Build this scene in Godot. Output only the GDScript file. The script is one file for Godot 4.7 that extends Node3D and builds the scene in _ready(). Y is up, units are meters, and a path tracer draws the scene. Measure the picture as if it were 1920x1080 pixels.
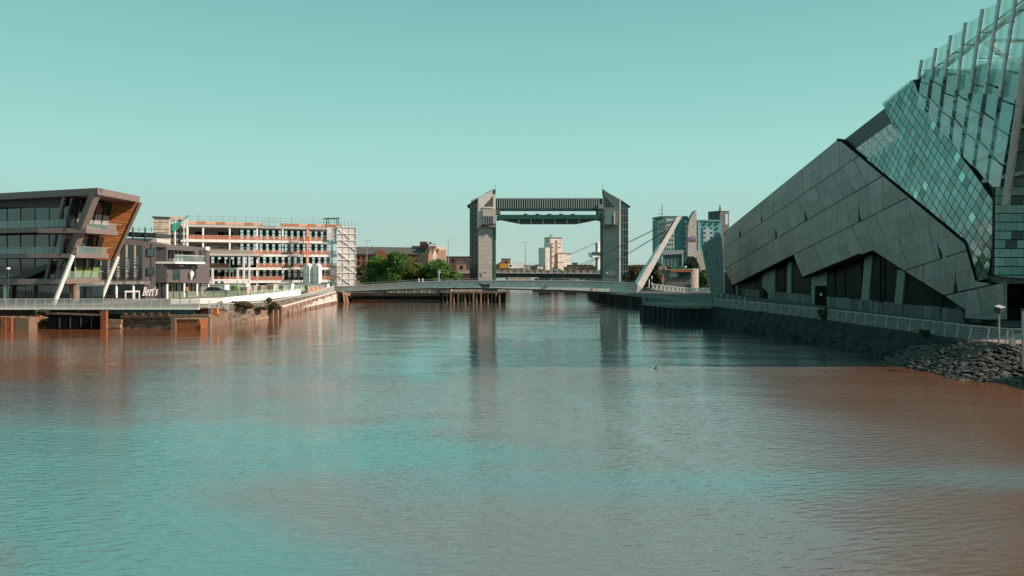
extends Node3D

# A wide muddy river mouth: a tilted aluminium and glass landmark on the right bank, a tidal surge barrier
# up river, a lifting footbridge, and offices, a restaurant and a building site on the left bank.
# Water level is y = 0, the camera hovers 8 m above it and looks along -z.

const F := 1371.0     # focal length of the photograph in its own pixels (1920 wide)
const HY := 500.0     # row of the horizon in the photograph
const EYE := 8.0

var used := {}
var rng := RandomNumberGenerator.new()
var M := {}
var T := {}

# ---------------------------------------------------------------- geometry helpers

class Face:   # a plane with its own right (u), up (v) and outward (n) axes
	var o: Vector3
	var u: Vector3
	var v: Vector3
	var n: Vector3
	func _init(o_: Vector3, u_: Vector3, v_: Vector3) -> void:
		o = o_
		u = u_.normalized()
		n = u.cross(v_).normalized()
		v = n.cross(u).normalized()
	func p(a: float, b: float, w := 0.0) -> Vector3:
		return o + u * a + v * b + n * w
	func px(x: float, y: float, w := 0.0) -> Vector2:   # the point of this plane that the photograph shows there
		var c := Vector3(0, 8.0, 0)
		var d := Vector3((x - 960.0) / 1371.0, (500.0 - y) / 1371.0, -1.0)
		var t := ((o - c).dot(n) + w) / d.dot(n)
		var q := c + d * t - o
		return Vector2(q.dot(u), q.dot(v))
	func poly(pts: Array, w := 0.0) -> PackedVector2Array:
		var r := PackedVector2Array()
		for k in range(0, pts.size(), 2):
			r.append(px(pts[k], pts[k + 1], w))
		return r
	func rect(x0: float, y0: float, x1: float, y1: float, w := 0.0) -> PackedVector2Array:
		var a := px(x0, y0, w)
		var b := px(x1, y1, w)
		return PackedVector2Array([Vector2(a.x, b.y), Vector2(b.x, b.y), Vector2(b.x, a.y), a])

class B:      # collects triangles (front faces clockwise) with their normals
	var v := PackedVector3Array()
	var n := PackedVector3Array()
	var c := PackedColorArray()
	func tri(a: Vector3, b: Vector3, d: Vector3) -> void:
		var m := (d - a).cross(b - a).normalized()
		v.append(a); v.append(b); v.append(d)
		n.append(m); n.append(m); n.append(m)
	func quad(a: Vector3, b: Vector3, d: Vector3, e: Vector3, inside: Vector3) -> void:
		var m := (d - a).cross(b - a)
		if m.dot((a + d) * 0.5 - inside) < 0.0:
			tri(a, d, b); tri(a, e, d)
		else:
			tri(a, b, d); tri(a, d, e)
	func hexa(k: PackedVector3Array) -> void:   # four corners below, four above
		var m := Vector3.ZERO
		for q in k:
			m += q / 8.0
		quad(k[0], k[1], k[2], k[3], m)
		quad(k[4], k[5], k[6], k[7], m)
		for i in 4:
			var j := (i + 1) % 4
			quad(k[i], k[j], k[j + 4], k[i + 4], m)
	func hexa1(k: Array) -> B:
		hexa(PackedVector3Array(k))
		return self
	func hexa2(a: Vector3, b: Vector3, d: Vector3, e: Vector3, th: float) -> B:   # a plate of that thickness on four points
		var m := (d - a).cross(b - a).normalized() * th
		hexa(PackedVector3Array([a, b, d, e, a + m, b + m, d + m, e + m]))
		return self
	func box(at: Vector3, s: Vector3, b := Basis()) -> B:
		var k := PackedVector3Array()
		for y in [-0.5, 0.5]:
			for q in [Vector2(-0.5, -0.5), Vector2(0.5, -0.5), Vector2(0.5, 0.5), Vector2(-0.5, 0.5)]:
				k.append(at + b * (Vector3(q.x, y, q.y) * s))
		hexa(k)
		return self
	func span(a: Vector3, b: Vector3) -> B:     # a box from corner to corner
		return box((a + b) * 0.5, (b - a).abs())
	func bar(a: Vector3, b: Vector3, w: float, h := -1.0, up := Vector3.UP) -> B:
		var d := (b - a)
		var z := d.normalized()
		if absf(z.dot(up)) > 0.99:
			up = Vector3(1, 0, 0)
		var x := up.cross(z).normalized()
		var y := z.cross(x)
		return box((a + b) * 0.5, Vector3(w, w if h < 0.0 else h, d.length()), Basis(x, y, z))
	func tube(a: Vector3, b: Vector3, r0: float, r1 := -1.0, seg := 8, caps := true) -> B:
		if r1 < 0.0:
			r1 = r0
		var z := (b - a).normalized()
		var x := (Vector3.UP if absf(z.y) < 0.95 else Vector3.RIGHT).cross(z).normalized()
		var y := z.cross(x)
		for k in seg:
			var d0 := x * cos(TAU * k / seg) + y * sin(TAU * k / seg)
			var d1 := x * cos(TAU * (k + 1) / seg) + y * sin(TAU * (k + 1) / seg)
			var q := [a + d0 * r0, a + d1 * r0, b + d1 * r1, b + d0 * r1]
			var m := [d0, d1, d1, d0]
			for i in [0, 2, 1, 0, 3, 2]:
				v.append(q[i]); n.append(m[i])
			if caps:
				if r0 > 0.001:
					tri(a, a + d0 * r0, a + d1 * r0)
				if r1 > 0.001:
					tri(b, b + d1 * r1, b + d0 * r1)
		return self
	func lathe(at: Vector3, prof: Array, seg := 16) -> B:   # prof: [radius, height] pairs from below upwards
		for i in prof.size() - 1:
			tube(at + Vector3(0, prof[i][1], 0), at + Vector3(0, prof[i + 1][1] + 0.0001, 0), maxf(prof[i][0], 0.0), maxf(prof[i + 1][0], 0.0), seg, i == 0 or i == prof.size() - 2)
		return self
	func prism(f: Face, poly_: PackedVector2Array, w0: float, w1: float, back := true) -> B:
		var poly := poly_
		if Geometry2D.is_polygon_clockwise(poly):
			poly = poly_.duplicate(); poly.reverse()
		# Geometry2D counts with y down: make the order counter-clockwise for u right, v up
		var area := 0.0
		for i in poly.size():
			var j := (i + 1) % poly.size()
			area += poly[i].x * poly[j].y - poly[j].x * poly[i].y
		if area < 0.0:
			poly.reverse()
		var t := Geometry2D.triangulate_polygon(poly)
		for k in range(0, t.size(), 3):
			var a := poly[t[k]]
			var b := poly[t[k + 1]]
			var d := poly[t[k + 2]]
			if (b - a).cross(d - a) > 0.0:
				var s := b; b = d; d = s
			tri(f.p(a.x, a.y, w1), f.p(b.x, b.y, w1), f.p(d.x, d.y, w1))
			if back:
				tri(f.p(a.x, a.y, w0), f.p(d.x, d.y, w0), f.p(b.x, b.y, w0))
		for i in poly.size():
			var j := (i + 1) % poly.size()
			var a := poly[i]
			var b := poly[j]
			# counter-clockwise outline: outward is to the right of a -> b
			tri(f.p(a.x, a.y, w0), f.p(a.x, a.y, w1), f.p(b.x, b.y, w1))
			tri(f.p(a.x, a.y, w0), f.p(b.x, b.y, w1), f.p(b.x, b.y, w0))
		return self
	func rock(at: Vector3, s: Vector3, bs: Basis, r: RandomNumberGenerator) -> B:   # a rough stone of 36 faces
		var rows := [[0.0, -1.0], [0.82, -0.55], [1.0, 0.1], [0.68, 0.72], [0.0, 0.95]]
		var seg := 6
		var pts := []
		for i in rows.size():
			var line := []
			for k in seg:
				var a: float = TAU * (k + 0.5 * (i % 2)) / seg
				var q := Vector3(cos(a) * rows[i][0], rows[i][1], sin(a) * rows[i][0]) * r.randf_range(0.78, 1.12)
				line.append(at + bs * (q * s))
			if i == 0 or i == rows.size() - 1:
				for k in seg:
					line[k] = line[0]
			pts.append(line)
		for i in rows.size() - 1:
			for k in seg:
				var j := (k + 1) % seg
				if i > 0:
					_out(pts[i][k], pts[i][j], pts[i + 1][k], at)
				if i < rows.size() - 2:
					_out(pts[i][j], pts[i + 1][j], pts[i + 1][k], at)
				elif i == rows.size() - 2:
					pass
		for k in seg:
			_out(pts[0][0], pts[1][k], pts[1][(k + 1) % seg], at)
		return self
	func _out(a: Vector3, b: Vector3, d: Vector3, inside: Vector3) -> void:
		if (d - a).cross(b - a).dot((a + b + d) / 3.0 - inside) < 0.0:
			tri(a, d, b)
		else:
			tri(a, b, d)

func V(x: float, y: float, d: float) -> Vector3:   # the point that far away which the photograph shows there
	return Vector3((x - 960.0) / F * d, EYE - (y - HY) / F * d, -d)

func P2(a: Array) -> PackedVector2Array:
	var r := PackedVector2Array()
	for k in range(0, a.size(), 2):
		r.append(Vector2(a[k], a[k + 1]))
	return r

func where(o: Node) -> Vector3:
	var r := Vector3.ZERO
	while o and o != self:
		r += o.position
		o = o.get_parent()
	return r

func numbered(called: String) -> String:
	used[called] = used.get(called, 0) + 1
	return called if used[called] == 1 else "%s_%03d" % [called, used[called] - 1]

func obj(called: String, b: B, m: Material, parent: Node = null) -> MeshInstance3D:
	var o := MeshInstance3D.new()
	var lo := b.v[0]
	var hi := b.v[0]
	for q in b.v:
		lo = lo.min(q)
		hi = hi.max(q)
	var c := (lo + hi) * 0.5
	var arr := []
	arr.resize(Mesh.ARRAY_MAX)
	arr[Mesh.ARRAY_VERTEX] = Transform3D(Basis(), -c) * b.v
	arr[Mesh.ARRAY_NORMAL] = b.n
	if b.c.size() == b.v.size():
		arr[Mesh.ARRAY_COLOR] = b.c
	var mesh := ArrayMesh.new()
	mesh.add_surface_from_arrays(Mesh.PRIMITIVE_TRIANGLES, arr)
	mesh.surface_set_material(0, m)
	o.mesh = mesh
	if parent == null:
		o.name = numbered(called)
		add_child(o, true)
		o.position = c
	else:
		o.name = called
		parent.add_child(o, true)
		o.position = c - where(parent)
	return o

func tag(o: Node, label: String, category: String, group := "") -> Node:
	o.set_meta("label", label)
	o.set_meta("category", category)
	if group:
		o.set_meta("group", group)
	return o

func thing(called: String, label: String, category: String, at: Vector3, group := "") -> Node3D:
	var o := Node3D.new()
	o.name = numbered(called)
	add_child(o, true)
	o.position = at
	tag(o, label, category, group)
	return o

func struct(called: String, b: B, m: Material) -> MeshInstance3D:
	var o := obj(called, b, m)
	o.set_meta("kind", "structure")
	return o

func dup(o: Node3D, at: Vector3, turn: float, label: String) -> Node3D:
	var c: Node3D = o.duplicate()
	c.name = numbered(String(o.name).rstrip("0123456789_"))
	add_child(c, true)
	c.position = at
	c.rotation.y = turn
	c.set_meta("label", label)
	return c

func text(called: String, words: String, size: float, at: Vector3, bs: Basis, m: Material, parent: Node, font := "Droid Sans", thick := 0.03) -> MeshInstance3D:
	var t := TextMesh.new()
	var f := SystemFont.new()
	f.font_names = PackedStringArray([font])
	f.font_weight = 700
	t.font = f
	t.text = words
	t.font_size = 32
	t.pixel_size = size / 23.0
	t.depth = thick
	t.curve_step = 1.0
	t.material = m
	var o := MeshInstance3D.new()
	o.mesh = t
	o.name = called
	parent.add_child(o, true)
	o.transform = Transform3D(bs, at - where(parent))
	return o

# ---------------------------------------------------------------- materials

func noise_tex(s: int, freq: float, oct: int, lo: float, hi: float, sx := 1, sy := 1, kind := FastNoiseLite.TYPE_SIMPLEX_SMOOTH) -> Image:
	var f := FastNoiseLite.new()
	f.seed = s
	f.noise_type = kind
	f.frequency = freq
	f.fractal_octaves = oct
	f.fractal_gain = 0.55
	var im := f.get_seamless_image(512 / sx, 512 / sy)
	im.convert(Image.FORMAT_RGB8)
	if sx > 1 or sy > 1:
		im.resize(512, 512, Image.INTERPOLATE_CUBIC)
	var data := im.get_data()
	for k in data.size():
		data[k] = int(clampf(lerpf(lo, hi, data[k] / 255.0), 0.0, 1.0) * 255.0)
	return Image.create_from_data(512, 512, false, Image.FORMAT_RGB8, data)

func make_textures() -> void:
	T.grain = ImageTexture.create_from_image(noise_tex(3, 0.02, 5, 0.62, 1.14))
	T.soft = ImageTexture.create_from_image(noise_tex(5, 0.008, 4, 0.76, 1.08))
	T.fine = ImageTexture.create_from_image(noise_tex(23, 0.012, 5, 0.86, 1.03))
	T.wash = ImageTexture.create_from_image(noise_tex(29, 0.016, 5, 0.86, 1.04, 1, 6))
	T.rough = ImageTexture.create_from_image(noise_tex(9, 0.03, 5, 0.35, 1.3))
	T.streak = ImageTexture.create_from_image(noise_tex(11, 0.02, 4, 0.6, 1.12, 1, 8))
	T.rust = ImageTexture.create_from_image(noise_tex(13, 0.025, 5, 0.5, 1.2, 1, 2))
	T.wood = ImageTexture.create_from_image(noise_tex(17, 0.02, 5, 0.6, 1.15, 8, 1))
	var n := noise_tex(19, 0.03, 5, 0.0, 1.0)
	n.bump_map_to_normal_map(6.0)
	T.bump = ImageTexture.create_from_image(n)

func mat(called: String, r: float, g: float, b: float, rough := 0.8, tex := "", tile := 4.0, metal := 0.0, bump := 0.0) -> StandardMaterial3D:
	var m := StandardMaterial3D.new()
	m.resource_name = called
	m.albedo_color = Color(r, g, b).linear_to_srgb()
	m.roughness = rough
	m.metallic = metal
	if tex:
		m.albedo_texture = T[tex]
		m.uv1_triplanar = true
		m.uv1_world_triplanar = true
		m.uv1_scale = Vector3.ONE / tile
		if bump > 0.0:
			m.normal_enabled = true
			m.normal_texture = T.bump
			m.normal_scale = bump
	M[called] = m
	return m

func glass(called: String, r: float, g: float, b: float, alpha: float, rough := 0.03) -> StandardMaterial3D:
	var m := mat(called, r, g, b, rough)
	m.transparency = BaseMaterial3D.TRANSPARENCY_ALPHA
	m.albedo_color.a = alpha
	return m

func make_materials() -> void:
	mat("concrete", 0.42, 0.385, 0.35, 0.85, "fine", 6.0, 0.0, 0.3)
	mat("concrete_dark", 0.2, 0.19, 0.175, 0.88, "soft", 5.0, 0.0, 0.3)
	mat("concrete_pale", 0.6, 0.56, 0.52, 0.85, "fine", 6.0)
	mat("white", 0.85, 0.83, 0.8, 0.55)
	mat("white_steel", 0.7, 0.7, 0.68, 0.4)
	mat("rail_grey", 0.36, 0.37, 0.37, 0.45, "soft", 3.0, 0.2)
	mat("bridge_grey", 0.76, 0.75, 0.72, 0.5, "fine", 8.0)
	mat("steel_dark", 0.05, 0.055, 0.055, 0.5, "soft", 3.0)
	mat("black", 0.008, 0.008, 0.009, 0.9, "rough", 3.0)
	M.black.metallic_specular = 0.2
	mat("dark_clad", 0.055, 0.048, 0.046, 0.55, "streak", 3.0)
	mat("brown_clad", 0.23, 0.17, 0.155, 0.5, "fine", 4.0)
	mat("dark_glass", 0.012, 0.018, 0.018, 0.04)
	M.dark_glass.metallic_specular = 0.75
	mat("blue_glass", 0.03, 0.07, 0.075, 0.05)
	M.blue_glass.metallic_specular = 0.9
	mat("timber", 0.46, 0.17, 0.045, 0.6, "wood", 3.0)
	mat("timber_b", 0.4, 0.14, 0.036, 0.6, "wood", 2.2)
	mat("old_timber", 0.3, 0.2, 0.13, 0.85, "streak", 2.0, 0.0, 0.4)
	mat("grey_brick", 0.15, 0.128, 0.13, 0.85, "grain", 1.6, 0.0, 0.3)
	mat("red_brick", 0.34, 0.13, 0.065, 0.85, "grain", 2.0)
	mat("pink_brick", 0.42, 0.25, 0.17, 0.85, "grain", 3.0)
	mat("brown_brick", 0.17, 0.095, 0.07, 0.88, "rough", 2.5)
	mat("slate", 0.12, 0.115, 0.11, 0.7, "grain", 2.0)
	mat("cream", 0.62, 0.5, 0.4, 0.8, "soft", 6.0)
	mat("green_steel", 0.03, 0.12, 0.09, 0.5, "soft", 4.0)
	mat("green_dark", 0.025, 0.055, 0.045, 0.6, "soft", 4.0)
	mat("fin_pale", 0.42, 0.44, 0.4, 0.5)
	mat("orange", 0.75, 0.17, 0.04, 0.6, "soft", 2.0)
	glass("orange_net", 0.85, 0.36, 0.23, 0.3, 0.9)
	mat("board_pink", 0.66, 0.38, 0.29, 0.7)
	mat("orange_board", 0.62, 0.25, 0.12, 0.7, "grain", 3.0)
	mat("rust", 0.36, 0.115, 0.045, 0.85, "rust", 3.0, 0.0, 0.5)
	mat("rust_dark", 0.12, 0.055, 0.035, 0.9, "rust", 2.0, 0.0, 0.6)
	mat("quay_stone", 0.36, 0.24, 0.17, 0.9, "rough", 2.5, 0.0, 0.6)
	mat("quay_stone_b", 0.29, 0.19, 0.13, 0.9, "rough", 2.0, 0.0, 0.6)
	mat("quay_stone_c", 0.42, 0.3, 0.22, 0.9, "rough", 3.0, 0.0, 0.6)
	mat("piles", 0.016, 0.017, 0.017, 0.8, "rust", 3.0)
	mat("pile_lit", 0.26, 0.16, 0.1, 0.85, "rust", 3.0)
	mat("paving", 0.36, 0.3, 0.26, 0.9, "grain", 4.0)
	mat("tarmac", 0.11, 0.11, 0.105, 0.9, "grain", 5.0)
	mat("ground", 0.2, 0.17, 0.13, 0.95, "rough", 14.0)
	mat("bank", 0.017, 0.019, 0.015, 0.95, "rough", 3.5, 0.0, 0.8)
	mat("prom", 0.1, 0.092, 0.085, 0.9, "grain", 3.0)  # paving darkened so the promenade carries its shade in the colour
	for k in 5:
		mat("stone_%d" % k, 0.05 + 0.028 * k, 0.046 + 0.025 * k, 0.04 + 0.021 * k, 0.92, "rough", 1.3 + 0.2 * k, 0.0, 0.7)
	for k in 6:
		mat("panel_%d" % k, 0.235 + 0.012 * k, 0.232 + 0.0117 * k, 0.223 + 0.0113 * k, 0.45, "wash" if k % 2 else "fine", 6.0 + k, 0.3)
	mat("joint", 0.012, 0.013, 0.013, 0.8)
	for k in 6:
		var q: float = [1.0, 1.15, 0.85, 1.3, 0.6, 2.2][k]
		var m := mat("diamond_%d" % k, minf(0.17 * q, 0.5), minf(0.29 * q, 0.7), minf(0.275 * q, 0.7), 0.04 + 0.015 * (k % 3))
		m.metallic_specular = 0.6
		m.metallic = 0.72
	glass("clear", 0.6, 0.85, 0.8, 0.2)
	glass("fin_glass", 0.35, 0.75, 0.68, 0.34)
	glass("balustrade", 0.4, 0.6, 0.58, 0.14)
	M.balustrade.metallic_specular = 0.35
	mat("slate_blue", 0.24, 0.29, 0.28, 0.6, "fine", 3.0)
	mat("teal_clad", 0.08, 0.24, 0.24, 0.55, "soft", 5.0)
	mat("teal_dark", 0.04, 0.13, 0.135, 0.55, "soft", 5.0)
	mat("pale_blue", 0.42, 0.5, 0.51, 0.6, "soft", 5.0)
	mat("mauve", 0.2, 0.1, 0.19, 0.5)
	mat("lime", 0.17, 0.25, 0.05, 0.7)
	mat("sheeting", 0.72, 0.66, 0.65, 0.6, "grain", 2.5)
	mat("sheeting_b", 0.8, 0.75, 0.74, 0.6, "grain", 2.1)
	mat("bark", 0.07, 0.05, 0.035, 0.95, "streak", 1.0)
	mat("yellow", 0.75, 0.36, 0.03, 0.5)
	mat("tyre", 0.02, 0.02, 0.02, 0.9)
	mat("green_net", 0.05, 0.3, 0.22, 0.9)
	for a in [["leaf", 0.1, 0.2, 0.035], ["leaf_warm", 0.16, 0.17, 0.03], ["leaf_dark", 0.02, 0.045, 0.025], ["leaf_dry", 0.12, 0.095, 0.045]]:
		var m := mat(a[0], a[1], a[2], a[3], 0.75)
		m.vertex_color_use_as_albedo = true
		m.backlight_enabled = true
		m.backlight = Color(a[1] * 2.5, a[2] * 2.5, a[3] * 2.0).linear_to_srgb()
		m.cull_mode = BaseMaterial3D.CULL_DISABLED

# ---------------------------------------------------------------- camera, sky, sun

func sky_color(up: float) -> Color:   # linear colour of the clear sky at that height in degrees
	var keys := [[0.0, 0.47, 0.62, 0.565], [3.0, 0.43, 0.66, 0.58], [7.5, 0.375, 0.70, 0.645], [13.0, 0.29, 0.61, 0.575], [20.0, 0.205, 0.50, 0.485],
		[35.0, 0.145, 0.40, 0.40], [60.0, 0.10, 0.32, 0.335], [90.0, 0.085, 0.29, 0.31]]
	for i in keys.size() - 1:
		var a: Array = keys[i]
		var b: Array = keys[i + 1]
		if up <= b[0]:
			var t: float = clampf((up - a[0]) / (b[0] - a[0]), 0.0, 1.0)
			return Color(lerpf(a[1], b[1], t), lerpf(a[2], b[2], t), lerpf(a[3], b[3], t))
	return Color(0.085, 0.29, 0.31)

func set_the_light() -> void:
	var cam := Camera3D.new()
	cam.name = "camera"
	cam.projection = Camera3D.PROJECTION_FRUSTUM
	cam.near = 0.1
	cam.far = 6000.0
	cam.size = 1080.0 / F * 0.1
	cam.frustum_offset = Vector2(0, -(540.0 - HY) / F * 0.1)
	cam.position = Vector3(0, EYE, 0)
	add_child(cam)
	cam.current = true
	var im := Image.create(512, 512, false, Image.FORMAT_RGBF)
	for y in 512:
		var c := sky_color(90.0 - (y + 0.5) / 512.0 * 180.0) if y < 256 else Color(0.2, 0.17, 0.13)
		for x in 512:
			im.set_pixel(x, y, c / 1.27)
	var pano := PanoramaSkyMaterial.new()
	pano.panorama = ImageTexture.create_from_image(im)
	var e := Environment.new()
	e.background_mode = Environment.BG_SKY
	e.sky = Sky.new()
	e.sky.sky_material = pano
	e.background_energy_multiplier = 1.0
	e.tonemap_mode = Environment.TONE_MAPPER_LINEAR
	e.tonemap_exposure = 1.27
	e.sdfgi_enabled = true
	e.ssao_enabled = true
	e.ssil_enabled = true
	var w := WorldEnvironment.new()
	w.name = "environment"
	w.environment = e
	add_child(w)
	var sun := DirectionalLight3D.new()
	sun.name = "sun"
	sun.light_energy = 1.6
	sun.light_color = Color(1.0, 0.80, 0.68).linear_to_srgb()
	sun.light_angular_distance = 0.5
	sun.shadow_enabled = true
	sun.directional_shadow_max_distance = 400.0
	add_child(sun)
	sun.look_at_from_position(Vector3.ZERO, -Vector3(0.826, 0.545, 0.146))

# ---------------------------------------------------------------- water and land

func smooth(a: float, b: float, x: float) -> float:
	return smoothstep(a, b, x)

func wave(f: FastNoiseLite, q: Vector2) -> float:   # low swell with long crests across the view, uneven from place to place
	var gust := 0.55 + 0.75 * smooth(-0.25, 0.35, f.get_noise_2d(q.x * 0.10 + 70.0, q.y * 0.16))
	return gust * 0.024 * f.get_noise_2d(q.x * 0.45 + q.y * 0.22, q.y * 1.25)

func make_water() -> void:
	# long crests from one side, finer ones across: a height field turned into slopes
	var f := FastNoiseLite.new()
	f.seed = 4
	f.noise_type = FastNoiseLite.TYPE_SIMPLEX_SMOOTH
	f.frequency = 0.035
	f.fractal_octaves = 4
	f.fractal_gain = 0.5
	var im := f.get_seamless_image(700, 2048)
	im.resize(2048, 2048, Image.INTERPOLATE_CUBIC)
	im.convert(Image.FORMAT_RGBA8)
	var swell := im.duplicate()
	im.bump_map_to_normal_map(2.2)
	var m := mat("water", 1, 1, 1, 0.07)
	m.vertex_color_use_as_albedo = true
	m.metallic_specular = 1.0
	m.normal_enabled = true
	m.normal_texture = ImageTexture.create_from_image(im)
	m.normal_scale = 1.0
	m.uv1_scale = Vector3.ONE
	# the sheet: silt browns the water along the banks; reflections and shade are painted in too
	var nz := FastNoiseLite.new()
	nz.seed = 8
	nz.frequency = 0.035
	nz.fractal_octaves = 3
	var wv := FastNoiseLite.new()
	wv.seed = 15
	wv.noise_type = FastNoiseLite.TYPE_SIMPLEX_SMOOTH
	wv.frequency = 0.16
	wv.fractal_octaves = 2
	var xs: Array[float] = []
	var ds: Array[float] = []
	var x := -900.0
	while x <= 900.0:
		xs.append(x)
		x += 0.8 if absf(x + 0.01) < 48.0 else 2.0 if absf(x + 0.01) < 90.0 else 30.0
	var d := -60.0
	while d <= 1600.0:
		ds.append(d)
		d += 10.0 if d < 10.0 else 0.6 if d < 80.0 else 1.0 if d < 200.0 else 4.0 if d < 300.0 else 100.0
	var verts := PackedVector3Array()
	var norms := PackedVector3Array()
	var uvs := PackedVector2Array()
	var cols := PackedColorArray()
	var idx: Array[PackedInt32Array] = [PackedInt32Array(), PackedInt32Array(), PackedInt32Array(), PackedInt32Array(), PackedInt32Array()]
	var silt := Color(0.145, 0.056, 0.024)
	var grey := Color(0.165, 0.168, 0.172)  # paler grey stands in for sky reflected in mid river
	var clear := Color(0.1, 0.24, 0.245)  # teal of the reflected sky, put into the water colour
	var shade_teal := Color(0.03, 0.042, 0.04)  # puts the tall building's shade and dark reflection into the water colour
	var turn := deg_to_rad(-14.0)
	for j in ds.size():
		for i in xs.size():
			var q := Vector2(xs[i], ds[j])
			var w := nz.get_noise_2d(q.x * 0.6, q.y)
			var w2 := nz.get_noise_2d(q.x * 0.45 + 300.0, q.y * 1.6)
			# reflected sky painted teal and grey on the left and in the middle, browner towards the right bank
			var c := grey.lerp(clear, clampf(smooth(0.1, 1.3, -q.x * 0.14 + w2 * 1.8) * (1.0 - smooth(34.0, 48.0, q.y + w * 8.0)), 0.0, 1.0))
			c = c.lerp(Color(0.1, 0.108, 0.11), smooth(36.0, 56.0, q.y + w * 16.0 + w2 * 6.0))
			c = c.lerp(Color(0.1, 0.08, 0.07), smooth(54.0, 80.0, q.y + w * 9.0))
			c = c.lerp(shade_teal, smooth(12.0, 22.0, q.x + w * 5.0) * smooth(57.0, 62.0, q.y))
			# a band of sky teal painted along the current, another by the left bank
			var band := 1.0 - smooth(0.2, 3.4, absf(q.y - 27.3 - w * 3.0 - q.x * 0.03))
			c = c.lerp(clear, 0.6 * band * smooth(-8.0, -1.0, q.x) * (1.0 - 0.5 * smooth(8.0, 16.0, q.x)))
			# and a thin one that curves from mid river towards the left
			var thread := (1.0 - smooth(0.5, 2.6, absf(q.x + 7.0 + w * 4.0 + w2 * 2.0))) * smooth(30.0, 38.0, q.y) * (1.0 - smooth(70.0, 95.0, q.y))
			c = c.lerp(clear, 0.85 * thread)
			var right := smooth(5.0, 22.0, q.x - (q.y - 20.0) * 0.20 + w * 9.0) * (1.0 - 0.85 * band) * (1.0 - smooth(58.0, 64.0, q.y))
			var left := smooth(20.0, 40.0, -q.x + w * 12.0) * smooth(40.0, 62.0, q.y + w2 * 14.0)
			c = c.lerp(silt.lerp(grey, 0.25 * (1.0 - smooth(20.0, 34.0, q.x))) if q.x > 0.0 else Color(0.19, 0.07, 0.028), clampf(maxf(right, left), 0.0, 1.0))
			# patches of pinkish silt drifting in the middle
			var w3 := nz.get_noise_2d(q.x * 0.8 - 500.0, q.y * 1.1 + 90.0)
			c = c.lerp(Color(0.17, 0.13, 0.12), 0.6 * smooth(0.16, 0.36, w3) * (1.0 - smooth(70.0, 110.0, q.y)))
			var calm := smooth(12.0, 20.0, q.y) * (1.0 - smooth(230.0, 290.0, q.y)) * (1.0 - smooth(75.0, 88.0, absf(q.x)))
			var h0 := wave(wv, q) * calm
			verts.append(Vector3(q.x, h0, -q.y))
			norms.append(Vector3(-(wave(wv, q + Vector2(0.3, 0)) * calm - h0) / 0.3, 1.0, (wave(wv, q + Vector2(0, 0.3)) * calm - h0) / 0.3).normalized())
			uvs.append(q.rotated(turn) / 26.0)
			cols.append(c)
	var nx := xs.size()
	for j in ds.size() - 1:
		for i in nx - 1:
			var a := j * nx + i
			# ripples die down step by step towards the sheltered reach up river
			var e := ds[j] + nz.get_noise_2d(xs[i] * 1.5, ds[j] * 1.5) * 14.0
			var lvl := 0 if e < 34.0 else 1 if e < 45.0 else 2 if e < 56.0 else 3 if e < 80.0 else 4
			idx[lvl].append_array([a, a + nx, a + 1, a + 1, a + nx, a + nx + 1])
	var arr := []
	arr.resize(Mesh.ARRAY_MAX)
	arr[Mesh.ARRAY_VERTEX] = verts
	arr[Mesh.ARRAY_NORMAL] = norms
	arr[Mesh.ARRAY_TEX_UV] = uvs
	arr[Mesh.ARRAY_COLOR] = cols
	var tan := PackedFloat32Array()
	for k in verts.size():
		tan.append_array([cos(turn), 0.0, sin(turn), 1.0])
	arr[Mesh.ARRAY_TANGENT] = tan
	var mesh := ArrayMesh.new()
	for k in 5:
		arr[Mesh.ARRAY_INDEX] = idx[k]
		mesh.add_surface_from_arrays(Mesh.PRIMITIVE_TRIANGLES, arr)
		var mk: StandardMaterial3D = m.duplicate()
		mk.resource_name = "water_%d" % k
		mk.normal_scale = [1.15, 0.9, 0.7, 0.45, 0.3][k]
		mesh.surface_set_material(k, mk)
	var o := MeshInstance3D.new()
	o.name = numbered("water")
	o.mesh = mesh
	o.set_meta("kind", "structure")
	add_child(o)

var G := Face.new(Vector3.ZERO, Vector3(1, 0, 0), Vector3(0, 0, -1))   # plan: (x, distance), outward is up

func slab(pts: Array, y0: float, y1: float) -> B:
	return B.new().prism(G, P2(pts), y0, y1)

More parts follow.
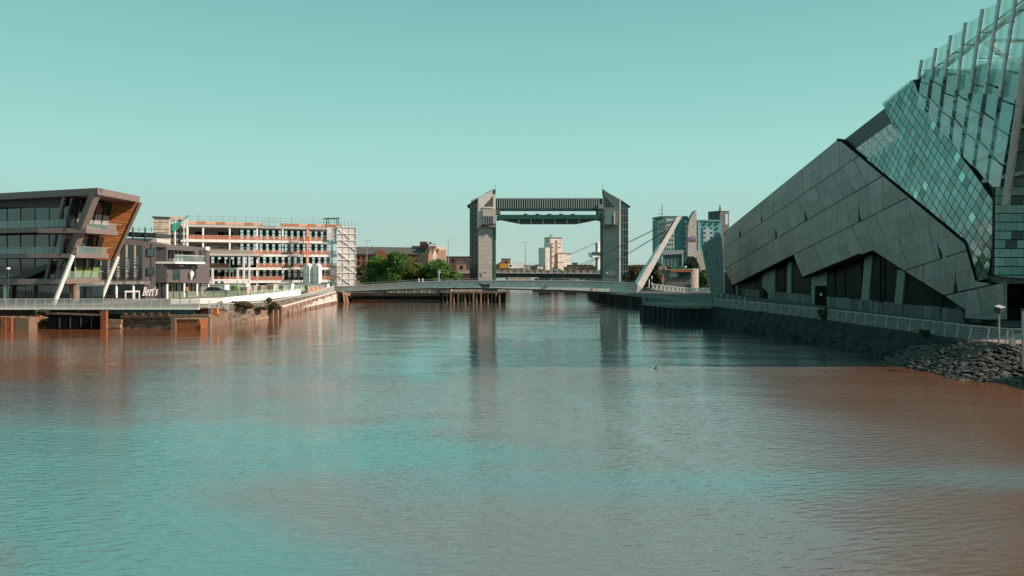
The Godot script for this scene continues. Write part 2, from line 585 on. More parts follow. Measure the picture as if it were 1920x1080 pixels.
func make_land() -> void:
	struct("left_bank", slab([-900, 99.5, -66, 99.5, -41.6, 100, -39.6, 103, -37.2, 111, -37.6, 119, -39.0, 161, -40, 178, -14, 178, -6, 206, -6.2, 262, -14, 330, -30, 430, -60, 1500, -2500, 1500, -2500, 99.5], -2.0, 2.5), M.ground)
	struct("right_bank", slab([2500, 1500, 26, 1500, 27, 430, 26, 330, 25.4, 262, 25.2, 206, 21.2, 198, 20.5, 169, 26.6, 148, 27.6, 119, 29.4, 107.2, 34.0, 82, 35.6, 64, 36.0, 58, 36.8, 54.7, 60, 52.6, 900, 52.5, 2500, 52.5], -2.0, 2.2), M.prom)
	struct("sun_tint_paving", slab([36.9, 57.6, 37.2, 54.9, 60, 52.9, 60, 63.5, 44, 63.5], 2.1, 2.205), mat("paving_sun_tint", 0.5, 0.36, 0.29, 0.85, "grain", 3.0))  # paler, pinker slab paints the patch of sunlight on the promenade
	# low hills and trees beyond the town close the view
	var hb := B.new()
	var nz := FastNoiseLite.new()
	nz.seed = 21
	nz.frequency = 0.004
	for k in 120:
		var x0 := -1800.0 + k * 30.0
		var h0 := 9.0 + 9.0 * nz.get_noise_1d(x0)
		var h1 := 9.0 + 9.0 * nz.get_noise_1d(x0 + 30.0)
		hb.quad(Vector3(x0, 2.4, -1400), Vector3(x0 + 30, 2.4, -1400), Vector3(x0 + 30, 2.4 + h1, -1460), Vector3(x0, 2.4 + h0, -1460), Vector3(x0, -400, -1700))
		hb.quad(Vector3(x0, 2.4 + h0, -1460), Vector3(x0 + 30, 2.4 + h1, -1460), Vector3(x0 + 30, 2.4, -1640), Vector3(x0, 2.4, -1640), Vector3(x0, -400, -1500))
	struct("hills", hb, mat("hill_green", 0.05, 0.07, 0.045, 0.95, "rough", 40.0))

# ---------------------------------------------------------------- right bank: the tilted landmark

var W := Face.new(Vector3(45, 0, -100), Vector3(0, 0, 1), Vector3(0, 1, 0))     # its long wall along the river, facing -x

func cut(a: PackedVector2Array, b: PackedVector2Array) -> Array:
	return Geometry2D.intersect_polygons(ccw(a), ccw(b))

func ccw(a: PackedVector2Array) -> PackedVector2Array:
	var p := a.duplicate()
	if Geometry2D.is_polygon_clockwise(p):
		p.reverse()
	return p

func shrink(a: PackedVector2Array, by: float) -> PackedVector2Array:
	var r := Geometry2D.offset_polygon(ccw(a), -by)
	return r[0] if r.size() else PackedVector2Array()

func make_landmark() -> void:
	var t := thing("tilted_landmark", "huge tilted wedge of grey metal panels and teal diamond glass towering over the right bank", "building", Vector3(58, 2.2, -100))
	var wall_px := [1360.5, 432, 1569, 262, 1578, 263, 1811, 455, 1832, 529, 1881, 531.5, 1881, 599, 1848, 599, 1809, 596, 1809, 580, 1771, 554, 1697, 508.6, 1636, 468.8, 1504, 520, 1488, 479, 1374, 534.5, 1358, 504, 1356, 467]
	var wall := W.poly(wall_px)
	# the dark carcass behind the panels, as deep as the building
	var body := B.new()
	body.prism(W, W.poly([1361, 433, 1569, 263.5, 1578, 264.5, 1655, 202, 1730, 131, 1760, 131, 1850, 131, 1850, 515, 1832, 527, 1809, 579, 1771, 553, 1636, 467.5, 1505, 519, 1488, 478, 1375, 533, 1359, 504, 1358, 467]), -34.0, -0.55)
	obj("carcass", body, M.joint, t)
	# recessed ground storey under the tilted wall
	var base := B.new()
	base.prism(W, W.poly([1362, 556, 1362, 500, 1374, 520, 1488, 470, 1636, 460, 1771, 545, 1840, 570, 1840, 606, 1810, 606], -1.6), -30.0, -1.6)
	obj("ground_storey", base, M.green_dark, t)
	# courses: dark joints between them rise to the right, joints inside a course lean to and fro
	var course := [
		[[1330, 456.7, 1640, 204.4], [1330, 484.9, 1640, 272], [1340, 1340, 1387, 1387, 1405.6, 1405.6, 1427, 1427, 1450.6, 1450.6, 1476, 1476, 1505, 1505, 1538, 1538, 1573.7, 1573.7, 1640, 1640]],
		[[1330, 484.9, 1640, 272], [1330, 520.8, 1660, 326.7], [1345, 1352, 1382.5, 1388.5, 1401, 1412, 1421.5, 1434.5, 1444.5, 1455, 1469, 1484, 1495.5, 1513, 1527, 1546.5, 1562, 1583, 1601, 1624.5, 1640, 1672]],
		[[1330, 520.8, 1720, 291.5], [1330, 556.5, 1720, 361.5], [1340, 1340, 1370.5, 1370.5, 1387.5, 1387.5, 1407, 1407, 1427.5, 1427.5, 1450.5, 1450.5, 1476, 1476, 1504, 1504, 1535, 1535, 1571, 1570, 1610.5, 1609, 1655, 1654, 1720, 1720]],
		[[1330, 556.5, 1780, 331.5], [1470, 533.5, 1780, 406.8], [1488, 1504, 1496, 1513, 1525.5, 1544, 1558.8, 1579, 1596.5, 1618.7, 1638.6, 1665, 1698.5, 1717, 1760, 1775]],
		[[1600, 479, 1790, 401], [1600, 538.6, 1840, 460.6], [1612, 1636, 1640, 1664, 1684, 1703, 1739, 1757, 1800, 1815]],
		[[1660, 519, 1840, 460.6], [1700, 570, 1840, 538], [1697, 1710, 1731, 1730, 1793, 1791, 1850, 1850]],
		[[1740, 561, 1900, 524.6], [1740, 640, 1900, 640], [1760, 1760, 1811.7, 1808.6, 1832, 1848, 1900, 1900]]]
	var slits := []
	for a in [[1387.3, 428, 1385.5, 444.5, 1391, 442.6], [1427.3, 398, 1426.8, 416.5, 1430, 414], [1453, 428, 1453, 447.5, 1460, 443], [1508.5, 391, 1509, 415, 1514.5, 411.5], [1610.5, 391, 1609, 416.5, 1614.5, 413.5], [1714.5, 471.5, 1712.3, 500.5, 1720.5, 497], [1756, 455, 1761, 486, 1771.5, 483], [1790.5, 515, 1787, 551, 1797, 548.5]]:
		slits.append(W.poly(a))
	for ci in course.size():
		var top: Array = course[ci][0]
		var low: Array = course[ci][1]
		var js: Array = course[ci][2]
		for k in range(0, js.size() - 2, 2):
			var q := []
			for e in [[js[k], top], [js[k + 2], top], [js[k + 3], low], [js[k + 1], low]]:
				var l: Array = e[1]
				q.append(W.px(e[0], lerpf(l[1], l[3], float(e[0] - l[0]) / float(l[2] - l[0]))))
			var cell := shrink(PackedVector2Array(q), 0.045)
			for part in cut(cell, wall):
				# course joints are wider than those inside a course
				for iy in 2:
					for ix in 2:
						var g := func(x: float, y: float) -> Vector2:
							return (q[0] as Vector2).lerp(q[1], x).lerp((q[3] as Vector2).lerp(q[2], x), y)
						var x0 := ix * 0.5
						var y0 := 0.011 if iy == 0 else 0.5
						var y1 := 0.5 if iy == 0 else 0.989
						var sub := PackedVector2Array([g.call(x0, y0), g.call(x0 + 0.5, y0), g.call(x0 + 0.5, y1), g.call(x0, y1)])
						for s in cut(shrink(sub, 0.012), part):
							var pieces := [s]
							for sl in slits:
								var next := []
								for pc in pieces:
									next.append_array(Geometry2D.clip_polygons(ccw(pc), ccw(sl)))
								pieces = next
							for pc in pieces:
								if pc.size() > 2 and Geometry2D.triangulate_polygon(pc).size():
									var proud := rng.randf_range(-0.012, 0.012)
									obj("panel", B.new().prism(W, pc, -0.35, proud, false), M["panel_%d" % rng.randi_range(0, 5)], t)
	for sl in slits:
		obj("window", B.new().prism(W, sl, -0.4, -0.2), M.dark_glass, t)
	# the edge of the metal skin, a dark lip along glass and roof
	var lip := B.new()
	for e in [[1569, 262, 1578, 263], [1578, 263, 1811, 455], [1811, 455, 1831, 526]]:
		var a := W.px(e[0], e[1])
		var b := W.px(e[2], e[3])
		lip.bar(W.p(a.x, a.y, -0.12), W.p(b.x, b.y, -0.12), 0.34, 0.3, W.n)
	obj("edge_trim", lip, M.black, t)
	var lip2 := B.new()
	var under := [1356, 543, 1374, 534.5, 1488, 479, 1504, 520, 1636, 468.8, 1697, 508.6, 1771, 554, 1809, 580]
	for k in range(2, under.size() - 2, 2):
		var a := W.px(under[k], under[k + 1])
		var b := W.px(under[k + 2], under[k + 3])
		lip2.bar(W.p(a.x, a.y, -0.25), W.p(b.x, b.y, -0.25), 0.35, 0.4, W.n)
	obj("soffit_trim", lip2, M.black, t)
	make_landmark_base(t)
	make_landmark_glass(t)

func make_landmark_base(t: Node3D) -> void:
	# dark glazing, light fins and doors of the ground storey
	var dark := mat("base_glass", 0.014, 0.022, 0.021, 0.3)
	dark.metallic_specular = 0.12
	var xs := [1376, 1400, 1418, 1429, 1453, 1467, 1471, 1477, 1484, 1503, 1520, 1549, 1567, 1582, 1586, 1592, 1617, 1634, 1652, 1656, 1660, 1678, 1695, 1745, 1770, 1790]
	var roof := func(x: float) -> float:
		var pts := [1360, 541, 1374, 534.5, 1488, 480, 1500, 519, 1504, 519, 1636, 469, 1697, 508.6, 1771, 554, 1812, 582]
		for k in range(0, pts.size() - 2, 2):
			if x <= pts[k + 2]:
				return lerpf(pts[k + 1], pts[k + 3], (x - pts[k]) / (pts[k + 2] - pts[k]))
		return 582.0
	for k in xs.size() - 1:
		var x0: float = xs[k]
		var x1: float = xs[k + 1]
		if W.px(x1, 540).x - W.px(x0, 540).x < 0.3:
			continue
		var a := W.px(x0, 500, -1.5).x
		var b := W.px(x1, 500, -1.5).x
		var r0 := W.px(x0, roof.call(x0), -1.5).y
		var r1 := W.px(x1, roof.call(x1), -1.5).y
		var proud := -1.5 + 0.1 * (k % 2)
		obj("window", B.new().prism(W, P2([a + 0.06, 3.6, b - 0.06, 3.6, b - 0.06, r1 - 0.1, a + 0.06, r0 - 0.1]), proud - 0.1, proud), dark, t)
	var fin := mat("base_fin", 0.16, 0.22, 0.21, 0.5, "soft", 3.0)
	for e in [[1477, 484, 1484, 488, 1482.5, 566, 1475, 565], [1621.5, 478, 1636, 475, 1627, 580, 1613, 578], [1683, 505, 1697, 510, 1689, 588, 1675, 586], [1376, 537, 1383, 535, 1384, 556, 1374, 555], [1429, 510, 1453, 501, 1452, 562, 1440, 562, 1440, 549, 1429, 538], [1521, 519, 1549.5, 509.5, 1549.5, 536, 1528, 536, 1527, 574, 1520, 573]]:
		obj("wall_fin", B.new().prism(W, W.poly(e, -1.28), -1.5, -1.28), fin, t)
	for e in [[1430, 540, 1440, 562], [1528, 536, 1549, 582]]:
		var d := obj("door", B.new().prism(W, W.rect(e[0], e[1], e[2], e[3], -1.34), -1.5, -1.34), M.black, t)
		if e[0] > 1500:
			obj("notice", B.new().prism(W, W.rect(1537.5, 549.5, 1541, 555, -1.3), -1.34, -1.3), M.pale_blue, d)
	# plinth of slate pieces with raking joints
	var x := 1395.0
	var slate := mat("plinth_slate", 0.1, 0.115, 0.11, 0.6, "grain", 3.0)
	var slate2 := mat("plinth_slate_b", 0.16, 0.18, 0.172, 0.6, "grain", 2.4)
	while x < 1806.0:
		var w := rng.randf_range(5.0, 10.0) * (0.6 + (x - 1395.0) / 300.0)
		if not (x + w > 1428 and x < 1441) and not (x + w > 1526 and x < 1550):
			var a := W.px(x, 560, -1.2).x
			var b := W.px(x + w, 560, -1.2).x
			var s0 := rng.randf_range(-0.25, 0.25)
			obj("plinth_slab", B.new().prism(W, P2([a + 0.04, 2.2, b - 0.04, 2.2, b - 0.04 + s0, 3.65 + rng.randf_range(-0.2, 0.2), a + 0.04 + s0, 3.6]), -1.5, -1.2 + rng.randf() * 0.06), slate if rng.randf() < 0.6 else slate2, t)
		x += w
	# free-standing slab that closes the far end of the wall
	var E := Face.new(Vector3(40, 0, -147), Vector3(1, 0, 0.12), Vector3(0, 1, 0))
	var s := thing("end_slab", "tall leaning blue-grey metal slab closing the far end of the tilted building", "wall", E.p(2.0, 2.2, -0.5))
	var sl := E.poly([1316, 460, 1349.5, 436, 1353.5, 447, 1355.5, 474, 1358.5, 551.5, 1333, 549])
	obj("slab", B.new().prism(E, sl, -1.2, 0.0), M.slate_blue, s)
	var ink := mat("letter_dark", 0.05, 0.07, 0.07, 0.7)
	text("letter", "S", 0.85, E.p(E.px(1323.8, 475.5).x, E.px(1323.8, 475.5).y, 0.02), Basis(E.u, E.v, E.n), ink, s, "Droid Serif")
	text("letter", "S", 0.7, E.p(E.px(1344.5, 491).x, E.px(1344.5, 491).y, 0.02), Basis(E.u, E.v, E.n), ink, s, "Droid Serif")
	# dark folds between the slab and the panel wall
	obj("end_fold", B.new().prism(W, W.poly([1351, 437, 1361, 431.5, 1361, 449, 1356, 458]), -3.0, -0.7), M.joint, t)
	obj("end_fold", B.new().prism(W, W.poly([1358, 510, 1374, 526, 1376, 555, 1359, 552], -0.9), -3.0, -0.9), M.joint, t)

func make_landmark_glass(t: Node3D) -> void:
	var back := -0.5
	# dark roof band and pale panels under it
	obj("roof_band", B.new().prism(W, W.poly([1577, 263, 1654, 202.5, 1671, 227, 1601, 279]), -20.0, -0.35), M.steel_dark, t)
	var pp := mat("pale_panel", 0.8, 0.8, 0.77, 0.5, "soft", 4.0)
	var corner := [1598, 280, 1666, 231, 1686, 257, 1623, 299]
	for k in 6:
		var t0 := k / 6.0 + 0.008
		var t1 := (k + 1) / 6.0 - 0.008
		var q := W.poly([lerpf(1598, 1666, t0), lerpf(280, 231, t0), lerpf(1598, 1666, t1), lerpf(280, 231, t1), lerpf(1623, 1686, t1), lerpf(299, 257, t1), lerpf(1623, 1686, t0), lerpf(299, 257, t0)])
		obj("pale_panel", B.new().prism(W, q, -0.6, -0.3), pp, t)
	# diamond glass: two families of joints, traced where they cross
	var field := W.poly([1654, 196.5, 1712, 148.5, 1722, 176, 1868, 386, 1852, 522, 1831, 527, 1811, 456, 1623, 300, 1686, 257])
	var o := W.px(1715, 330)
	var e1 := Vector2(0.70, -0.68)     # down to the right
	var e2 := Vector2(0.60, 0.72)      # up to the right
	var tiles := []
	for i in range(-40, 40):
		for j in range(-40, 40):
			var c := o + e1 * i + e2 * j
			var q := PackedVector2Array([c, c + e1, c + e1 + e2, c + e2])
			for s in cut(shrink(q, 0.04), field):
				var area := 0.0
				for k in s.size():
					var n2: int = (k + 1) % s.size()
					area += s[k].cross(s[n2])
				if absf(area) > 0.06:
					tiles.append([c.x, s])
	tiles.sort_custom(func(a, b): return a[0] > b[0])      # nearest first
	var rest := B.new()
	for k in tiles.size():
		# every pane hangs a little out of true, so each mirrors something else
		var f := Face.new(W.o, W.u + W.n * rng.randf_range(-0.022, 0.022), W.v + W.n * rng.randf_range(-0.03, 0.03))
		var s: PackedVector2Array = tiles[k][1]
		var mid := Vector2.ZERO
		for q in s:
			mid += q / s.size()
		f.o = W.p(mid.x, mid.y) - f.u * mid.x - f.v * mid.y
		var r := rng.randf()
		var kind := 5 if r < 0.025 else 4 if r < 0.07 else 3 if r < 0.2 else rng.randi_range(0, 2)
		if k < 300:
			obj("diamond_pane", B.new().prism(f, s, -0.12, -0.02, false), M["diamond_%d" % kind], t)
		else:
			rest.prism(f, s, -0.12, -0.02, false)
	if rest.v.size():
		obj("diamond_panes", rest, M.diamond_0, t).set_meta("kind", "stuff")
	obj("glass_backing", B.new().prism(W, field, -0.5, -0.14), M.joint, t)
	# crest of clear glass above the diamonds
	obj("glass_crest", B.new().prism(W, W.poly([1652, 193, 1708, 149, 1711, 157, 1656, 200]), -0.06, -0.02), M.fin_glass, t)
	# square tiles on the facet that turns to the viewer, with its soffit
	var Q := Face.new(Vector3(45.4, 0, -68.5), Vector3(1, 0, 0.06), Vector3(0, 1, 0.10))
	var facet := Q.poly([1868, 386, 1869, 350, 1940, 350, 1940, 524, 1866, 517])
	obj("facet_backing", B.new().prism(Q, facet, -0.6, -0.12), M.joint, t)
	var y := 350.0
	var row := 0
	var tiles_m := []
	for k in 4:
		tiles_m.append(mat("square_tile_%d" % k, [0.34, 0.4, 0.29, 0.1][k], [0.55, 0.6, 0.5, 0.14][k], [0.5, 0.55, 0.46, 0.145][k], 0.25, "fine", 2.0))
	while y < 524.0:
		var x := 1840.0 - (row % 2) * 11.0
		while x < 1945.0:
			var cell := Q.rect(x, y, x + 22.5, y + 16.6)
			for s in cut(shrink(cell, 0.045), facet):
				var r := rng.randf()
				if Geometry2D.triangulate_polygon(s).size():
					var f := Face.new(Q.o, Q.u + Q.n * rng.randf_range(-0.02, 0.02), Q.v + Q.n * rng.randf_range(-0.02, 0.02))
					var mid := Vector2.ZERO
					for q in s:
						mid += q / s.size()
					f.o = Q.p(mid.x, mid.y) - f.u * mid.x - f.v * mid.y
					obj("square_pane", B.new().prism(f, s, -0.1, 0.0, false), tiles_m[3 if r < 0.05 else rng.randi_range(0, 2)], t)
			x += 22.5
		y += 16.6
		row += 1
	obj("soffit", B.new().prism(Q, Q.poly([1868, 520, 1945, 526, 1945, 533, 1881, 533]), -3.0, -0.5), M.concrete_dark, t)
	# entrance under the soffit
	var D := Face.new(Vector3(48, 0, -71.5), Vector3(1, 0, 0.0), Vector3(0, 1, 0))
	obj("porch_wall", B.new().prism(D, D.poly([1881, 531, 1945, 533, 1945, 547, 1881, 547]), -0.6, 0.0), M.concrete_dark, t)
	var dr := obj("door", B.new().prism(D, D.poly([1881, 547, 1945, 547, 1945, 602, 1888, 602]), -2.0, -1.2), M.black, t)
	var pl := mat("plaque", 0.3, 0.34, 0.34, 0.5)
	obj("door_sign", B.new().prism(D, D.rect(1890, 563, 1905, 567, -1.1), -1.18, -1.1), pl, dr)
	obj("door_sign", B.new().prism(D, D.rect(1895.5, 568, 1900.5, 572, -1.1), -1.18, -1.1), pl, dr)
	obj("door_sign", B.new().prism(D, D.rect(1909, 551, 1930, 556.5, -1.1), -1.18, -1.1), pl, dr)
	for k in 4:
		var a := D.px(1888, 602 + k * 4.5, 0.4 + k * 0.4)
		obj("step", B.new().prism(D, P2([a.x, 2.2, a.x + 8.0, 2.2, a.x + 8.0, a.y, a.x, a.y]), -2.0, 0.4 + k * 0.4), M.slate_blue, t)
	make_landmark_fins(t)

func make_landmark_fins(t: Node3D) -> void:
	# glass fins that fan out along the top, on leaning grey posts
	var post := mat("fin_post", 0.55, 0.58, 0.56, 0.4, "soft", 3.0, 0.3)
	var fins := [[1736, 112, 1722, 196], [1763, 90, 1743, 216], [1791, 66, 1764, 246], [1819, 42, 1788, 268], [1851, 17, 1808, 296], [1884, -7, 1832, 318], [1919, -32, 1856, 345], [1958, -60, 1882, 372]]
	var panes := B.new()
	for k in fins.size():
		var f: Array = fins[k]
		var a := W.px(f[0], f[1])
		var b := W.px(f[2], f[3])
		var dir := (a - b).normalized()
		# the post stands in front of the glass
		var solid := 0.42 if k < 3 else 0.55
		obj("fin_post", B.new().bar(W.p(a.x, a.y, 0.45), W.p(lerpf(a.x, b.x, solid), lerpf(a.y, b.y, solid), 0.45), 0.32, 0.2, W.n), post, t)
		if k == fins.size() - 1:
			break
		var g: Array = fins[k + 1]
		var c := W.px(g[0] - 6, g[1] + 14)
		var d := W.px(g[2] - 4, g[3] - 4)
		# louvred panes between this post and the next, the lower ones overlapping, each tilted its own way
		var n := 4 + int(k / 2.0)
		for i in n:
			var t0 := float(i) / n
			var t1 := (i + 0.93) / n
			var f0 := a.lerp(b, t0)
			var f1 := c.lerp(d, t0)
			var l0 := a.lerp(b, t1)
			var l1 := c.lerp(d, t1)
			var fc := Face.new(W.o, W.u + W.n * 0.10, W.v + W.n * rng.randf_range(-0.05, 0.03))
			var mid := (f0 + l1) * 0.5
			fc.o = W.p(mid.x, mid.y, 0.25) - fc.u * mid.x - fc.v * mid.y
			obj("fin_pane", B.new().prism(fc, PackedVector2Array([f0, f1, l1, l0]), -0.02, 0.02), M.fin_glass if i < n * 0.6 else M.clear, t)
			# clips and the transom under the pane
			obj("transom", B.new().bar(W.p(l0.x, l0.y, 0.05), W.p(l1.x, l1.y, 0.05), 0.12, 0.12), M.rail_grey, t)
			var clip := B.new()
			for s in [0.2, 0.8]:
				var q := f1.lerp(l1, s)
				clip.bar(W.p(q.x - 0.35, q.y, 0.2), W.p(q.x + 0.1, q.y, 0.2), 0.09, 0.13)
			obj("clip", clip, M.steel_dark, t)
	# a second, inner row of panes, half a bay over
	for k in fins.size() - 2:
		var a := W.px(fins[k][0], fins[k][1]).lerp(W.px(fins[k + 1][0], fins[k + 1][1]), 0.5)
		var b := W.px(fins[k][2], fins[k][3]).lerp(W.px(fins[k + 1][2], fins[k + 1][3]), 0.5)
		var c := W.px(fins[k + 1][0], fins[k + 1][1]).lerp(W.px(fins[k + 2][0], fins[k + 2][1]), 0.5)
		var d := W.px(fins[k + 1][2], fins[k + 1][3]).lerp(W.px(fins[k + 2][2], fins[k + 2][3]), 0.5)
		for i in 5:
			var t0 := 0.36 + i * 0.13
			var t1 := t0 + 0.12
			var fc := Face.new(W.o, W.u - W.n * rng.randf_range(0.02, 0.12), W.v + W.n * rng.randf_range(-0.06, 0.06))
			var q := PackedVector2Array([a.lerp(b, t0), c.lerp(d, t0), c.lerp(d, t1), a.lerp(b, t1)])
			var mid := (q[0] + q[2]) * 0.5
			fc.o = W.p(mid.x, mid.y, -0.15) - fc.u * mid.x - fc.v * mid.y
			obj("inner_pane", B.new().prism(fc, q, -0.02, 0.02), M.blue_glass if rng.randf() < 0.4 else M.fin_glass, t)
	# tubes of the frame behind the fins
	var tube := func(x0: float, y0: float, x1: float, y1: float, r: float, w: float, m: Material) -> void:
		var a := W.px(x0, y0, w)
		var b := W.px(x1, y1, w)
		obj("frame_tube", B.new().tube(W.p(a.x, a.y, w), W.p(b.x, b.y, w), r, r, 10), m, t)
	tube.call(1750, 140, 1935, 2, 0.30, -0.8, post)
	tube.call(1752, 128, 1935, -12, 0.09, 0.1, M.rail_grey)
	tube.call(1851, 80, 1930, 142, 0.28, -1.2, M.white_steel)
	tube.call(1858, 76, 1960, 76, 0.2, -1.4, post)
	tube.call(1923, 120, 1886, 384, 0.34, 0.6, mat("column_grey", 0.5, 0.43, 0.38, 0.5, "soft", 2.0))
	# glazed hall behind: floors, mullions and a roof edge
	var hall := B.new()
	hall.prism(W, W.poly([1726, 176, 1868, 386, 1869, 350, 1928, 350, 1928, 140, 1740, 138]), -0.53, -0.45)
	obj("hall_back", hall, mat("hall_green", 0.02, 0.042, 0.039, 0.4), t)
	obj("hall_roof", B.new().prism(W, W.poly([1735, 131, 1743, 129, 1928, 131, 1928, 147, 1730, 147]), -1.0, -0.3), M.steel_dark, t)
	var fl := 0
	for e in [[1750, 200, 1926, 187], [1772, 240, 1926, 229], [1796, 272, 1926, 267], [1818, 304, 1926, 300], [1843, 340, 1926, 338]]:
		var a := W.px(e[0], e[1], -0.2)
		var b := W.px(e[2], e[3], -0.2)
		obj("floor_edge", B.new().bar(W.p(a.x, a.y, -0.2), W.p(b.x, a.y + 0.1, -0.2), 0.35, 0.18, W.n), M.steel_dark if fl % 2 else M.rail_grey, t)
		fl += 1
	# the prow beyond: it leans out over the promenade to the right
	var PR := Face.new(Vector3(48.6, 0, -100), Vector3(0, 0, 1), Vector3(0, 1, 0))
	var prow := B.new()
	prow.prism(PR, P2([33, 2.2, 37.5, 2.2, 38.6, 6.8, 44.0, 11.2, 51.3, 36, 36, 34, 33, 20]), -26.0, 0.0)
	var side := P2([33, 2.2, 37.5, 2.2, 38.6, 6.8, 44.0, 11.2, 51.3, 36, 36, 34, 33, 20])
	for r in 13:
		for k in 7:
			var u0 := 31.0 + k * 3.1 - 1.5 * (r % 2)
			for s in cut(P2([u0 + 0.04, 2.3 + r * 2.6, u0 + 3.06, 2.3 + r * 2.6, u0 + 3.06, 4.84 + r * 2.6, u0 + 0.04, 4.84 + r * 2.6]), side):
				if Geometry2D.triangulate_polygon(s).size():
					obj("prow_panel", B.new().prism(PR, s, 0.01, 0.1 + rng.randf() * 0.02, false), M["panel_%d" % rng.randi_range(0, 5)], t)
	obj("prow", prow, mat("prow_metal", 0.2, 0.21, 0.2, 0.4, "soft", 6.0, 0.4), t)

# ---------------------------------------------------------------- right bank: slope, railings, quay

var bank := [[29.4, 107.2, 28.6, 108.0], [31.65, 95, 29.2, 95], [33.3, 86, 29.8, 86], [34.65, 74.6, 31.0, 74.6], [35.6, 64, 31.3, 64], [36.0, 58, 31.5, 58.5], [36.8, 54.7, 31.9, 52.0], [45, 53.96, 36.2, 49.8], [60, 52.6, 60, 48.5]]

func on_bank(s: float, t: float) -> Vector3:   # s along the slope (pair number), t from its top (0) to the water (1)
	var i := clampi(int(s), 0, bank.size() - 2)
	var f := s - i
	var a: Array = bank[i]
	var b: Array = bank[i + 1]
	var x := lerpf(lerpf(a[0], b[0], f), lerpf(a[2], b[2], f), t)
	var d := lerpf(lerpf(a[1], b[1], f), lerpf(a[3], b[3], f), t)
	return Vector3(x, lerpf(2.16, 0.0, t), -d)

func rail_run(t: Node3D, pts: Array, h: float, step: float, bars: int, m: Material, lean := Vector3.ZERO, pw := 0.07) -> void:
	# posts, a top rail and thin bars along a line of points
	var bar: Array = []
	for k in bars:
		bar.append(B.new())
	var top := B.new()
	for k in pts.size() - 1:
		var a: Vector3 = pts[k]
		var b: Vector3 = pts[k + 1]
		var n := maxi(1, int(round(a.distance_to(b) / step)))
		var up := Vector3(0, h, 0) + lean
		for i in n + (1 if k == pts.size() - 2 else 0):
			var q := a.lerp(b, float(i) / n)
			obj("post", B.new().bar(q, q + up, pw, pw * 1.6, Vector3(1, 0, 0)), m, t)
		top.bar(a + up, b + up, pw * 1.3)
		for j in bars:
			var s := (j + 0.6) / (bars + 0.4)
			bar[j].bar(a + up * s, b + up * s, maxf(0.03, pw * 0.6 - 0.012))
	obj("top_rail", top, m, t)
	for j in bars:
		obj("rail", bar[j], m, t)

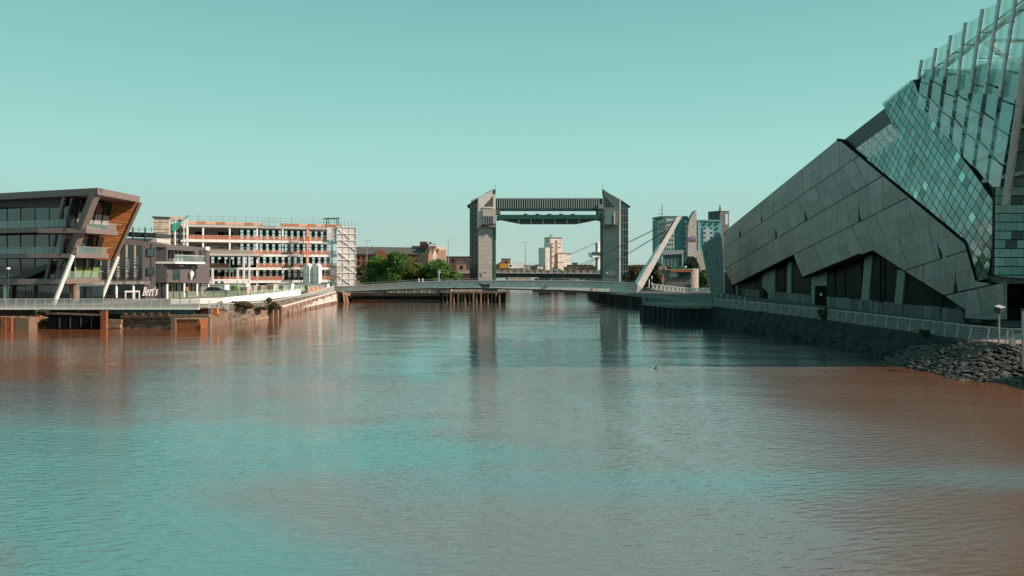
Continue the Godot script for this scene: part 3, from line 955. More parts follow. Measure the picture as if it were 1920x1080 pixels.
func make_right_bank() -> void:
	var sl := B.new()
	for i in bank.size() - 1:
		for s in 16:
			for k in 8:
				var q := []
				for e in [[0, 0], [1, 0], [1, 1], [0, 1]]:
					var p := on_bank(i + (s + e[0]) / 16.0, (k + e[1]) / 8.0 * 1.25)
					if k + e[1] > 0 and k + e[1] < 8:
						p.y += 0.1 * sin(p.x * 5.3 + p.z * 2.7) + 0.14 * sin(p.z * 1.1 + p.x * 2.0) * sin(p.z * 3.7) - 0.1
					q.append(p)
				sl.quad(q[0], q[1], q[2], q[3], q[0] + Vector3(3, -6, 0))
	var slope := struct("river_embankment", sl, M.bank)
	# rough stones laid on the near end of it
	var spots := []
	var s := 3.9
	var row := 0
	while s < 7.62:
		var dense := 0.062 if s < 6.0 else 0.052
		if s > 7.0:
			dense = 0.03
		var t := 0.03 + 0.02 * (row % 2)
		while t < 1.08:
			var edge := 4.15 + 0.8 * (1.0 - t) + 0.2 * sin(t * 9.0)
			if s + rng.randf_range(-0.15, 0.15) > edge:
				spots.append(on_bank(s + rng.randf_range(-0.02, 0.02), t + rng.randf_range(-0.025, 0.025)))
			t += 0.066
		s += dense
		row += 1
	spots.sort_custom(func(a, b): return a.length() < b.length())
	var rest := B.new()
	for k in spots.size():
		var p: Vector3 = spots[k]
		var sz := rng.randf_range(0.15, 0.33)
		var bs := Basis.from_euler(Vector3(rng.randf_range(-0.2, 0.3), rng.randf_range(-0.5, 0.5), rng.randf_range(-0.2, 0.45)))
		var dim := Vector3(sz * rng.randf_range(0.8, 1.5), sz * rng.randf_range(0.36, 0.55), sz)
		if k < 300:
			obj("stone", B.new().rock(p + Vector3(0, 0.06, 0), dim, bs, rng), M["stone_%d" % rng.randi_range(0, 4)], slope)
		else:
			rest.rock(p + Vector3(0, 0.06, 0), dim, bs, rng)
	if rest.v.size():
		obj("stones", rest, M.stone_2, slope).set_meta("kind", "stuff")
	# loose rubble and weed washed up along the rest of the waterline
	var wr := B.new()
	for k in 220:
		var p := on_bank(rng.randf_range(0.0, 4.6), clampf(rng.randfn(0.86, 0.13), 0.2, 1.05))
		var z := rng.randf_range(0.06, 0.2)
		wr.rock(p, Vector3(z * 1.3, z * 0.6, z), Basis.from_euler(Vector3(0, rng.randf() * TAU, 0.2)), rng)
	obj("rubble", wr, M.bank, slope).set_meta("kind", "stuff")
	# promenade railing
	var rl := thing("promenade_railing", "long pale metal railing with many thin bars along the promenade by the tilted building", "railing", Vector3(35, 2.2, -75))
	var line := []
	for k in range(0, bank.size()):
		line.append(Vector3(bank[k][0] + 0.25, 2.2, -bank[k][1] - (0.2 if k > 5 else 0.0)))
	line[line.size() - 1] = Vector3(48, 2.2, -53.9)
	rail_run(rl, line, 1.12, 1.7, 9, M.rail_grey, Vector3(0.22, 0, 0))
	# floodlight
	var fl := thing("floodlight", "square floodlight on a thin grey pole behind the railing beside the stone slope", "floodlight", V(1873, 646, 54.9))
	obj("pole", B.new().tube(V(1873, 646, 54.9), V(1873, 588, 54.9), 0.07, 0.06), M.rail_grey, fl)
	obj("lamp_head", B.new().box(V(1874, 580, 54.9), Vector3(0.55, 0.36, 0.45), Basis.from_euler(Vector3(0.3, 0.5, 0.15))), M.steel_dark, fl)
	obj("hood", B.new().box(V(1875, 575.2, 54.9), Vector3(0.6, 0.05, 0.5), Basis.from_euler(Vector3(0.3, 0.5, 0.15))), M.fin_pale, fl)
	obj("bracket", B.new().bar(V(1868, 587, 54.8), V(1878, 587, 54.8), 0.08), M.steel_dark, fl)
	var bx := thing("control_box", "small grey box on a post in the railing near the floodlight", "box", V(1898, 649, 54.4))
	obj("post", B.new().span(V(1896, 650, 54.6), V(1900, 620, 54.4)), M.rail_grey, bx)
	obj("casing", B.new().box(V(1898, 642, 54.3), Vector3(0.38, 0.55, 0.25)), M.rail_grey, bx)
	var mp := thing("metal_pole", "plain grey pole at the right edge of the stone slope", "pole", Vector3(36.05, 0.9, -51.6))
	obj("shaft", B.new().tube(Vector3(36.05, 0.9, -51.6), Vector3(36.05, 5.0, -51.6), 0.09), M.rail_grey, mp)
	obj("collar", B.new().tube(Vector3(36.05, 4.9, -51.6), Vector3(36.05, 5.06, -51.6), 0.13), M.steel_dark, mp)
	# unseen raised deck added beyond the pole to keep the low sun off the stones
	var vd := thing("added_deck", "raised concrete deck added out of view to shade the stones by the metal pole", "deck", Vector3(43, 0, -48))
	obj("base", B.new().hexa1([Vector3(37.4, -0.5, -45), Vector3(52, -0.5, -45), Vector3(52, -0.5, -49.6), Vector3(38.4, -0.5, -49.6), Vector3(38.0, 3.4, -45), Vector3(52, 3.4, -45), Vector3(52, 3.4, -49.9), Vector3(38.8, 3.4, -49.9)]), M.concrete_dark, vd)
	obj("parapet", B.new().span(Vector3(38.8, 3.4, -49.9), Vector3(52, 4.5, -49.6)), M.concrete, vd)
	# pile-walled bastion where slope and quay meet
	var ba := thing("piled_bastion", "dark sheet piled quay head jutting into the water below the leaning blue-grey slab", "quay", Vector3(25, 0, -112))
	obj("deck", slab([21.3, 119, 21.3, 116.6, 24.3, 107.9, 29.6, 107.6, 29.6, 119], 1.3, 2.24), M.concrete_dark, ba)
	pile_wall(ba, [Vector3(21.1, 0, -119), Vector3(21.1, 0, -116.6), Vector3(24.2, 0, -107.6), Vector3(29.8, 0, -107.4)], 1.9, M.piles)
	obj("capping_beam", B.new().bar(Vector3(21.05, 2.05, -116.7), Vector3(24.2, 2.05, -107.5), 0.5, 0.36).bar(Vector3(24.2, 2.05, -107.5), Vector3(29.6, 2.05, -107.3), 0.5, 0.36), M.concrete_dark, ba)
	var br := thing("bastion_railing", "greenish railing with close leaning bars on top of the dark piled quay head", "railing", Vector3(24, 2.24, -112))
	rail_run(br, [Vector3(21.2, 2.24, -118.6), Vector3(21.2, 2.24, -116.6), Vector3(24.3, 2.24, -107.8), Vector3(29.4, 2.24, -107.6)], 1.1, 0.55, 5, mat("rail_green", 0.2, 0.27, 0.25, 0.5), Vector3(-0.06, 0, 0.06), 0.05)
	# quay further up river
	var q := thing("right_quay", "dark timber and pile faced quay on the right bank under the end of the footbridge", "quay", Vector3(23, 0, -165))
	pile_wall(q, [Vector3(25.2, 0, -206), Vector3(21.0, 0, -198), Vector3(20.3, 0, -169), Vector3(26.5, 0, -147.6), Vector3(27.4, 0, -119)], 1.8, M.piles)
	obj("capping_beam", B.new().bar(Vector3(20.2, 2.05, -169), Vector3(26.5, 2.05, -147.4), 0.7, 0.4).bar(Vector3(20.2, 2.05, -169), Vector3(20.9, 2.05, -198), 0.7, 0.4), M.concrete_dark, q)
	for k in 6:
		var p := Vector3(20.1, 0, -169).lerp(Vector3(26.4, 0, -147.5), (k + 0.5) / 6.0)
		obj("fender", B.new().span(p + Vector3(-0.25, -0.5, -0.2), p + Vector3(0.1, 1.9, 0.4)), M.rust_dark, q)
	# white ramp up to the footbridge
	var ra := thing("access_ramp", "curved ramp with white tube railings leading up to the footbridge on the right bank", "ramp", V(1270, 551, 164))
	var rp := [V(1222, 543.5, 174), V(1245, 546.5, 170), V(1268, 550, 166), V(1287, 552, 162), V(1330, 552.5, 161)]
	var deck := B.new()
	for k in rp.size() - 1:
		var a: Vector3 = rp[k]
		var b: Vector3 = rp[k + 1]
		deck.hexa(PackedVector3Array([a - Vector3(0, 0.5, 0), b - Vector3(0, 0.5, 0), b + Vector3(1.0, -0.5, -2.4), a + Vector3(1.0, -0.5, -2.4), a, b, b + Vector3(1.0, 0, -2.4), a + Vector3(1.0, 0, -2.4)]))
	obj("deck", deck, M.concrete_dark, ra)
	rail_run(ra, rp, 1.3, 1.3, 3, M.white, Vector3(0.25, 0, 0), 0.14)
	var rp2 := []
	for p in rp:
		rp2.append(p + Vector3(1.0, 0.02, -2.4))
	rail_run(ra, rp2, 1.3, 1.5, 2, M.white, Vector3(-0.25, 0, 0), 0.13)
	for k in 6:
		var bo := thing("bollard", "short pale bollard, number %s in the row at the foot of the leaning blue-grey slab" % ["one", "two", "three", "four", "five", "six"][k], "bollard", V(1342 + k * 11.0, 560, 126 - k * 3.0), "bollards by the leaning slab")
		bo.set_meta("label", ["short pale bollard furthest left in the row below the leaning slab", "second short pale bollard from the left below the leaning slab", "third short pale bollard from the left below the leaning slab", "third short pale bollard from the right below the dark fold", "second short pale bollard from the right below the dark fold", "short pale bollard furthest right in the row below the dark fold"][k])
		var at := bo.position
		at.y = 2.2
		bo.position = at
		obj("post", B.new().tube(at, at + Vector3(0, 0.95, 0), 0.11, 0.1), M.rail_grey, bo)
		obj("cap", B.new().tube(at + Vector3(0, 0.95, 0), at + Vector3(0, 1.15, 0), 0.14, 0.05), M.white_steel, bo)

func pile_wall(t: Node3D, pts: Array, top: float, m: Material, called := "pile_wall") -> void:
	# corrugated steel sheet: pans forward and back
	var b := B.new()
	for k in pts.size() - 1:
		var a: Vector3 = pts[k]
		var e: Vector3 = pts[k + 1]
		var dir := (e - a).normalized()
		var out := Vector3(-dir.z, 0, dir.x)
		if out.dot(Vector3(-a.x * 0.02 - 0.2, 0, 1)) < 0.0:
			out = -out
		var n := maxi(2, int(a.distance_to(e) / 0.7))
		var step := a.distance_to(e) / n
		for i in n:
			var q := a + dir * (i * step)
			var o0 := 0.0 if i % 2 else 0.34
			var pr := [q + out * o0, q + dir * step * 0.78 + out * o0, q + dir * step + out * (0.34 - o0)]
			for j in 2:
				b.quad(pr[j] + Vector3(0, -0.8, 0), pr[j + 1] + Vector3(0, -0.8, 0), pr[j + 1] + Vector3(0, top, 0), pr[j] + Vector3(0, top, 0), q - out * 3.0)
	obj(called, b, m, t)

# ---------------------------------------------------------------- footbridge

func make_footbridge() -> void:
	var K := Face.new(Vector3(0, 0, -163), Vector3(1, 0, 0), Vector3(0, 1, 0))
	var t := thing("footbridge", "grey swing footbridge with a long box girder and a leaning mast over the river", "bridge", V(1194, 549, 163))
	obj("girder", B.new().prism(K, K.poly([630, 539, 700, 534.5, 793, 529.3, 860, 527.6, 960, 527, 1110, 528, 1190, 531.5, 1203, 541, 1194, 549, 1154, 547.8, 1060, 543.5, 945, 540.5, 903, 539.2, 797, 540.2, 716, 543.5, 630.6, 547.5]), -3.6, 0.0), M.bridge_grey, t)
	obj("deck_plate", B.new().prism(K, K.poly([630, 537.6, 793, 528, 860, 526.4, 960, 525.8, 1110, 526.8, 1189, 530, 1189, 531.6, 1110, 528.2, 960, 527.2, 860, 527.8, 793, 529.5, 630, 539.2]), -4.4, 0.35), M.rail_grey, t)
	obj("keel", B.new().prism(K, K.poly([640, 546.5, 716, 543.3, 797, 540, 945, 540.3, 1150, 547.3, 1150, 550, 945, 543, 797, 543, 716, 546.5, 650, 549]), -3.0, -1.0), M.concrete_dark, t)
	var fac := B.new()
	var shade_plate := K.poly([894, 531, 905, 538.6, 918, 538.6, 918, 531.5, 911, 533.6])
	fac.prism(K, shade_plate, 0.002, 0.05)
	obj("facet", fac, M.steel_dark, t)  # flat dark plate puts the shade of a turned facet on the girder
	# pivot knuckle and mast: a ridged box that leans away to the right
	var c := func(x: float, y: float, d: float) -> Vector3: return V(x, y, d)
	var kn := B.new()
	kn.hexa(PackedVector3Array([c.call(1194, 549.5, 162.7), c.call(1160, 548, 162.7), c.call(1160, 531, 162.7), c.call(1195, 532, 161.6), c.call(1194, 549.5, 166), c.call(1160, 548, 166), c.call(1160, 531, 166), c.call(1195, 532, 166)]))
	obj("knuckle", kn, M.bridge_grey, t)
	var ms := B.new()
	var base := [c.call(1188.5, 530.5, 163.6), c.call(1195, 532, 161.6), c.call(1204, 541.5, 162.8), c.call(1197, 540, 165.5)]
	var top := [c.call(1266.5, 408.5, 163.6), c.call(1270, 406, 162.8), c.call(1278.5, 405.2, 163.2), c.call(1275, 405.5, 164.4)]
	ms.hexa(PackedVector3Array(base + top))
	# lower point of the knuckle under the mast
	ms.hexa(PackedVector3Array([c.call(1194, 549.5, 162.7), c.call(1195, 549, 162.9), c.call(1196, 549, 165.4), c.call(1195, 549, 165.5), base[1], base[2], base[3], base[0]]))
	obj("mast", ms, M.bridge_grey, t)
	var la: Vector3 = base[0]
	var lb: Vector3 = base[1]
	var lc: Vector3 = top[0]
	var ld: Vector3 = top[1]
	var nrm := Vector3(-0.05, 0.02, 0.06)
	obj("mast_plate", B.new().hexa2(la.lerp(lc, 0.60) + nrm, lb.lerp(ld, 0.60) + nrm, lb.lerp(ld, 0.96) + nrm, la.lerp(lc, 0.96) + nrm, 0.05), M.rust, t)
	for e in [[1020, 529], [1030, 529], [1082, 529.5], [1092, 529.5]]:
		obj("stay_cable", B.new().tube(c.call(1269 if e[0] < 1050 else 1257, 410 if e[0] < 1050 else 428, 163.4), c.call(e[0], e[1], 163.4), 0.05, 0.05, 5), M.steel_dark, t)
	# handrails
	var pts := []
	for e in [[632, 538.2], [700, 534], [793, 528.6], [860, 527], [960, 526.4], [1110, 527.3], [1186, 530.3]]:
		pts.append(V(e[0], e[1], 163.2))
	rail_run(t, pts, 0.55, 3.0, 2, M.rail_grey, Vector3(0, 0, 0), 0.05)
	for k in 2:
		obj("marker_post", B.new().span(V(784.5 + k * 7, 529, 162.6), V(786.6 + k * 7, 522, 162.4)), M.white, t)
	var sg := obj("round_sign", B.new().tube(V(1023.5, 537, 163.0), V(1023.5, 537, 162.84), 0.38, 0.38, 16), M.steel_dark, t)
	obj("sign_ring", B.new().tube(V(1023.5, 537, 162.84), V(1023.5, 537, 162.80), 0.22, 0.22, 12), M.white, sg)
	obj("sign_bar", B.new().box(V(1023.5, 537, 162.78), Vector3(0.3, 0.07, 0.03)), M.steel_dark, sg)
	obj("navigation_light", B.new().box(V(1109, 543.5, 162.7), Vector3(0.5, 0.7, 0.3)), M.orange_board, t)

func make_jetty() -> void:
	var t := thing("timber_jetty", "low dark jetty of sheet piles with a timber dolphin below the footbridge", "jetty", Vector3(-20, 0, -172))
	obj("deck", slab([-40.5, 182, -40.5, 176.6, -14, 175.5, -14, 166.5, -1.8, 166.5, -1.6, 177, -6, 205, -12, 205, -16, 182], 0.9, 1.7), M.old_timber, t)
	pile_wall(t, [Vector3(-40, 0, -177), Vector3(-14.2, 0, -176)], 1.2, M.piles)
	obj("waling", B.new().bar(Vector3(-40, 1.4, -176.4), Vector3(-14, 1.4, -175.2), 0.5, 0.5), M.steel_dark, t)
	for k in 17:
		var x := -15.4 + k * 0.84
		var d := 161.2 if k % 3 == 0 else 163.0 + (k % 2)
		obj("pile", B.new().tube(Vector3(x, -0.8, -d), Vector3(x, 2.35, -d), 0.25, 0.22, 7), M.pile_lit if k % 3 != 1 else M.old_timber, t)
	obj("top_beam", B.new().bar(Vector3(-15.6, 2.45, -161.0), Vector3(-1.7, 2.45, -160.9), 0.45, 0.26), M.quay_stone_c, t)
	obj("inner_beam", B.new().bar(Vector3(-16.6, 2.2, -163.8), Vector3(-1.7, 2.2, -164.2), 0.35, 0.3), M.old_timber, t)
	obj("end_post", B.new().span(Vector3(-15.9, -0.8, -161.5), Vector3(-15.2, 2.3, -160.7)), M.black, t)
	obj("end_post", B.new().span(Vector3(-2.3, -0.8, -165), Vector3(-1.4, 2.3, -161.5)), M.black, t)
	obj("dark_backing", B.new().span(Vector3(-14.5, -0.8, -166.8), Vector3(-1.7, 1.9, -166.4)), M.black, t)  # black sheet added as the shade between the piles
	var jr := thing("jetty_railing", "low white railing along the jetty under the footbridge", "railing", Vector3(-20, 1.7, -175))
	rail_run(jr, [Vector3(-31, 1.7, -176.0), Vector3(-14.2, 1.7, -175.4), Vector3(-14.1, 1.9, -167), Vector3(-6, 1.9, -167)], 1.05, 1.9, 2, M.white, Vector3.ZERO, 0.07)
	var kp := Face.new(Vector3(0, 0, -164), Vector3(1, 0, 0), Vector3(0, 1, 0))
	for e in [[701, 546, 722, 545, 718, 553.5, 704, 553.5, "left hand concrete bridge seat under the footbridge"], [814, 541, 836, 541, 832, 549, 818, 549, "middle concrete bridge seat under the footbridge, left of the lit piles"], [902, 540, 934, 539.5, 932, 547.5, 906, 547.5, "largest dark bridge seat on the timber piles under the footbridge"]]:
		var q := kp.poly([e[0], e[1], e[2], e[3], e[4], e[5], e[6], e[7]])
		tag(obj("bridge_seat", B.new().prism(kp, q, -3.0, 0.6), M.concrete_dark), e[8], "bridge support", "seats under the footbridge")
	var ml := thing("mooring_light", "thin grey mast with a lamp standing at the end of the jetty", "mast", V(919, 540, 161))
	obj("shaft", B.new().tube(V(919, 541, 161.6), V(919, 494, 161.6), 0.07, 0.05, 6), M.rail_grey, ml)
	obj("lamp", B.new().tube(V(919, 495, 161.6), V(919, 492, 161.6), 0.13, 0.1, 8), M.white_steel, ml)

# ---------------------------------------------------------------- left bank: angular office building

func make_office() -> void:
	var t := thing("angular_office", "dark angular office building with a leaning portal end, timber lining and slanted white columns", "building", Vector3(-72, 2.5, -112))
	var xe := func(y: float) -> float: return -59.5 - (19.33 - y) * 0.39
	var C := Face.new(Vector3(-59.5, 0, -105), Vector3(0.9305, 0, 0.366), Vector3.UP)
	# roof slab with its fascia
	obj("roof", slab([-59.5, 105, -59.9, 117.7, -112, 138, -130, 133], 18.35, 19.33), M.brown_clad, t)
	# front: dark upper wall, three storeys of glass behind balconies
	obj("upper_wall", B.new().prism(C, C.poly([-60, 376, 122, 367, 118, 389, -60, 389], -1.5), -2.0, -1.5), M.dark_clad, t)
	var core := slab([-71.5, 113.6, -69.5, 116.6, -112, 138, -124, 135], 2.5, 18.3)
	obj("core", core, M.dark_clad, t)
	var bays := [-60.0, -40.0, -16.0, 13.0, 38.0, 65.0, 92.0, 118.0, 141.0]
	for lev in [[17.05, 13.75, -1.7], [12.9, 9.95, -1.9], [9.2, 6.2, -2.1]]:
		for k in bays.size() - 1:
			var a := C.px(bays[k], 430, lev[2]).x
			var b := C.px(bays[k + 1], 430, lev[2]).x
			obj("window", B.new().prism(C, P2([a + 0.05, lev[1], b - 0.05, lev[1], b - 0.05, lev[0], a + 0.05, lev[0]]), lev[2] - 0.08, lev[2]), M.blue_glass if k % 3 != 1 else M.dark_glass, t)
			obj("mullion", B.new().prism(C, P2([b - 0.06, lev[1], b + 0.06, lev[1], b + 0.06, lev[0], b - 0.06, lev[0]]), lev[2] - 0.1, lev[2] + 0.12), M.rail_grey, t)
	# balcony slabs, ends lit
	for e in [[13.85, 13.15, 140.0, 425.0], [9.88, 9.28, 120.0, 476.0], [6.16, 5.2, 85.0, 527.0]]:
		var b := C.px(e[2], e[3], 0.3).x
		obj("balcony_slab", B.new().prism(C, P2([-62, e[1], b, e[1], b, e[0], -62, e[0]]), -4.0, 0.3), M.brown_clad, t)
		if e[2] > 100:
			var rl := obj("top_rail", B.new().bar(C.p(-62, e[0] + 1.05, 0.2), C.p(b + 0.5, e[0] + 1.05, 0.2), 0.07), M.rail_grey, t)
			rl.name = "top_rail"
			for k in 9:
				var a0 := b - 0.2 - k * 4.2
				obj("glass_guard", B.new().prism(C, P2([a0 - 4.1, e[0] + 0.05, a0, e[0] + 0.05, a0, e[0] + 1.0, a0 - 4.1, e[0] + 1.0]), 0.17, 0.2), M.balustrade, t)
	# slanted post behind the balconies
	var sp := [[121.5, 365.6], [85, 534]]
	var s0 := C.px(sp[0][0], sp[0][1], -0.5)
	var s1 := C.px(sp[1][0], sp[1][1], -0.5)
	obj("slanted_post", B.new().bar(C.p(s0.x, s0.y, -0.5), C.p(s1.x, s1.y, -0.5), 0.34, 0.5), M.brown_clad, t)
	# front leg of the portal
	obj("portal_leg", B.new().prism(C, C.poly([169, 361, 183, 352.5, 133, 481, 120, 481]), -0.9, 0.05), M.brown_clad, t)
	# diagonal soffit under the first floor
	obj("raking_soffit", B.new().prism(C, C.poly([112, 486, 120, 490, 20, 535, -5, 538, -5, 528], -0.8), -2.4, -0.8), M.dark_clad, t)
	# end: timber lined rear wing, built of planks
	var R := Face.new(Vector3(-62.5, 0, -117.5), Vector3(0.955, 0, -0.297), Vector3.UP)
	var xr := func(y: float) -> float: return (xe.call(y) + 62.5) / 0.955
	var lining := obj("timber_wall", B.new().prism(R, P2([-10.5, 9.0, xr.call(9.0) - 0.3, 9.0, xr.call(18.35) - 0.3, 18.35, -10.5, 18.35]), -0.4, -0.12), M.timber_b, t)
	var y := 9.05
	var k2 := 0
	while y < 18.2:
		obj("plank", B.new().prism(R, P2([-10.4, y, xr.call(y) - 0.32, y, xr.call(y + 0.4) - 0.32, y + 0.4, -10.4, y + 0.4]), -0.12, -0.05 - 0.03 * (k2 % 2)), M.timber if k2 % 3 else M.timber_b, lining)
		y += 0.425
		k2 += 1
	obj("portal_leg", B.new().prism(R, P2([xr.call(9.0) - 0.32, 9.0, xr.call(9.0), 9.0, xr.call(18.35), 18.35, xr.call(18.35) - 0.32, 18.35]), -0.4, 0.25), M.brown_clad, t)
	# glazing at the back of the loggias
	var N := Face.new(Vector3(-67.5, 0, -104), Vector3(0, 0, -1), Vector3(0.2, 1, 0))
	for lev in [[13.6, 18.3], [9.9, 12.9], [6.2, 9.3]]:
		for k in 5:
			var u0 := 2.2 + k * 2.2
			var w := obj("loggia_window", B.new().prism(N, P2([u0 + 0.06, lev[0], u0 + 2.12, lev[0], u0 + 2.12, lev[1], u0 + 0.06, lev[1]]), -0.2, -0.1), M.dark_glass, t)
			obj("mullion", B.new().prism(N, P2([u0 - 0.06, lev[0], u0 + 0.06, lev[0], u0 + 0.06, lev[1], u0 - 0.06, lev[1]]), -0.2, 0.05), M.steel_dark, t)
			if lev[0] > 13.0 and k > 0:
				obj("blind", B.new().prism(N, P2([u0 + 0.12, 14.9, u0 + 2.0, 14.9, u0 + 2.0, 16.4, u0 + 0.12, 16.4]), -0.1, -0.06), M.concrete, w)
			if lev[0] < 7.0 and k > 0:
				obj("blind", B.new().prism(N, P2([u0 + 0.12, 6.3, u0 + 2.0, 6.3, u0 + 2.0, 8.0, u0 + 0.12, 8.0]), -0.1, -0.06), M.lime, w)
	# loggia floors and glass guards
	for e in [[13.6, 12.9], [9.9, 9.3], [6.2, 5.5]]:
		var x1: float = xe.call(e[0] - 0.3)
		obj("loggia_floor", slab([x1, 106.2, x1, 114.8, x1 - 7.0, 114.8, x1 - 7.0, 106.2], e[1], e[0]), M.brown_clad, t)
		for k in 4:
			var d0 := 106.5 + k * 2.0
			obj("glass_guard", B.new().span(Vector3(x1 - 0.12, e[0], -d0), Vector3(x1 - 0.08, e[0] + 1.0, -d0 - 1.95)), M.balustrade, t)
		obj("top_rail", B.new().bar(Vector3(x1 - 0.1, e[0] + 1.05, -106.4), Vector3(x1 - 0.1, e[0] + 1.05, -116.0), 0.08), M.rail_grey, t)
	# columns
	for d in [105.4, 117.4]:
		obj("slanted_column", B.new().tube(Vector3(xe.call(2.5), 2.5, -d), Vector3(xe.call(9.6), 9.6, -d), 0.3, 0.3, 14), M.white, t)
	for x in [11.5, -30.0]:
		var q := C.px(x, 560, -0.6)
		obj("round_column", B.new().tube(C.p(q.x, 2.5, -0.6), C.p(q.x, 5.3, -0.6), 0.34, 0.34, 14), M.white, t)
	# ground floor
	var gx := [-60, -30, 12, 30, 48, 60, 78, 95, 112, 131]
	for k in gx.size() - 1:
		var a := C.px(gx[k], 550, -3.0).x
		var b := C.px(gx[k + 1], 550, -3.0).x
		obj("shop_window", B.new().prism(C, P2([a + 0.05, 2.5, b - 0.05, 2.5, b - 0.05, 5.2, a + 0.05, 5.2]), -3.1, -3.0), M.blue_glass if k % 2 else M.dark_glass, t)
	var pier := obj("slatted_pier", B.new().prism(C, C.poly([132, 534, 140, 534, 140, 567, 132, 567], -1.6), -2.4, -1.7), M.concrete_dark, t)
	for k in 9:
		var q := C.px(136, 535.5 + k * 3.2, -1.5)
		obj("slat", B.new().box(C.p(q.x, q.y, -1.55), Vector3(0.66, 0.13, 0.16), Basis(C.u, C.v, C.n)), M.orange_board, pier)
	for k in 5:
		var x0 := 141.0 + k * 10.5
		obj("shop_window", B.new().prism(C, C.poly([x0 + 0.5, 537, x0 + 10, 537, x0 + 10, 568, x0 + 0.5, 568], -3.0), -3.1, -3.0), M.blue_glass, t)
	var lp := thing("street_lamp", "thin dark street lamp with a flat pale head in front of the angular office", "street lamp", V(15.5, 571, 100))
	obj("post", B.new().tube(V(15.5, 571, 100), V(15.5, 504, 100), 0.1, 0.07), M.steel_dark, lp)
	obj("lamp_head", B.new().lathe(V(15.5, 505, 100), [[0.1, 0.0], [0.28, 0.12], [0.25, 0.2], [0.0, 0.28]], 12), M.white, lp)

# ---------------------------------------------------------------- restaurant

func framed_window(t: Node3D, f: Face, r: PackedVector2Array, w: float, glass_m: Material, bars := 0) -> MeshInstance3D:
	var g := obj("window", B.new().prism(f, r, w - 0.25, w + 0.02), glass_m, t)
	var lo := r[0].min(r[2])
	var hi := r[0].max(r[2])
	var fr := B.new()
	var th := 0.09
	for q in [[lo.x - th, lo.y - th, hi.x + th, lo.y], [lo.x - th, hi.y, hi.x + th, hi.y + th], [lo.x - th, lo.y, lo.x, hi.y], [hi.x, lo.y, hi.x + th, hi.y]]:
		fr.prism(f, P2([q[0], q[1], q[2], q[1], q[2], q[3], q[0], q[3]]), w - 0.1, w + 0.09)
	for k in bars:
		var y := lerpf(lo.y, hi.y, (k + 1.0) / (bars + 1.0))
		fr.prism(f, P2([lo.x, y - 0.04, hi.x, y - 0.04, hi.x, y + 0.04, lo.x, y + 0.04]), w, w + 0.06)
	obj("frame", fr, M.steel_dark, g)
	return g

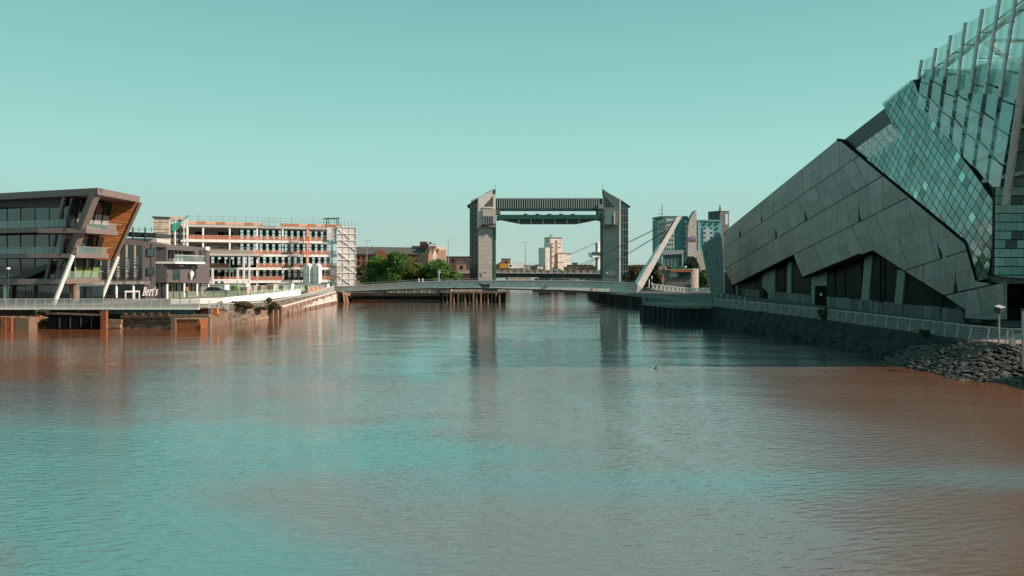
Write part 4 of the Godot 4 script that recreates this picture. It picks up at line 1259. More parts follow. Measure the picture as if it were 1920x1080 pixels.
func make_restaurant() -> void:
	var t := thing("restaurant", "dark grey brick restaurant block with tall windows, white lettering and a glass balcony", "building", Vector3(-62, 2.5, -126))
	var A := Face.new(Vector3(-66.5, 0, -120), Vector3(0.892, 0, -0.452), Vector3.UP)
	var a1 := A.px(312, 500).x
	var corner := A.p(a1, 0)
	var Bf := Face.new(corner, Vector3(-0.0816, 0, -0.9967), Vector3.UP)
	obj("front_wall", B.new().prism(A, A.poly([196, 443, 237, 447, 283, 455, 283, 532, 196, 532]), -5.0, 0.0), M.grey_brick, t)
	obj("corner_wall", B.new().prism(A, PackedVector2Array([A.px(283.6, 455.2), A.px(292, 456.2), Vector2(A.px(292, 456).x, 2.5), Vector2(A.px(272, 560).x, 2.5), A.px(272, 532.5), A.px(283.6, 532.5)]), -5.0, 0.12), M.grey_brick, t)
	obj("slot_head", B.new().prism(A, A.poly([292.2, 456.2, 312, 458.3, 312, 464, 292.2, 463]), -5.0, 0.0), M.grey_brick, t)
	var sl := A.px(292.4, 463)
	var sr := A.px(312, 528)
	for k in 3:
		obj("window", B.new().prism(A, P2([lerpf(sl.x, sr.x, k / 3.0) + 0.04, sr.y, lerpf(sl.x, sr.x, (k + 1) / 3.0) - 0.04, sr.y, lerpf(sl.x, sr.x, (k + 1) / 3.0) - 0.04, sl.y, lerpf(sl.x, sr.x, k / 3.0) + 0.04, sl.y]), -0.7, -0.6), M.blue_glass, t)
	obj("slot_base", B.new().prism(A, P2([sl.x + 0.02, 2.5, sr.x, 2.5, sr.x, sr.y - 0.05, sl.x + 0.02, sr.y - 0.05]), -3.0, -1.0), M.dark_clad, t)
	for x in [[191.5, 200.5, 486], [208.5, 218.5, 484], [226, 234.5, 459.6], [241.4, 250.4, 460], [256.7, 265.7, 460.8]]:
		framed_window(t, A, A.rect(x[0], x[2], x[1], 523.7), 0.0, M.dark_glass, 2)
	for e in [[277, 466.6, 288.6, 479.5], [277, 502.7, 288.6, 515]]:
		framed_window(t, A, A.rect(e[0], e[1], e[2], e[3]), 0.12, M.blue_glass)
	var cream := mat("cream_tile", 0.68, 0.46, 0.3, 0.7, "rough", 1.2)
	for e in [[235.3, 240.6, 459.6, 483.5], [251, 256, 460.4, 483.5], [219.5, 225, 468, 483.5]]:
		obj("tiled_panel", B.new().prism(A, A.rect(e[0], e[2], e[1], e[3]), -0.1, 0.05), cream, t)
	# lettering down the piers, turned on its side, and over the door
	var down := Basis(-A.v, A.u, A.n)
	for e in [[204, "PIZZA"], [221, "GELATO"], [238, "PIZZA"], [253.3, "GELATO"]]:
		var q := A.px(e[0], 498.5)
		text("lettering", e[1], 0.62, A.p(q.x, q.y, 0.03), down, M.concrete_pale, t)
		var c := A.px(e[0], 517)
		obj("emblem", B.new().tube(A.p(c.x, c.y, 0.0), A.p(c.x, c.y, 0.05), 0.33, 0.33, 12), M.rail_grey, t)
	var q0 := A.px(233, 530.5)
	text("lettering", "PIZZA · GELATO · PIZZA · GELATO", 0.42, A.p(q0.x, q0.y, 0.03), Basis(A.u, A.v, A.n), M.concrete_pale, t)
	var q1 := A.px(282, 547)
	var slant := Basis(A.u, A.v + A.u * 0.18, A.n)
	text("lettering", "Bert's", 0.9, A.p(q1.x, q1.y, 0.15), slant.scaled_local(Vector3(0.62, 1.5, 1.0)), M.white, t, "Droid Serif", 0.08)
	# ground floor under the front
	obj("ground_glazing", B.new().prism(A, PackedVector2Array([Vector2(A.px(196, 540).x, 2.5), Vector2(A.px(271, 560).x, 2.5), A.px(271, 533), A.px(196, 533)]), -3.2, -2.4), M.blue_glass, t)
	for x in [218.0, 250.0]:
		var q := A.px(x, 545, -0.5)
		obj("column", B.new().tube(A.p(q.x, 2.5, -0.5), A.p(q.x, A.px(x, 533, -0.5).y, -0.5), 0.2, 0.2, 10), M.white, t)
	var ky := A.px(248, 546.5, 0.8)
	var kx := A.px(261, 546.5, 0.8)
	var kf := B.new()
	for a in [ky.x - 1.0, kx.x - 0.7, kx.x]:
		kf.bar(A.p(a, 2.5, 0.8), A.p(a, ky.y, 0.8), 0.14)
	kf.bar(A.p(ky.x - 1.1, ky.y, 0.8), A.p(kx.x + 0.1, ky.y, 0.8), 0.14, 0.24)
	obj("door_frame", kf, M.white, t)
	for k in 3:
		var q := A.px(205 + k * 12, 559, 0.4)
		var tb := thing("cafe_table", ["small dark cafe table furthest left under the lettered front", "small dark cafe table between the two columns under the lettered front", "small dark cafe table beside the white door frame under the lettered front"][k], "table", A.p(q.x, 2.5, 0.4), "cafe tables")
		obj("table_top", B.new().box(A.p(q.x, 3.25, 0.4), Vector3(0.9, 0.05, 0.7)), M.rust_dark, tb)
		obj("leg", B.new().tube(A.p(q.x, 2.5, 0.4), A.p(q.x, 3.25, 0.4), 0.05), M.steel_dark, tb)
	# river side
	var o := 0.0
	var bp := Bf.poly([312.2, 458.3, 393, 464.6, 393, 531.5, 312.2, 529.5])
	var hole := Bf.rect(314, 468, 366, 490)
	var pr := Geometry2D.clip_polygons(ccw(bp), ccw(hole))
	# a frame with a hole is split in two along its middle
	var yy := (hole[0].y + hole[2].y) * 0.5
	var halves := []
	for band in [P2([-5, -5, 60, -5, 60, yy, -5, yy]), P2([-5, yy, 60, yy, 60, 30, -5, 30])]:
		for s in cut(bp, band):
			for c in Geometry2D.clip_polygons(ccw(s), ccw(hole)):
				halves.append(c)
	var wall := B.new()
	for c in halves:
		wall.prism(Bf, c, -6.0, 0.0)
	obj("side_wall", wall, M.grey_brick, t)
	obj("loggia_back", B.new().prism(Bf, hole, -6.0, -2.2), M.blue_glass, t)
	for k in 7:
		var a := lerpf(hole[0].x, hole[1].x, (k + 0.5) / 7.0)
		obj("mullion", B.new().prism(Bf, P2([a - 0.07, hole[0].y, a + 0.07, hole[0].y, a + 0.07, hole[2].y, a - 0.07, hole[2].y]), -2.2, -2.0), M.white if k > 3 else M.rail_grey, t)
	var bs := Bf.px(314, 490.5)
	var be := Bf.px(378, 491.5)
	obj("balcony_slab", B.new().prism(Bf, P2([bs.x - 0.6, bs.y - 0.35, be.x - 2.6, bs.y - 0.35, be.x - 2.6, bs.y, bs.x - 0.6, bs.y]), -2.2, 1.5), M.white, t)
	for k in 6:
		var a := lerpf(bs.x - 0.6, be.x - 2.6, k / 6.0)
		var b := lerpf(bs.x - 0.6, be.x - 2.6, (k + 1) / 6.0)
		obj("glass_guard", B.new().prism(Bf, P2([a + 0.04, bs.y, b - 0.04, bs.y, b - 0.04, bs.y + 1.1, a + 0.04, bs.y + 1.1]), 1.42, 1.45), M.balustrade, t)
	obj("top_rail", B.new().bar(Bf.p(bs.x - 0.6, bs.y + 1.15, 1.43), Bf.p(be.x - 2.6, bs.y + 1.15, 1.43), 0.08), M.white_steel, t)
	for e in [[373, 470, 377, 482.5], [380.5, 470.5, 384.5, 490], [324, 503, 334.5, 523], [357.5, 499.5, 366, 521]]:
		framed_window(t, Bf, Bf.rect(e[0], e[1], e[2], e[3]), 0.0, M.dark_glass if e[0] > 340 else M.blue_glass)
	obj("cone_sign", B.new().lathe(Bf.p(Bf.px(353.4, 525).x, Bf.px(353.4, 525.5).y, 0.5), [[0.04, 0.0], [0.42, 1.05], [0.5, 1.15], [0.42, 1.5], [0.12, 1.75], [0.0, 1.8]], 12), M.white, t)
	obj("roof_sign", B.new().prism(Bf, Bf.rect(386.5, 462.5, 393.5, 469.5, 0.3), 0.1, 0.3), M.white, t)
	obj("ground_glazing", B.new().prism(Bf, P2([0.8, 2.5, 24, 2.5, 24, Bf.px(360, 531).y, 0.8, Bf.px(312, 530).y]), -3.0, -2.5), M.blue_glass, t)
	for k in 9:
		obj("mullion", B.new().prism(Bf, P2([1.0 + k * 2.6, 2.5, 1.14 + k * 2.6, 2.5, 1.14 + k * 2.6, 5.0, 1.0 + k * 2.6, 5.0]), -2.5, -2.4), M.steel_dark, t)
	for x in [305.0, 345.0, 369.0, 390.5]:
		var q := Bf.px(maxf(x, 313.0), 545, -0.3).x
		obj("column", B.new().tube(Bf.p(q, 2.5, -0.3), Bf.p(q, Bf.px(345, 531, 0).y, -0.3), 0.2, 0.2, 10), M.white, t)
	obj("roof", slab([-66.5, 120.4, -59.2, 124.4, -61, 145.5, -72, 150, -76, 124], 11.2, 11.5), M.slate, t)
	var bn := thing("orange_buoy", "orange lifebuoy housing on a thin post outside the restaurant columns", "lifebuoy", V(350, 557, 128))
	obj("post", B.new().tube(V(350, 557, 128), V(350, 546, 128), 0.05), M.steel_dark, bn)
	obj("housing", B.new().tube(V(350, 546.5, 128), V(350, 538, 128), 0.3, 0.2, 10), M.orange_board, bn)
	for e in [[337, 499, "tall thin street lamp in front of the ice cream cone sign", 124.0], [299, 498, "tall thin street lamp in front of the glazed slot of the restaurant", 118.0]]:
		var lp := thing("street_lamp", e[2], "street lamp", V(e[0], 500 + 5.5 * F / e[3], e[3]))
		var b := V(e[0], 500 + 5.5 * F / e[3], e[3])
		var h := V(e[0], e[1], e[3])
		obj("post", B.new().tube(b, h, 0.09, 0.06), M.steel_dark, lp)
		obj("lamp_head", B.new().box(h + Vector3(0.15, 0.05, 0), Vector3(0.7, 0.12, 0.3)), M.rail_grey, lp)
	# plant deck seen over the roof
	var pd := thing("roof_deck", "dark flat roof with thin guard rails behind the restaurant", "roof", V(262, 446, 152))
	var dk := Face.new(Vector3(0, 0, -152), Vector3(1, 0, -0.1), Vector3.UP)
	obj("roof_slab", B.new().prism(dk, dk.poly([225, 434, 292, 437, 292, 444, 225, 442]), -8.0, 0.0), M.steel_dark, pd)
	obj("parapet", B.new().prism(dk, dk.poly([225, 446, 292, 447, 292, 454, 225, 452]), -8.0, -0.5), M.concrete_pale, pd)
	for k in 5:
		var q := dk.px(238 + k * 11.5, 434.5)
		obj("post", B.new().bar(dk.p(q.x, q.y - (1.9 if k % 2 else 0.0), 0.1), dk.p(q.x, q.y + 0.9, 0.1), 0.09 if k % 2 == 0 else 0.2), M.steel_dark, pd)
	var r0 := dk.px(225, 428)
	obj("top_rail", B.new().bar(dk.p(r0.x, r0.y - 0.05, 0.1), dk.p(dk.px(292, 429).x, r0.y - 0.3, 0.1), 0.06), M.rail_grey, pd)

# ---------------------------------------------------------------- left bank: quay front, walkway, site

func make_left_quay() -> void:
	# stone river wall along the walkway, coursed blocks near, broad bays with timber fenders beyond
	var t := thing("stone_quay_wall", "weathered brown stone river wall with dark timber fenders running up to the footbridge", "wall", Vector3(-38, 0, -130))
	var path := [Vector3(-40.2, 0, -101.6), Vector3(-37.0, 0, -111.2)]
	var U := Face.new(path[0], path[1] - path[0], Vector3.UP)
	var len: float = path[0].distance_to(path[1])
	var st := [M.quay_stone, M.quay_stone_b, M.quay_stone_c]
	for r in 4:
		var x := -0.3 * (r % 2)
		while x < len:
			var w := rng.randf_range(0.7, 1.3)
			obj("stone", B.new().prism(U, P2([maxf(x, 0) + 0.02, -0.5 + r * 0.52, minf(x + w, len) - 0.02, -0.5 + r * 0.52, minf(x + w, len) - 0.02, -0.01 + r * 0.52, maxf(x, 0) + 0.02, -0.01 + r * 0.52]), -0.5, rng.randf_range(-0.05, 0.07)), st[rng.randi_range(0, 2)], t)
			x += w
	var q0 := Vector3(-37.4, 0, -118.6)
	var q1 := Vector3(-38.8, 0, -161)
	var L := Face.new(q0, q1 - q0, Vector3.UP)
	var n := 22
	var step := q0.distance_to(q1) / n
	for k in n:
		var top := lerpf(1.35, 2.4, float(k) / n)
		for r in 3:
			var s := rng.randf_range(0.35, 0.65) * step
			for h in [[0.02, s - 0.02], [s + 0.02, step - 0.02]]:
				obj("stone", B.new().prism(L, P2([k * step + h[0], lerpf(-0.6, top, r / 3.0), k * step + h[1], lerpf(-0.6, top, r / 3.0), k * step + h[1], lerpf(-0.6, top, (r + 1) / 3.0) - 0.03, k * step + h[0], lerpf(-0.6, top, (r + 1) / 3.0) - 0.03]), -0.5, rng.randf_range(-0.04, 0.06)), st[rng.randi_range(0, 2)], t)
		if k % 2 == 0 and rng.randf() < 0.75:
			var p := L.p(k * step, 0, 0.1)
			obj("fender", B.new().bar(p + Vector3(0, -0.6, 0), p + Vector3(-0.1, top * rng.randf_range(0.3, 0.75), 0), 0.3, 0.25), M.rust_dark if rng.randf() < 0.5 else M.quay_stone_b, t)
	# broken timber steps between both lengths
	for k in 4:
		var p := Vector3(-36.8 - 0.1 * k, 0, -112.0 - k * 1.5)
		obj("old_pile", B.new().bar(p + Vector3(0, -0.6, 0), p + Vector3(0.1 * (k % 2), 1.7 - 0.25 * (k % 3), 0), 0.7, 0.55), M.rust_dark if k % 2 else M.old_timber, t)
	obj("landing", B.new().span(Vector3(-38.6, -0.5, -118.5), Vector3(-37.3, 1.0, -111.6)), M.quay_stone_b, t)
	# bridge abutment corner
	obj("abutment", B.new().span(Vector3(-40.6, -0.5, -178), Vector3(-38.9, 2.1, -161.2)), M.quay_stone, t)
	for k in 3:
		obj("old_pile", B.new().bar(Vector3(-37.6 + k * 0.7, -0.6, -162.5 - k), Vector3(-37.9 + k * 0.6, 1.9 - 0.2 * k, -162.4 - k), 0.5, 0.5), M.black if k % 2 == 0 else M.old_timber, t)
	# walkway along it: sloping white railing with close bars
	var w := thing("walkway_railing", "pale railing with close upright bars on the stone river wall up to the footbridge", "railing", Vector3(-38, 1.6, -130))
	rail_run(w, [Vector3(-40.0, 1.62, -103.5), Vector3(-37.8, 1.5, -111.5), Vector3(-37.9, 1.5, -119), Vector3(-38.6, 2.1, -147), Vector3(-39.2, 2.75, -161)], 1.15, 0.5, 2, M.white_steel, Vector3(0.1, 0, 0), 0.055)
	obj("kerb", B.new().bar(Vector3(-37.65, 1.45, -118.6), Vector3(-38.95, 2.5, -161), 0.35, 0.3), M.concrete_pale, w)
	# white flood wall behind the walkway and the orange boarding with white buttresses
	var fw := thing("flood_wall", "bright white flood wall running along the riverside walkway", "wall", Vector3(-43, 2.5, -120))
	var z := [Vector3(-50.0, 0, -107.0), Vector3(-43.2, 0, -110.0), Vector3(-41.0, 0, -120), Vector3(-41.3, 0, -143)]
	var ht := [3.25, 3.35, 3.5, 3.55]
	for k in 3:
		var a: Vector3 = z[k]
		var b: Vector3 = z[k + 1]
		var out := Vector3(-(b - a).z, 0, (b - a).x).normalized() * -0.4
		obj("wall_length", B.new().hexa1([a + Vector3(0, 1.2, 0), b + Vector3(0, 1.2, 0), b + out + Vector3(0, 1.2, 0), a + out + Vector3(0, 1.2, 0), a + Vector3(0, ht[k], 0), b + Vector3(0, ht[k + 1], 0), b + out + Vector3(0, ht[k + 1], 0), a + out + Vector3(0, ht[k], 0)]), M.white, fw)
	struct("walkway", B.new().hexa1([Vector3(-41, 0.5, -100.5), Vector3(-37.3, 0.5, -111), Vector3(-38.5, 0.5, -161), Vector3(-42, 0.5, -161), Vector3(-41, 1.5, -100.5), Vector3(-37.5, 1.45, -111), Vector3(-38.9, 2.56, -161), Vector3(-42, 2.56, -161)]), M.concrete_pale)
	var ob := thing("orange_boarding", "orange timber boarding braced by white buttresses at the end of the white wall", "hoarding", V(598, 553, 158))
	var Z := Face.new(V(577, 552, 147), V(617, 552, 166) - V(577, 552, 147), Vector3.UP)
	var zl := V(577, 552, 147).distance_to(V(617, 552, 166))
	for k in 5:
		var a := zl * k / 5.0
		obj("board", B.new().prism(Z, P2([a + 0.05, -0.6, a + zl / 5 - 0.05, -0.6, a + zl / 5 - 0.05, 1.55, a + 0.05, 1.55]), -0.15, 0.0), M.orange_board, ob)
		var bt := B.new()
		bt.bar(Z.p(a + 0.1, -0.6, 0.15), Z.p(a + 0.1, 1.6, 0.05), 0.16)
		bt.bar(Z.p(a + 0.1, -0.5, 1.2), Z.p(a + 0.1, 1.2, 0.1), 0.14)
		obj("buttress", bt, M.white, ob)
	# green mesh fence round the site road
	var fe := thing("site_fence", "dark posts and pale green mesh panels of the fence along the site road", "fence", Vector3(-48, 2.5, -125))
	var fl := [V(300, 560, 126), V(400, 555.5, 130), V(470, 554.5, 132), V(572, 549, 150)]
	var fpost := mat("fence_green", 0.06, 0.11, 0.09, 0.6)
	glass("fence_mesh", 0.55, 0.68, 0.5, 0.2, 0.8)
	for k in 3:
		var a: Vector3 = fl[k]
		var b: Vector3 = fl[k + 1]
		a.y = 2.5
		b.y = 2.5
		var m := int(a.distance_to(b) / 1.9)
		for i in m:
			var p := a.lerp(b, float(i) / m)
			var p2 := a.lerp(b, float(i + 1) / m)
			obj("post", B.new().bar(p, p + Vector3(0, 1.5, 0), 0.09), fpost, fe)
			obj("mesh_panel", B.new().hexa2(p + Vector3(0, 0.1, 0), p2 + Vector3(0, 0.1, 0), p2 + Vector3(0, 1.2, 0), p + Vector3(0, 1.2, 0), 0.02), M.fence_mesh, fe)
	struct("site_road", slab([-58, 124, -57, 108, -44, 109, -42.5, 118, -42.6, 150, -47, 150, -52, 131], 2.4, 2.504), M.tarmac)
	struct("forecourt", slab([-70, 104, -58.5, 104, -57.5, 124, -58.5, 150, -61, 150, -59, 124, -70, 119], 2.4, 2.506), M.paving)

func make_boardwalk() -> void:
	var t := thing("boardwalk", "long boardwalk with a white edge beam and teal girder over the old dock entrance", "boardwalk", Vector3(-60, 2.5, -97))
	var x0 := -78.0
	var x1 := -41.2
	obj("deck", B.new().span(Vector3(x0, 2.42, -100), Vector3(x1, 2.6, -96.4)), M.old_timber, t)
	obj("edge_beam", B.new().span(Vector3(x0, 2.35, -96.4), Vector3(x1, 2.62, -96.1)), M.white, t)
	obj("girder", B.new().span(Vector3(-54.5, 1.75, -97.0), Vector3(-42.0, 2.33, -96.6)), mat("girder_teal", 0.07, 0.13, 0.135, 0.6, "soft", 3.0), t)
	for k in 9:
		obj("bracket", B.new().span(Vector3(-77.0 + k * 4.0, 2.1, -96.5), Vector3(-76.7 + k * 4.0, 2.35, -96.2)), M.steel_dark, t)
	var br := thing("boardwalk_railing", "white railing with tilted posts and fine mesh along the front of the boardwalk", "railing", Vector3(-60, 2.6, -96.3))
	rail_run(br, [Vector3(x0, 2.62, -96.2), Vector3(x1, 2.62, -96.2), Vector3(-38.6, 2.2, -99.4)], 1.12, 1.26, 5, M.white_steel, Vector3(0.12, 0, 0.06), 0.075)
	glass("fine_mesh", 0.7, 0.66, 0.66, 0.3, 0.7)
	for k in 9:
		obj("mesh_panel", B.new().hexa2(Vector3(x0 + k * 4.08 + 0.05, 2.7, -96.15), Vector3(x0 + k * 4.08 + 4.03, 2.7, -96.15), Vector3(x0 + k * 4.08 + 4.1, 3.6, -96.1), Vector3(x0 + k * 4.08 + 0.12, 3.6, -96.1), 0.015), M.fine_mesh, br)
	# low wall of old masonry and relics below it
	var rear := thing("dock_wall", "old brown masonry wall in the shadow below the boardwalk", "wall", Vector3(-60, 0, -98.5))
	obj("wall", B.new().span(Vector3(-80, -0.5, -99.4), Vector3(-41, 2.3, -98.6)), M.brown_brick, rear)
	var cp := thing("sheet_pile_corner", "rusty sheet pile corner at the far left edge of the water", "pile cluster", V(20, 620, 91.5))
	for k in 9:
		var x := -66.0 + k * 0.62
		var dd := 91.6 if k < 6 else 91.6 + (k - 5) * 0.9
		obj("pile", B.new().box(Vector3(x, 0.55, -dd), Vector3(0.6, 2.3, 0.35 if k % 2 else 0.6)), M.rust if k % 3 else M.pile_lit, cp)
	obj("fill", B.new().span(Vector3(-67, -0.5, -95.5), Vector3(-60.8, 1.55, -92.0)), M.quay_stone_b, cp)
	var slip := thing("stone_slip", "broken stone slip between the rusty piles and the black dock gate", "slipway", V(68, 610, 96))
	for k in 16:
		var p := Vector3(-62.0 + rng.randf() * 4.2, rng.randf_range(0.0, 1.3), -97.2 + rng.randf() * 2.6)
		obj("stone", B.new().rock(p, Vector3(0.7, 0.35, 0.5), Basis.from_euler(Vector3(0.2, rng.randf() * 6.0, 0.2)), rng), M.quay_stone if k % 2 else M.quay_stone_b, slip)
	obj("bed", B.new().hexa1([Vector3(-62.6, -0.6, -94.2), Vector3(-57.4, -0.6, -94.2), Vector3(-57.4, -0.6, -98.5), Vector3(-62.6, -0.6, -98.5), Vector3(-62.6, 0.1, -94.3), Vector3(-57.4, -0.1, -94.6), Vector3(-57.4, 1.6, -98.5), Vector3(-62.6, 1.4, -98.5)]), M.quay_stone_b, slip)
	var bg := thing("black_dock_gate", "black steel dock gate like a barge side lying under the boardwalk", "dock gate", V(137, 616, 94.5))
	var H := Face.new(Vector3(0, 0, -94.6), Vector3(1, 0, -0.02), Vector3.UP)
	obj("hull", B.new().prism(H, H.poly([86, 614, 94, 589, 188, 592, 188, 619, 86, 619]), -1.6, 0.0), M.black, bg)
	obj("gunwale", B.new().prism(H, H.poly([93, 587.5, 186, 591, 186, 593, 93, 589.5]), -1.7, 0.12), M.rust_dark, bg)
	for k in 4:
		var q := H.px(112 + k * 20, 605)
		obj("rib", B.new().box(H.p(q.x, q.y, 0.03), Vector3(0.12, 1.4, 0.1)), M.steel_dark, bg)
	var po := thing("rusty_post", "tall orange rusty post at the end of the black dock gate", "post", V(195.5, 619, 93.2))
	obj("shaft", B.new().span(V(192.5, 621, 93.4), V(198.5, 583, 92.9)), M.rust, po)
	obj("cap", B.new().span(V(196, 592, 93.0), V(205.5, 581, 94.2)), M.black, po)
	var sb := thing("stone_abutment", "short pale stone abutment to the right of the tall rusty post", "abutment", V(214, 615, 95.2))
	for r in 3:
		for k in 3:
			var a := V(200.5 + k * 9 - (r % 2) * 2, 619 - r * 8, 94.6)
			obj("stone", B.new().box(a + Vector3(0.3, 0, -0.4), Vector3(0.62 + 0.06 * (k % 2), 0.52, 0.8 + 0.1 * (r % 2))), M.quay_stone_c if (r + k) % 2 else M.quay_stone, sb)
	var bw := thing("brown_brick_wall", "long brown brick dock wall with a timber beam between the stone abutment and the rust red box", "wall", V(276, 616, 97))
	var bf := Face.new(Vector3(0, 0, -95.2), Vector3(1, 0, 0), Vector3.UP)
	for r in 5:
		var x := 229.0 - (r % 2) * 4.0
		while x < 326.0:
			var a := bf.px(maxf(x, 228), 616 - r * 4.1)
			var b := bf.px(minf(x + 8.0, 327), 616 - (r + 1) * 4.1)
			obj("brick_block", B.new().prism(bf, P2([a.x + 0.012, a.y, b.x - 0.012, a.y, b.x - 0.012, b.y - 0.02, a.x + 0.012, b.y - 0.02]), -0.6, rng.randf_range(-0.03, 0.03)), M.brown_brick if rng.randf() < 0.7 else M.quay_stone_b, bw)
			x += 8.0
	obj("beam", B.new().prism(bf, bf.poly([228, 591.5, 394, 589.5, 394, 594, 228, 596]), -0.5, 0.3), M.old_timber, bw)
	for k in 6:
		var q := bf.px(235 + k * 16, 590)
		obj("block", B.new().box(bf.p(q.x, q.y + 0.05, 0.2), Vector3(0.45, 0.4, 0.5)), M.rust_dark, bw)
	var rb := thing("rusty_pontoon", "rust red steel box standing in the water below the boardwalk", "pontoon", V(360, 619, 92))
	obj("hull", B.new().span(V(326.5, 622, 92.4), V(394, 596.5, 95.6)), M.rust, rb)
	obj("rim", B.new().span(V(325.5, 598, 92.3), V(394.8, 595.8, 95.8)), M.old_timber, rb)
	obj("corner_post", B.new().span(V(323.5, 622, 92.6), V(329, 596, 92.1)), M.quay_stone_b, rb)
	obj("corner_post", B.new().span(V(391.5, 622, 92.4), V(394.5, 597, 92.1)), M.quay_stone_c, rb)
	for k in 3:
		obj("bollard", B.new().span(V(331 + k * 12, 596, 94), V(336 + k * 12, 589.5, 94.5)), M.rust_dark, rb)
	var gw := thing("weathered_dock_wall", "weathered dock wall to the right of the rust red box", "wall", V(408, 608, 99))
	obj("wall", B.new().hexa1([V(395, 612, 98.8), V(423, 611, 100.6), Vector3(-40.5, -0.5, -103), Vector3(-43, -0.5, -103), V(395, 588.5, 98.8), V(423, 586.5, 100.6), Vector3(-40.5, 1.6, -103), Vector3(-43, 1.6, -103)]), M.quay_stone_b, gw)
	var oc := thing("orange_crate", "orange box on the quay under the end of the boardwalk", "box", V(405.5, 589, 98))
	obj("box", B.new().span(V(401, 589, 98), V(410.5, 578.5, 98.6)), M.orange, oc)
	obj("lid", B.new().span(V(400.6, 578.8, 97.9), V(410.9, 577.6, 98.7)), M.orange_board, oc)

func make_site() -> void:
	var t := thing("construction_frame", "white concrete frame building under construction with orange edge barriers on every floor", "building", Vector3(-68, 2.5, -205))
	var C := Face.new(Vector3(-85.9, 0, -193), Vector3(0.9015, 0, -0.4329), Vector3.UP)
	var len := 39.6
	var floors := [19.25, 15.25, 11.4, 7.75, 4.15]
	for k in 5:
		obj("floor_slab", B.new().prism(C, P2([-6.0, floors[k] - 0.62, len, floors[k] - 0.62, len, floors[k], -6.0, floors[k]]), -14.0, 0.0), M.concrete_pale if k == 0 else M.white, t)
	# columns
	for e in [[352, 0], [381, 0], [431, 0], [482.5, 0], [530.5, 0], [578, 0], [623, 0]]:
		var a := C.px(e[0], 470).x
		for k in 5:
			var lo: float = 2.5 if k == 4 else floors[k + 1]
			obj("column", B.new().box(C.p(a, (lo + floors[k] - 0.62) * 0.5, -0.45), Vector3(0.42, floors[k] - 0.62 - lo, 0.42), Basis(C.u, C.v, C.n)), M.white, t)
	# rear wall: piers between openings that the sky shows through, blockwork on the left
	for k in 5:
		var lo: float = (2.5 if k == 4 else floors[k + 1]) + 0.0
		var hi: float = floors[k] - 0.62
		var a0 := C.px(452, 470).x if k < 2 else C.px(394, 470).x
		obj("block_wall", B.new().prism(C, P2([-6, lo, a0, lo, a0, hi, -6, hi]), -6.5, -6.2), M.concrete_dark, t)
		for x in [366.0, 409.0, 424.0]:
			var d := C.px(x, 470, -6.1).x
			obj("door_opening", B.new().prism(C, P2([d, lo, d + 1.7, lo, d + 1.7, lo + 2.3, d, lo + 2.3]), -6.15, -6.05), M.black, t)
		var x := a0
		while x < len - 0.3:
			obj("rear_pier", B.new().prism(C, P2([x, lo, x + 0.95, lo, x + 0.95, hi, x, hi]), -12.4, -11.8), M.steel_dark, t)
			obj("sill_wall", B.new().prism(C, P2([x + 0.95, lo, x + 1.75, lo, x + 1.75, lo + 0.75, x + 0.95, lo + 0.75]), -12.4, -11.9), M.steel_dark, t)
			obj("transom", B.new().prism(C, P2([x + 0.95, hi - 1.0, x + 1.75, hi - 1.0, x + 1.75, hi - 0.8, x + 0.95, hi - 0.8]), -12.3, -12.0), M.steel_dark, t)
			x += 1.75
	# orange edge barriers
	for k in range(1, 5):
		var x := 0.3 if k == 1 else C.px(394, 470).x
		while x < len - 0.5:
			var w := minf(2.4, len - 0.2 - x)
			if rng.randf() < 0.94:
				var y: float = floors[k] + 0.02
				var e := obj("edge_barrier", B.new().prism(C, P2([x + 0.06, y, x + w - 0.06, y, x + w - 0.06, y + 1.05, x + 0.06, y + 1.05]), -0.16, -0.12), M.orange_net, t)
				var fr := B.new()
				for yy in [0.08, 1.1]:
					fr.bar(C.p(x, y + yy, -0.1), C.p(x + w, y + yy, -0.1), 0.09)
				fr.bar(C.p(x, y - 0.5, -0.02), C.p(x, y + 1.25, -0.08), 0.1)
				obj("frame", fr, M.board_pink, e)
			x += 2.4
	# roof edge: boards, then a light guard scaffold
	var bx := 0.0
	while bx < len:
		if not (bx > 18.6 and bx < 23.4):
			obj("roof_edge_board", B.new().prism(C, P2([bx, 19.3, bx + 2.3, 19.3, bx + 2.3, 20.05, bx, 20.05]), -0.3, 0.12), M.orange_board if int(bx * 3.0) % 2 else M.board_pink, t)
		bx += 2.4
	var gs := thing("roof_scaffold", "thin guard rails and poles standing on the roof of the unfinished frame building", "scaffold", C.p(20, 20.0, -1.0))
	for k in 14:
		obj("pole", B.new().bar(C.p(k * 3.0, 19.3, -1.2), C.p(k * 3.0, 21.6 + 0.5 * (k % 2), -1.2), 0.08), M.rail_grey, gs)
	for y in [20.7, 21.5]:
		obj("guard_rail", B.new().bar(C.p(-0.5, y, -1.2), C.p(len, y, -1.2), 0.07), M.rail_grey, gs)
	for k in 4:
		obj("stair_rail", B.new().bar(C.p(18.4 + 0.3 * k, 19.0 + 0.6 * k, 0.3), C.p(23.0, 18.6 + 0.8 * k, 0.3), 0.09), M.rail_grey, gs)
	var cp := thing("roof_canopy", "small dark open frame canopy on the roof edge beside the wrapped scaffold", "canopy", C.p(C.px(622, 424).x, 19.5, -2))
	var c0 := C.px(610, 425, 0.2).x
	var c1 := C.px(637, 425, 0.2).x
	obj("roof_plate", B.new().prism(C, P2([c0, 21.7, c1, 21.9, c1, 22.1, c0, 21.9]), -3.0, 0.2), M.steel_dark, cp)
	for a in [c0 + 0.9, c1 - 0.3]:
		for w in [-2.6, 0.0]:
			obj("leg", B.new().bar(C.p(a, 19.3, w), C.p(a, 21.8, w), 0.16), M.steel_dark, cp)
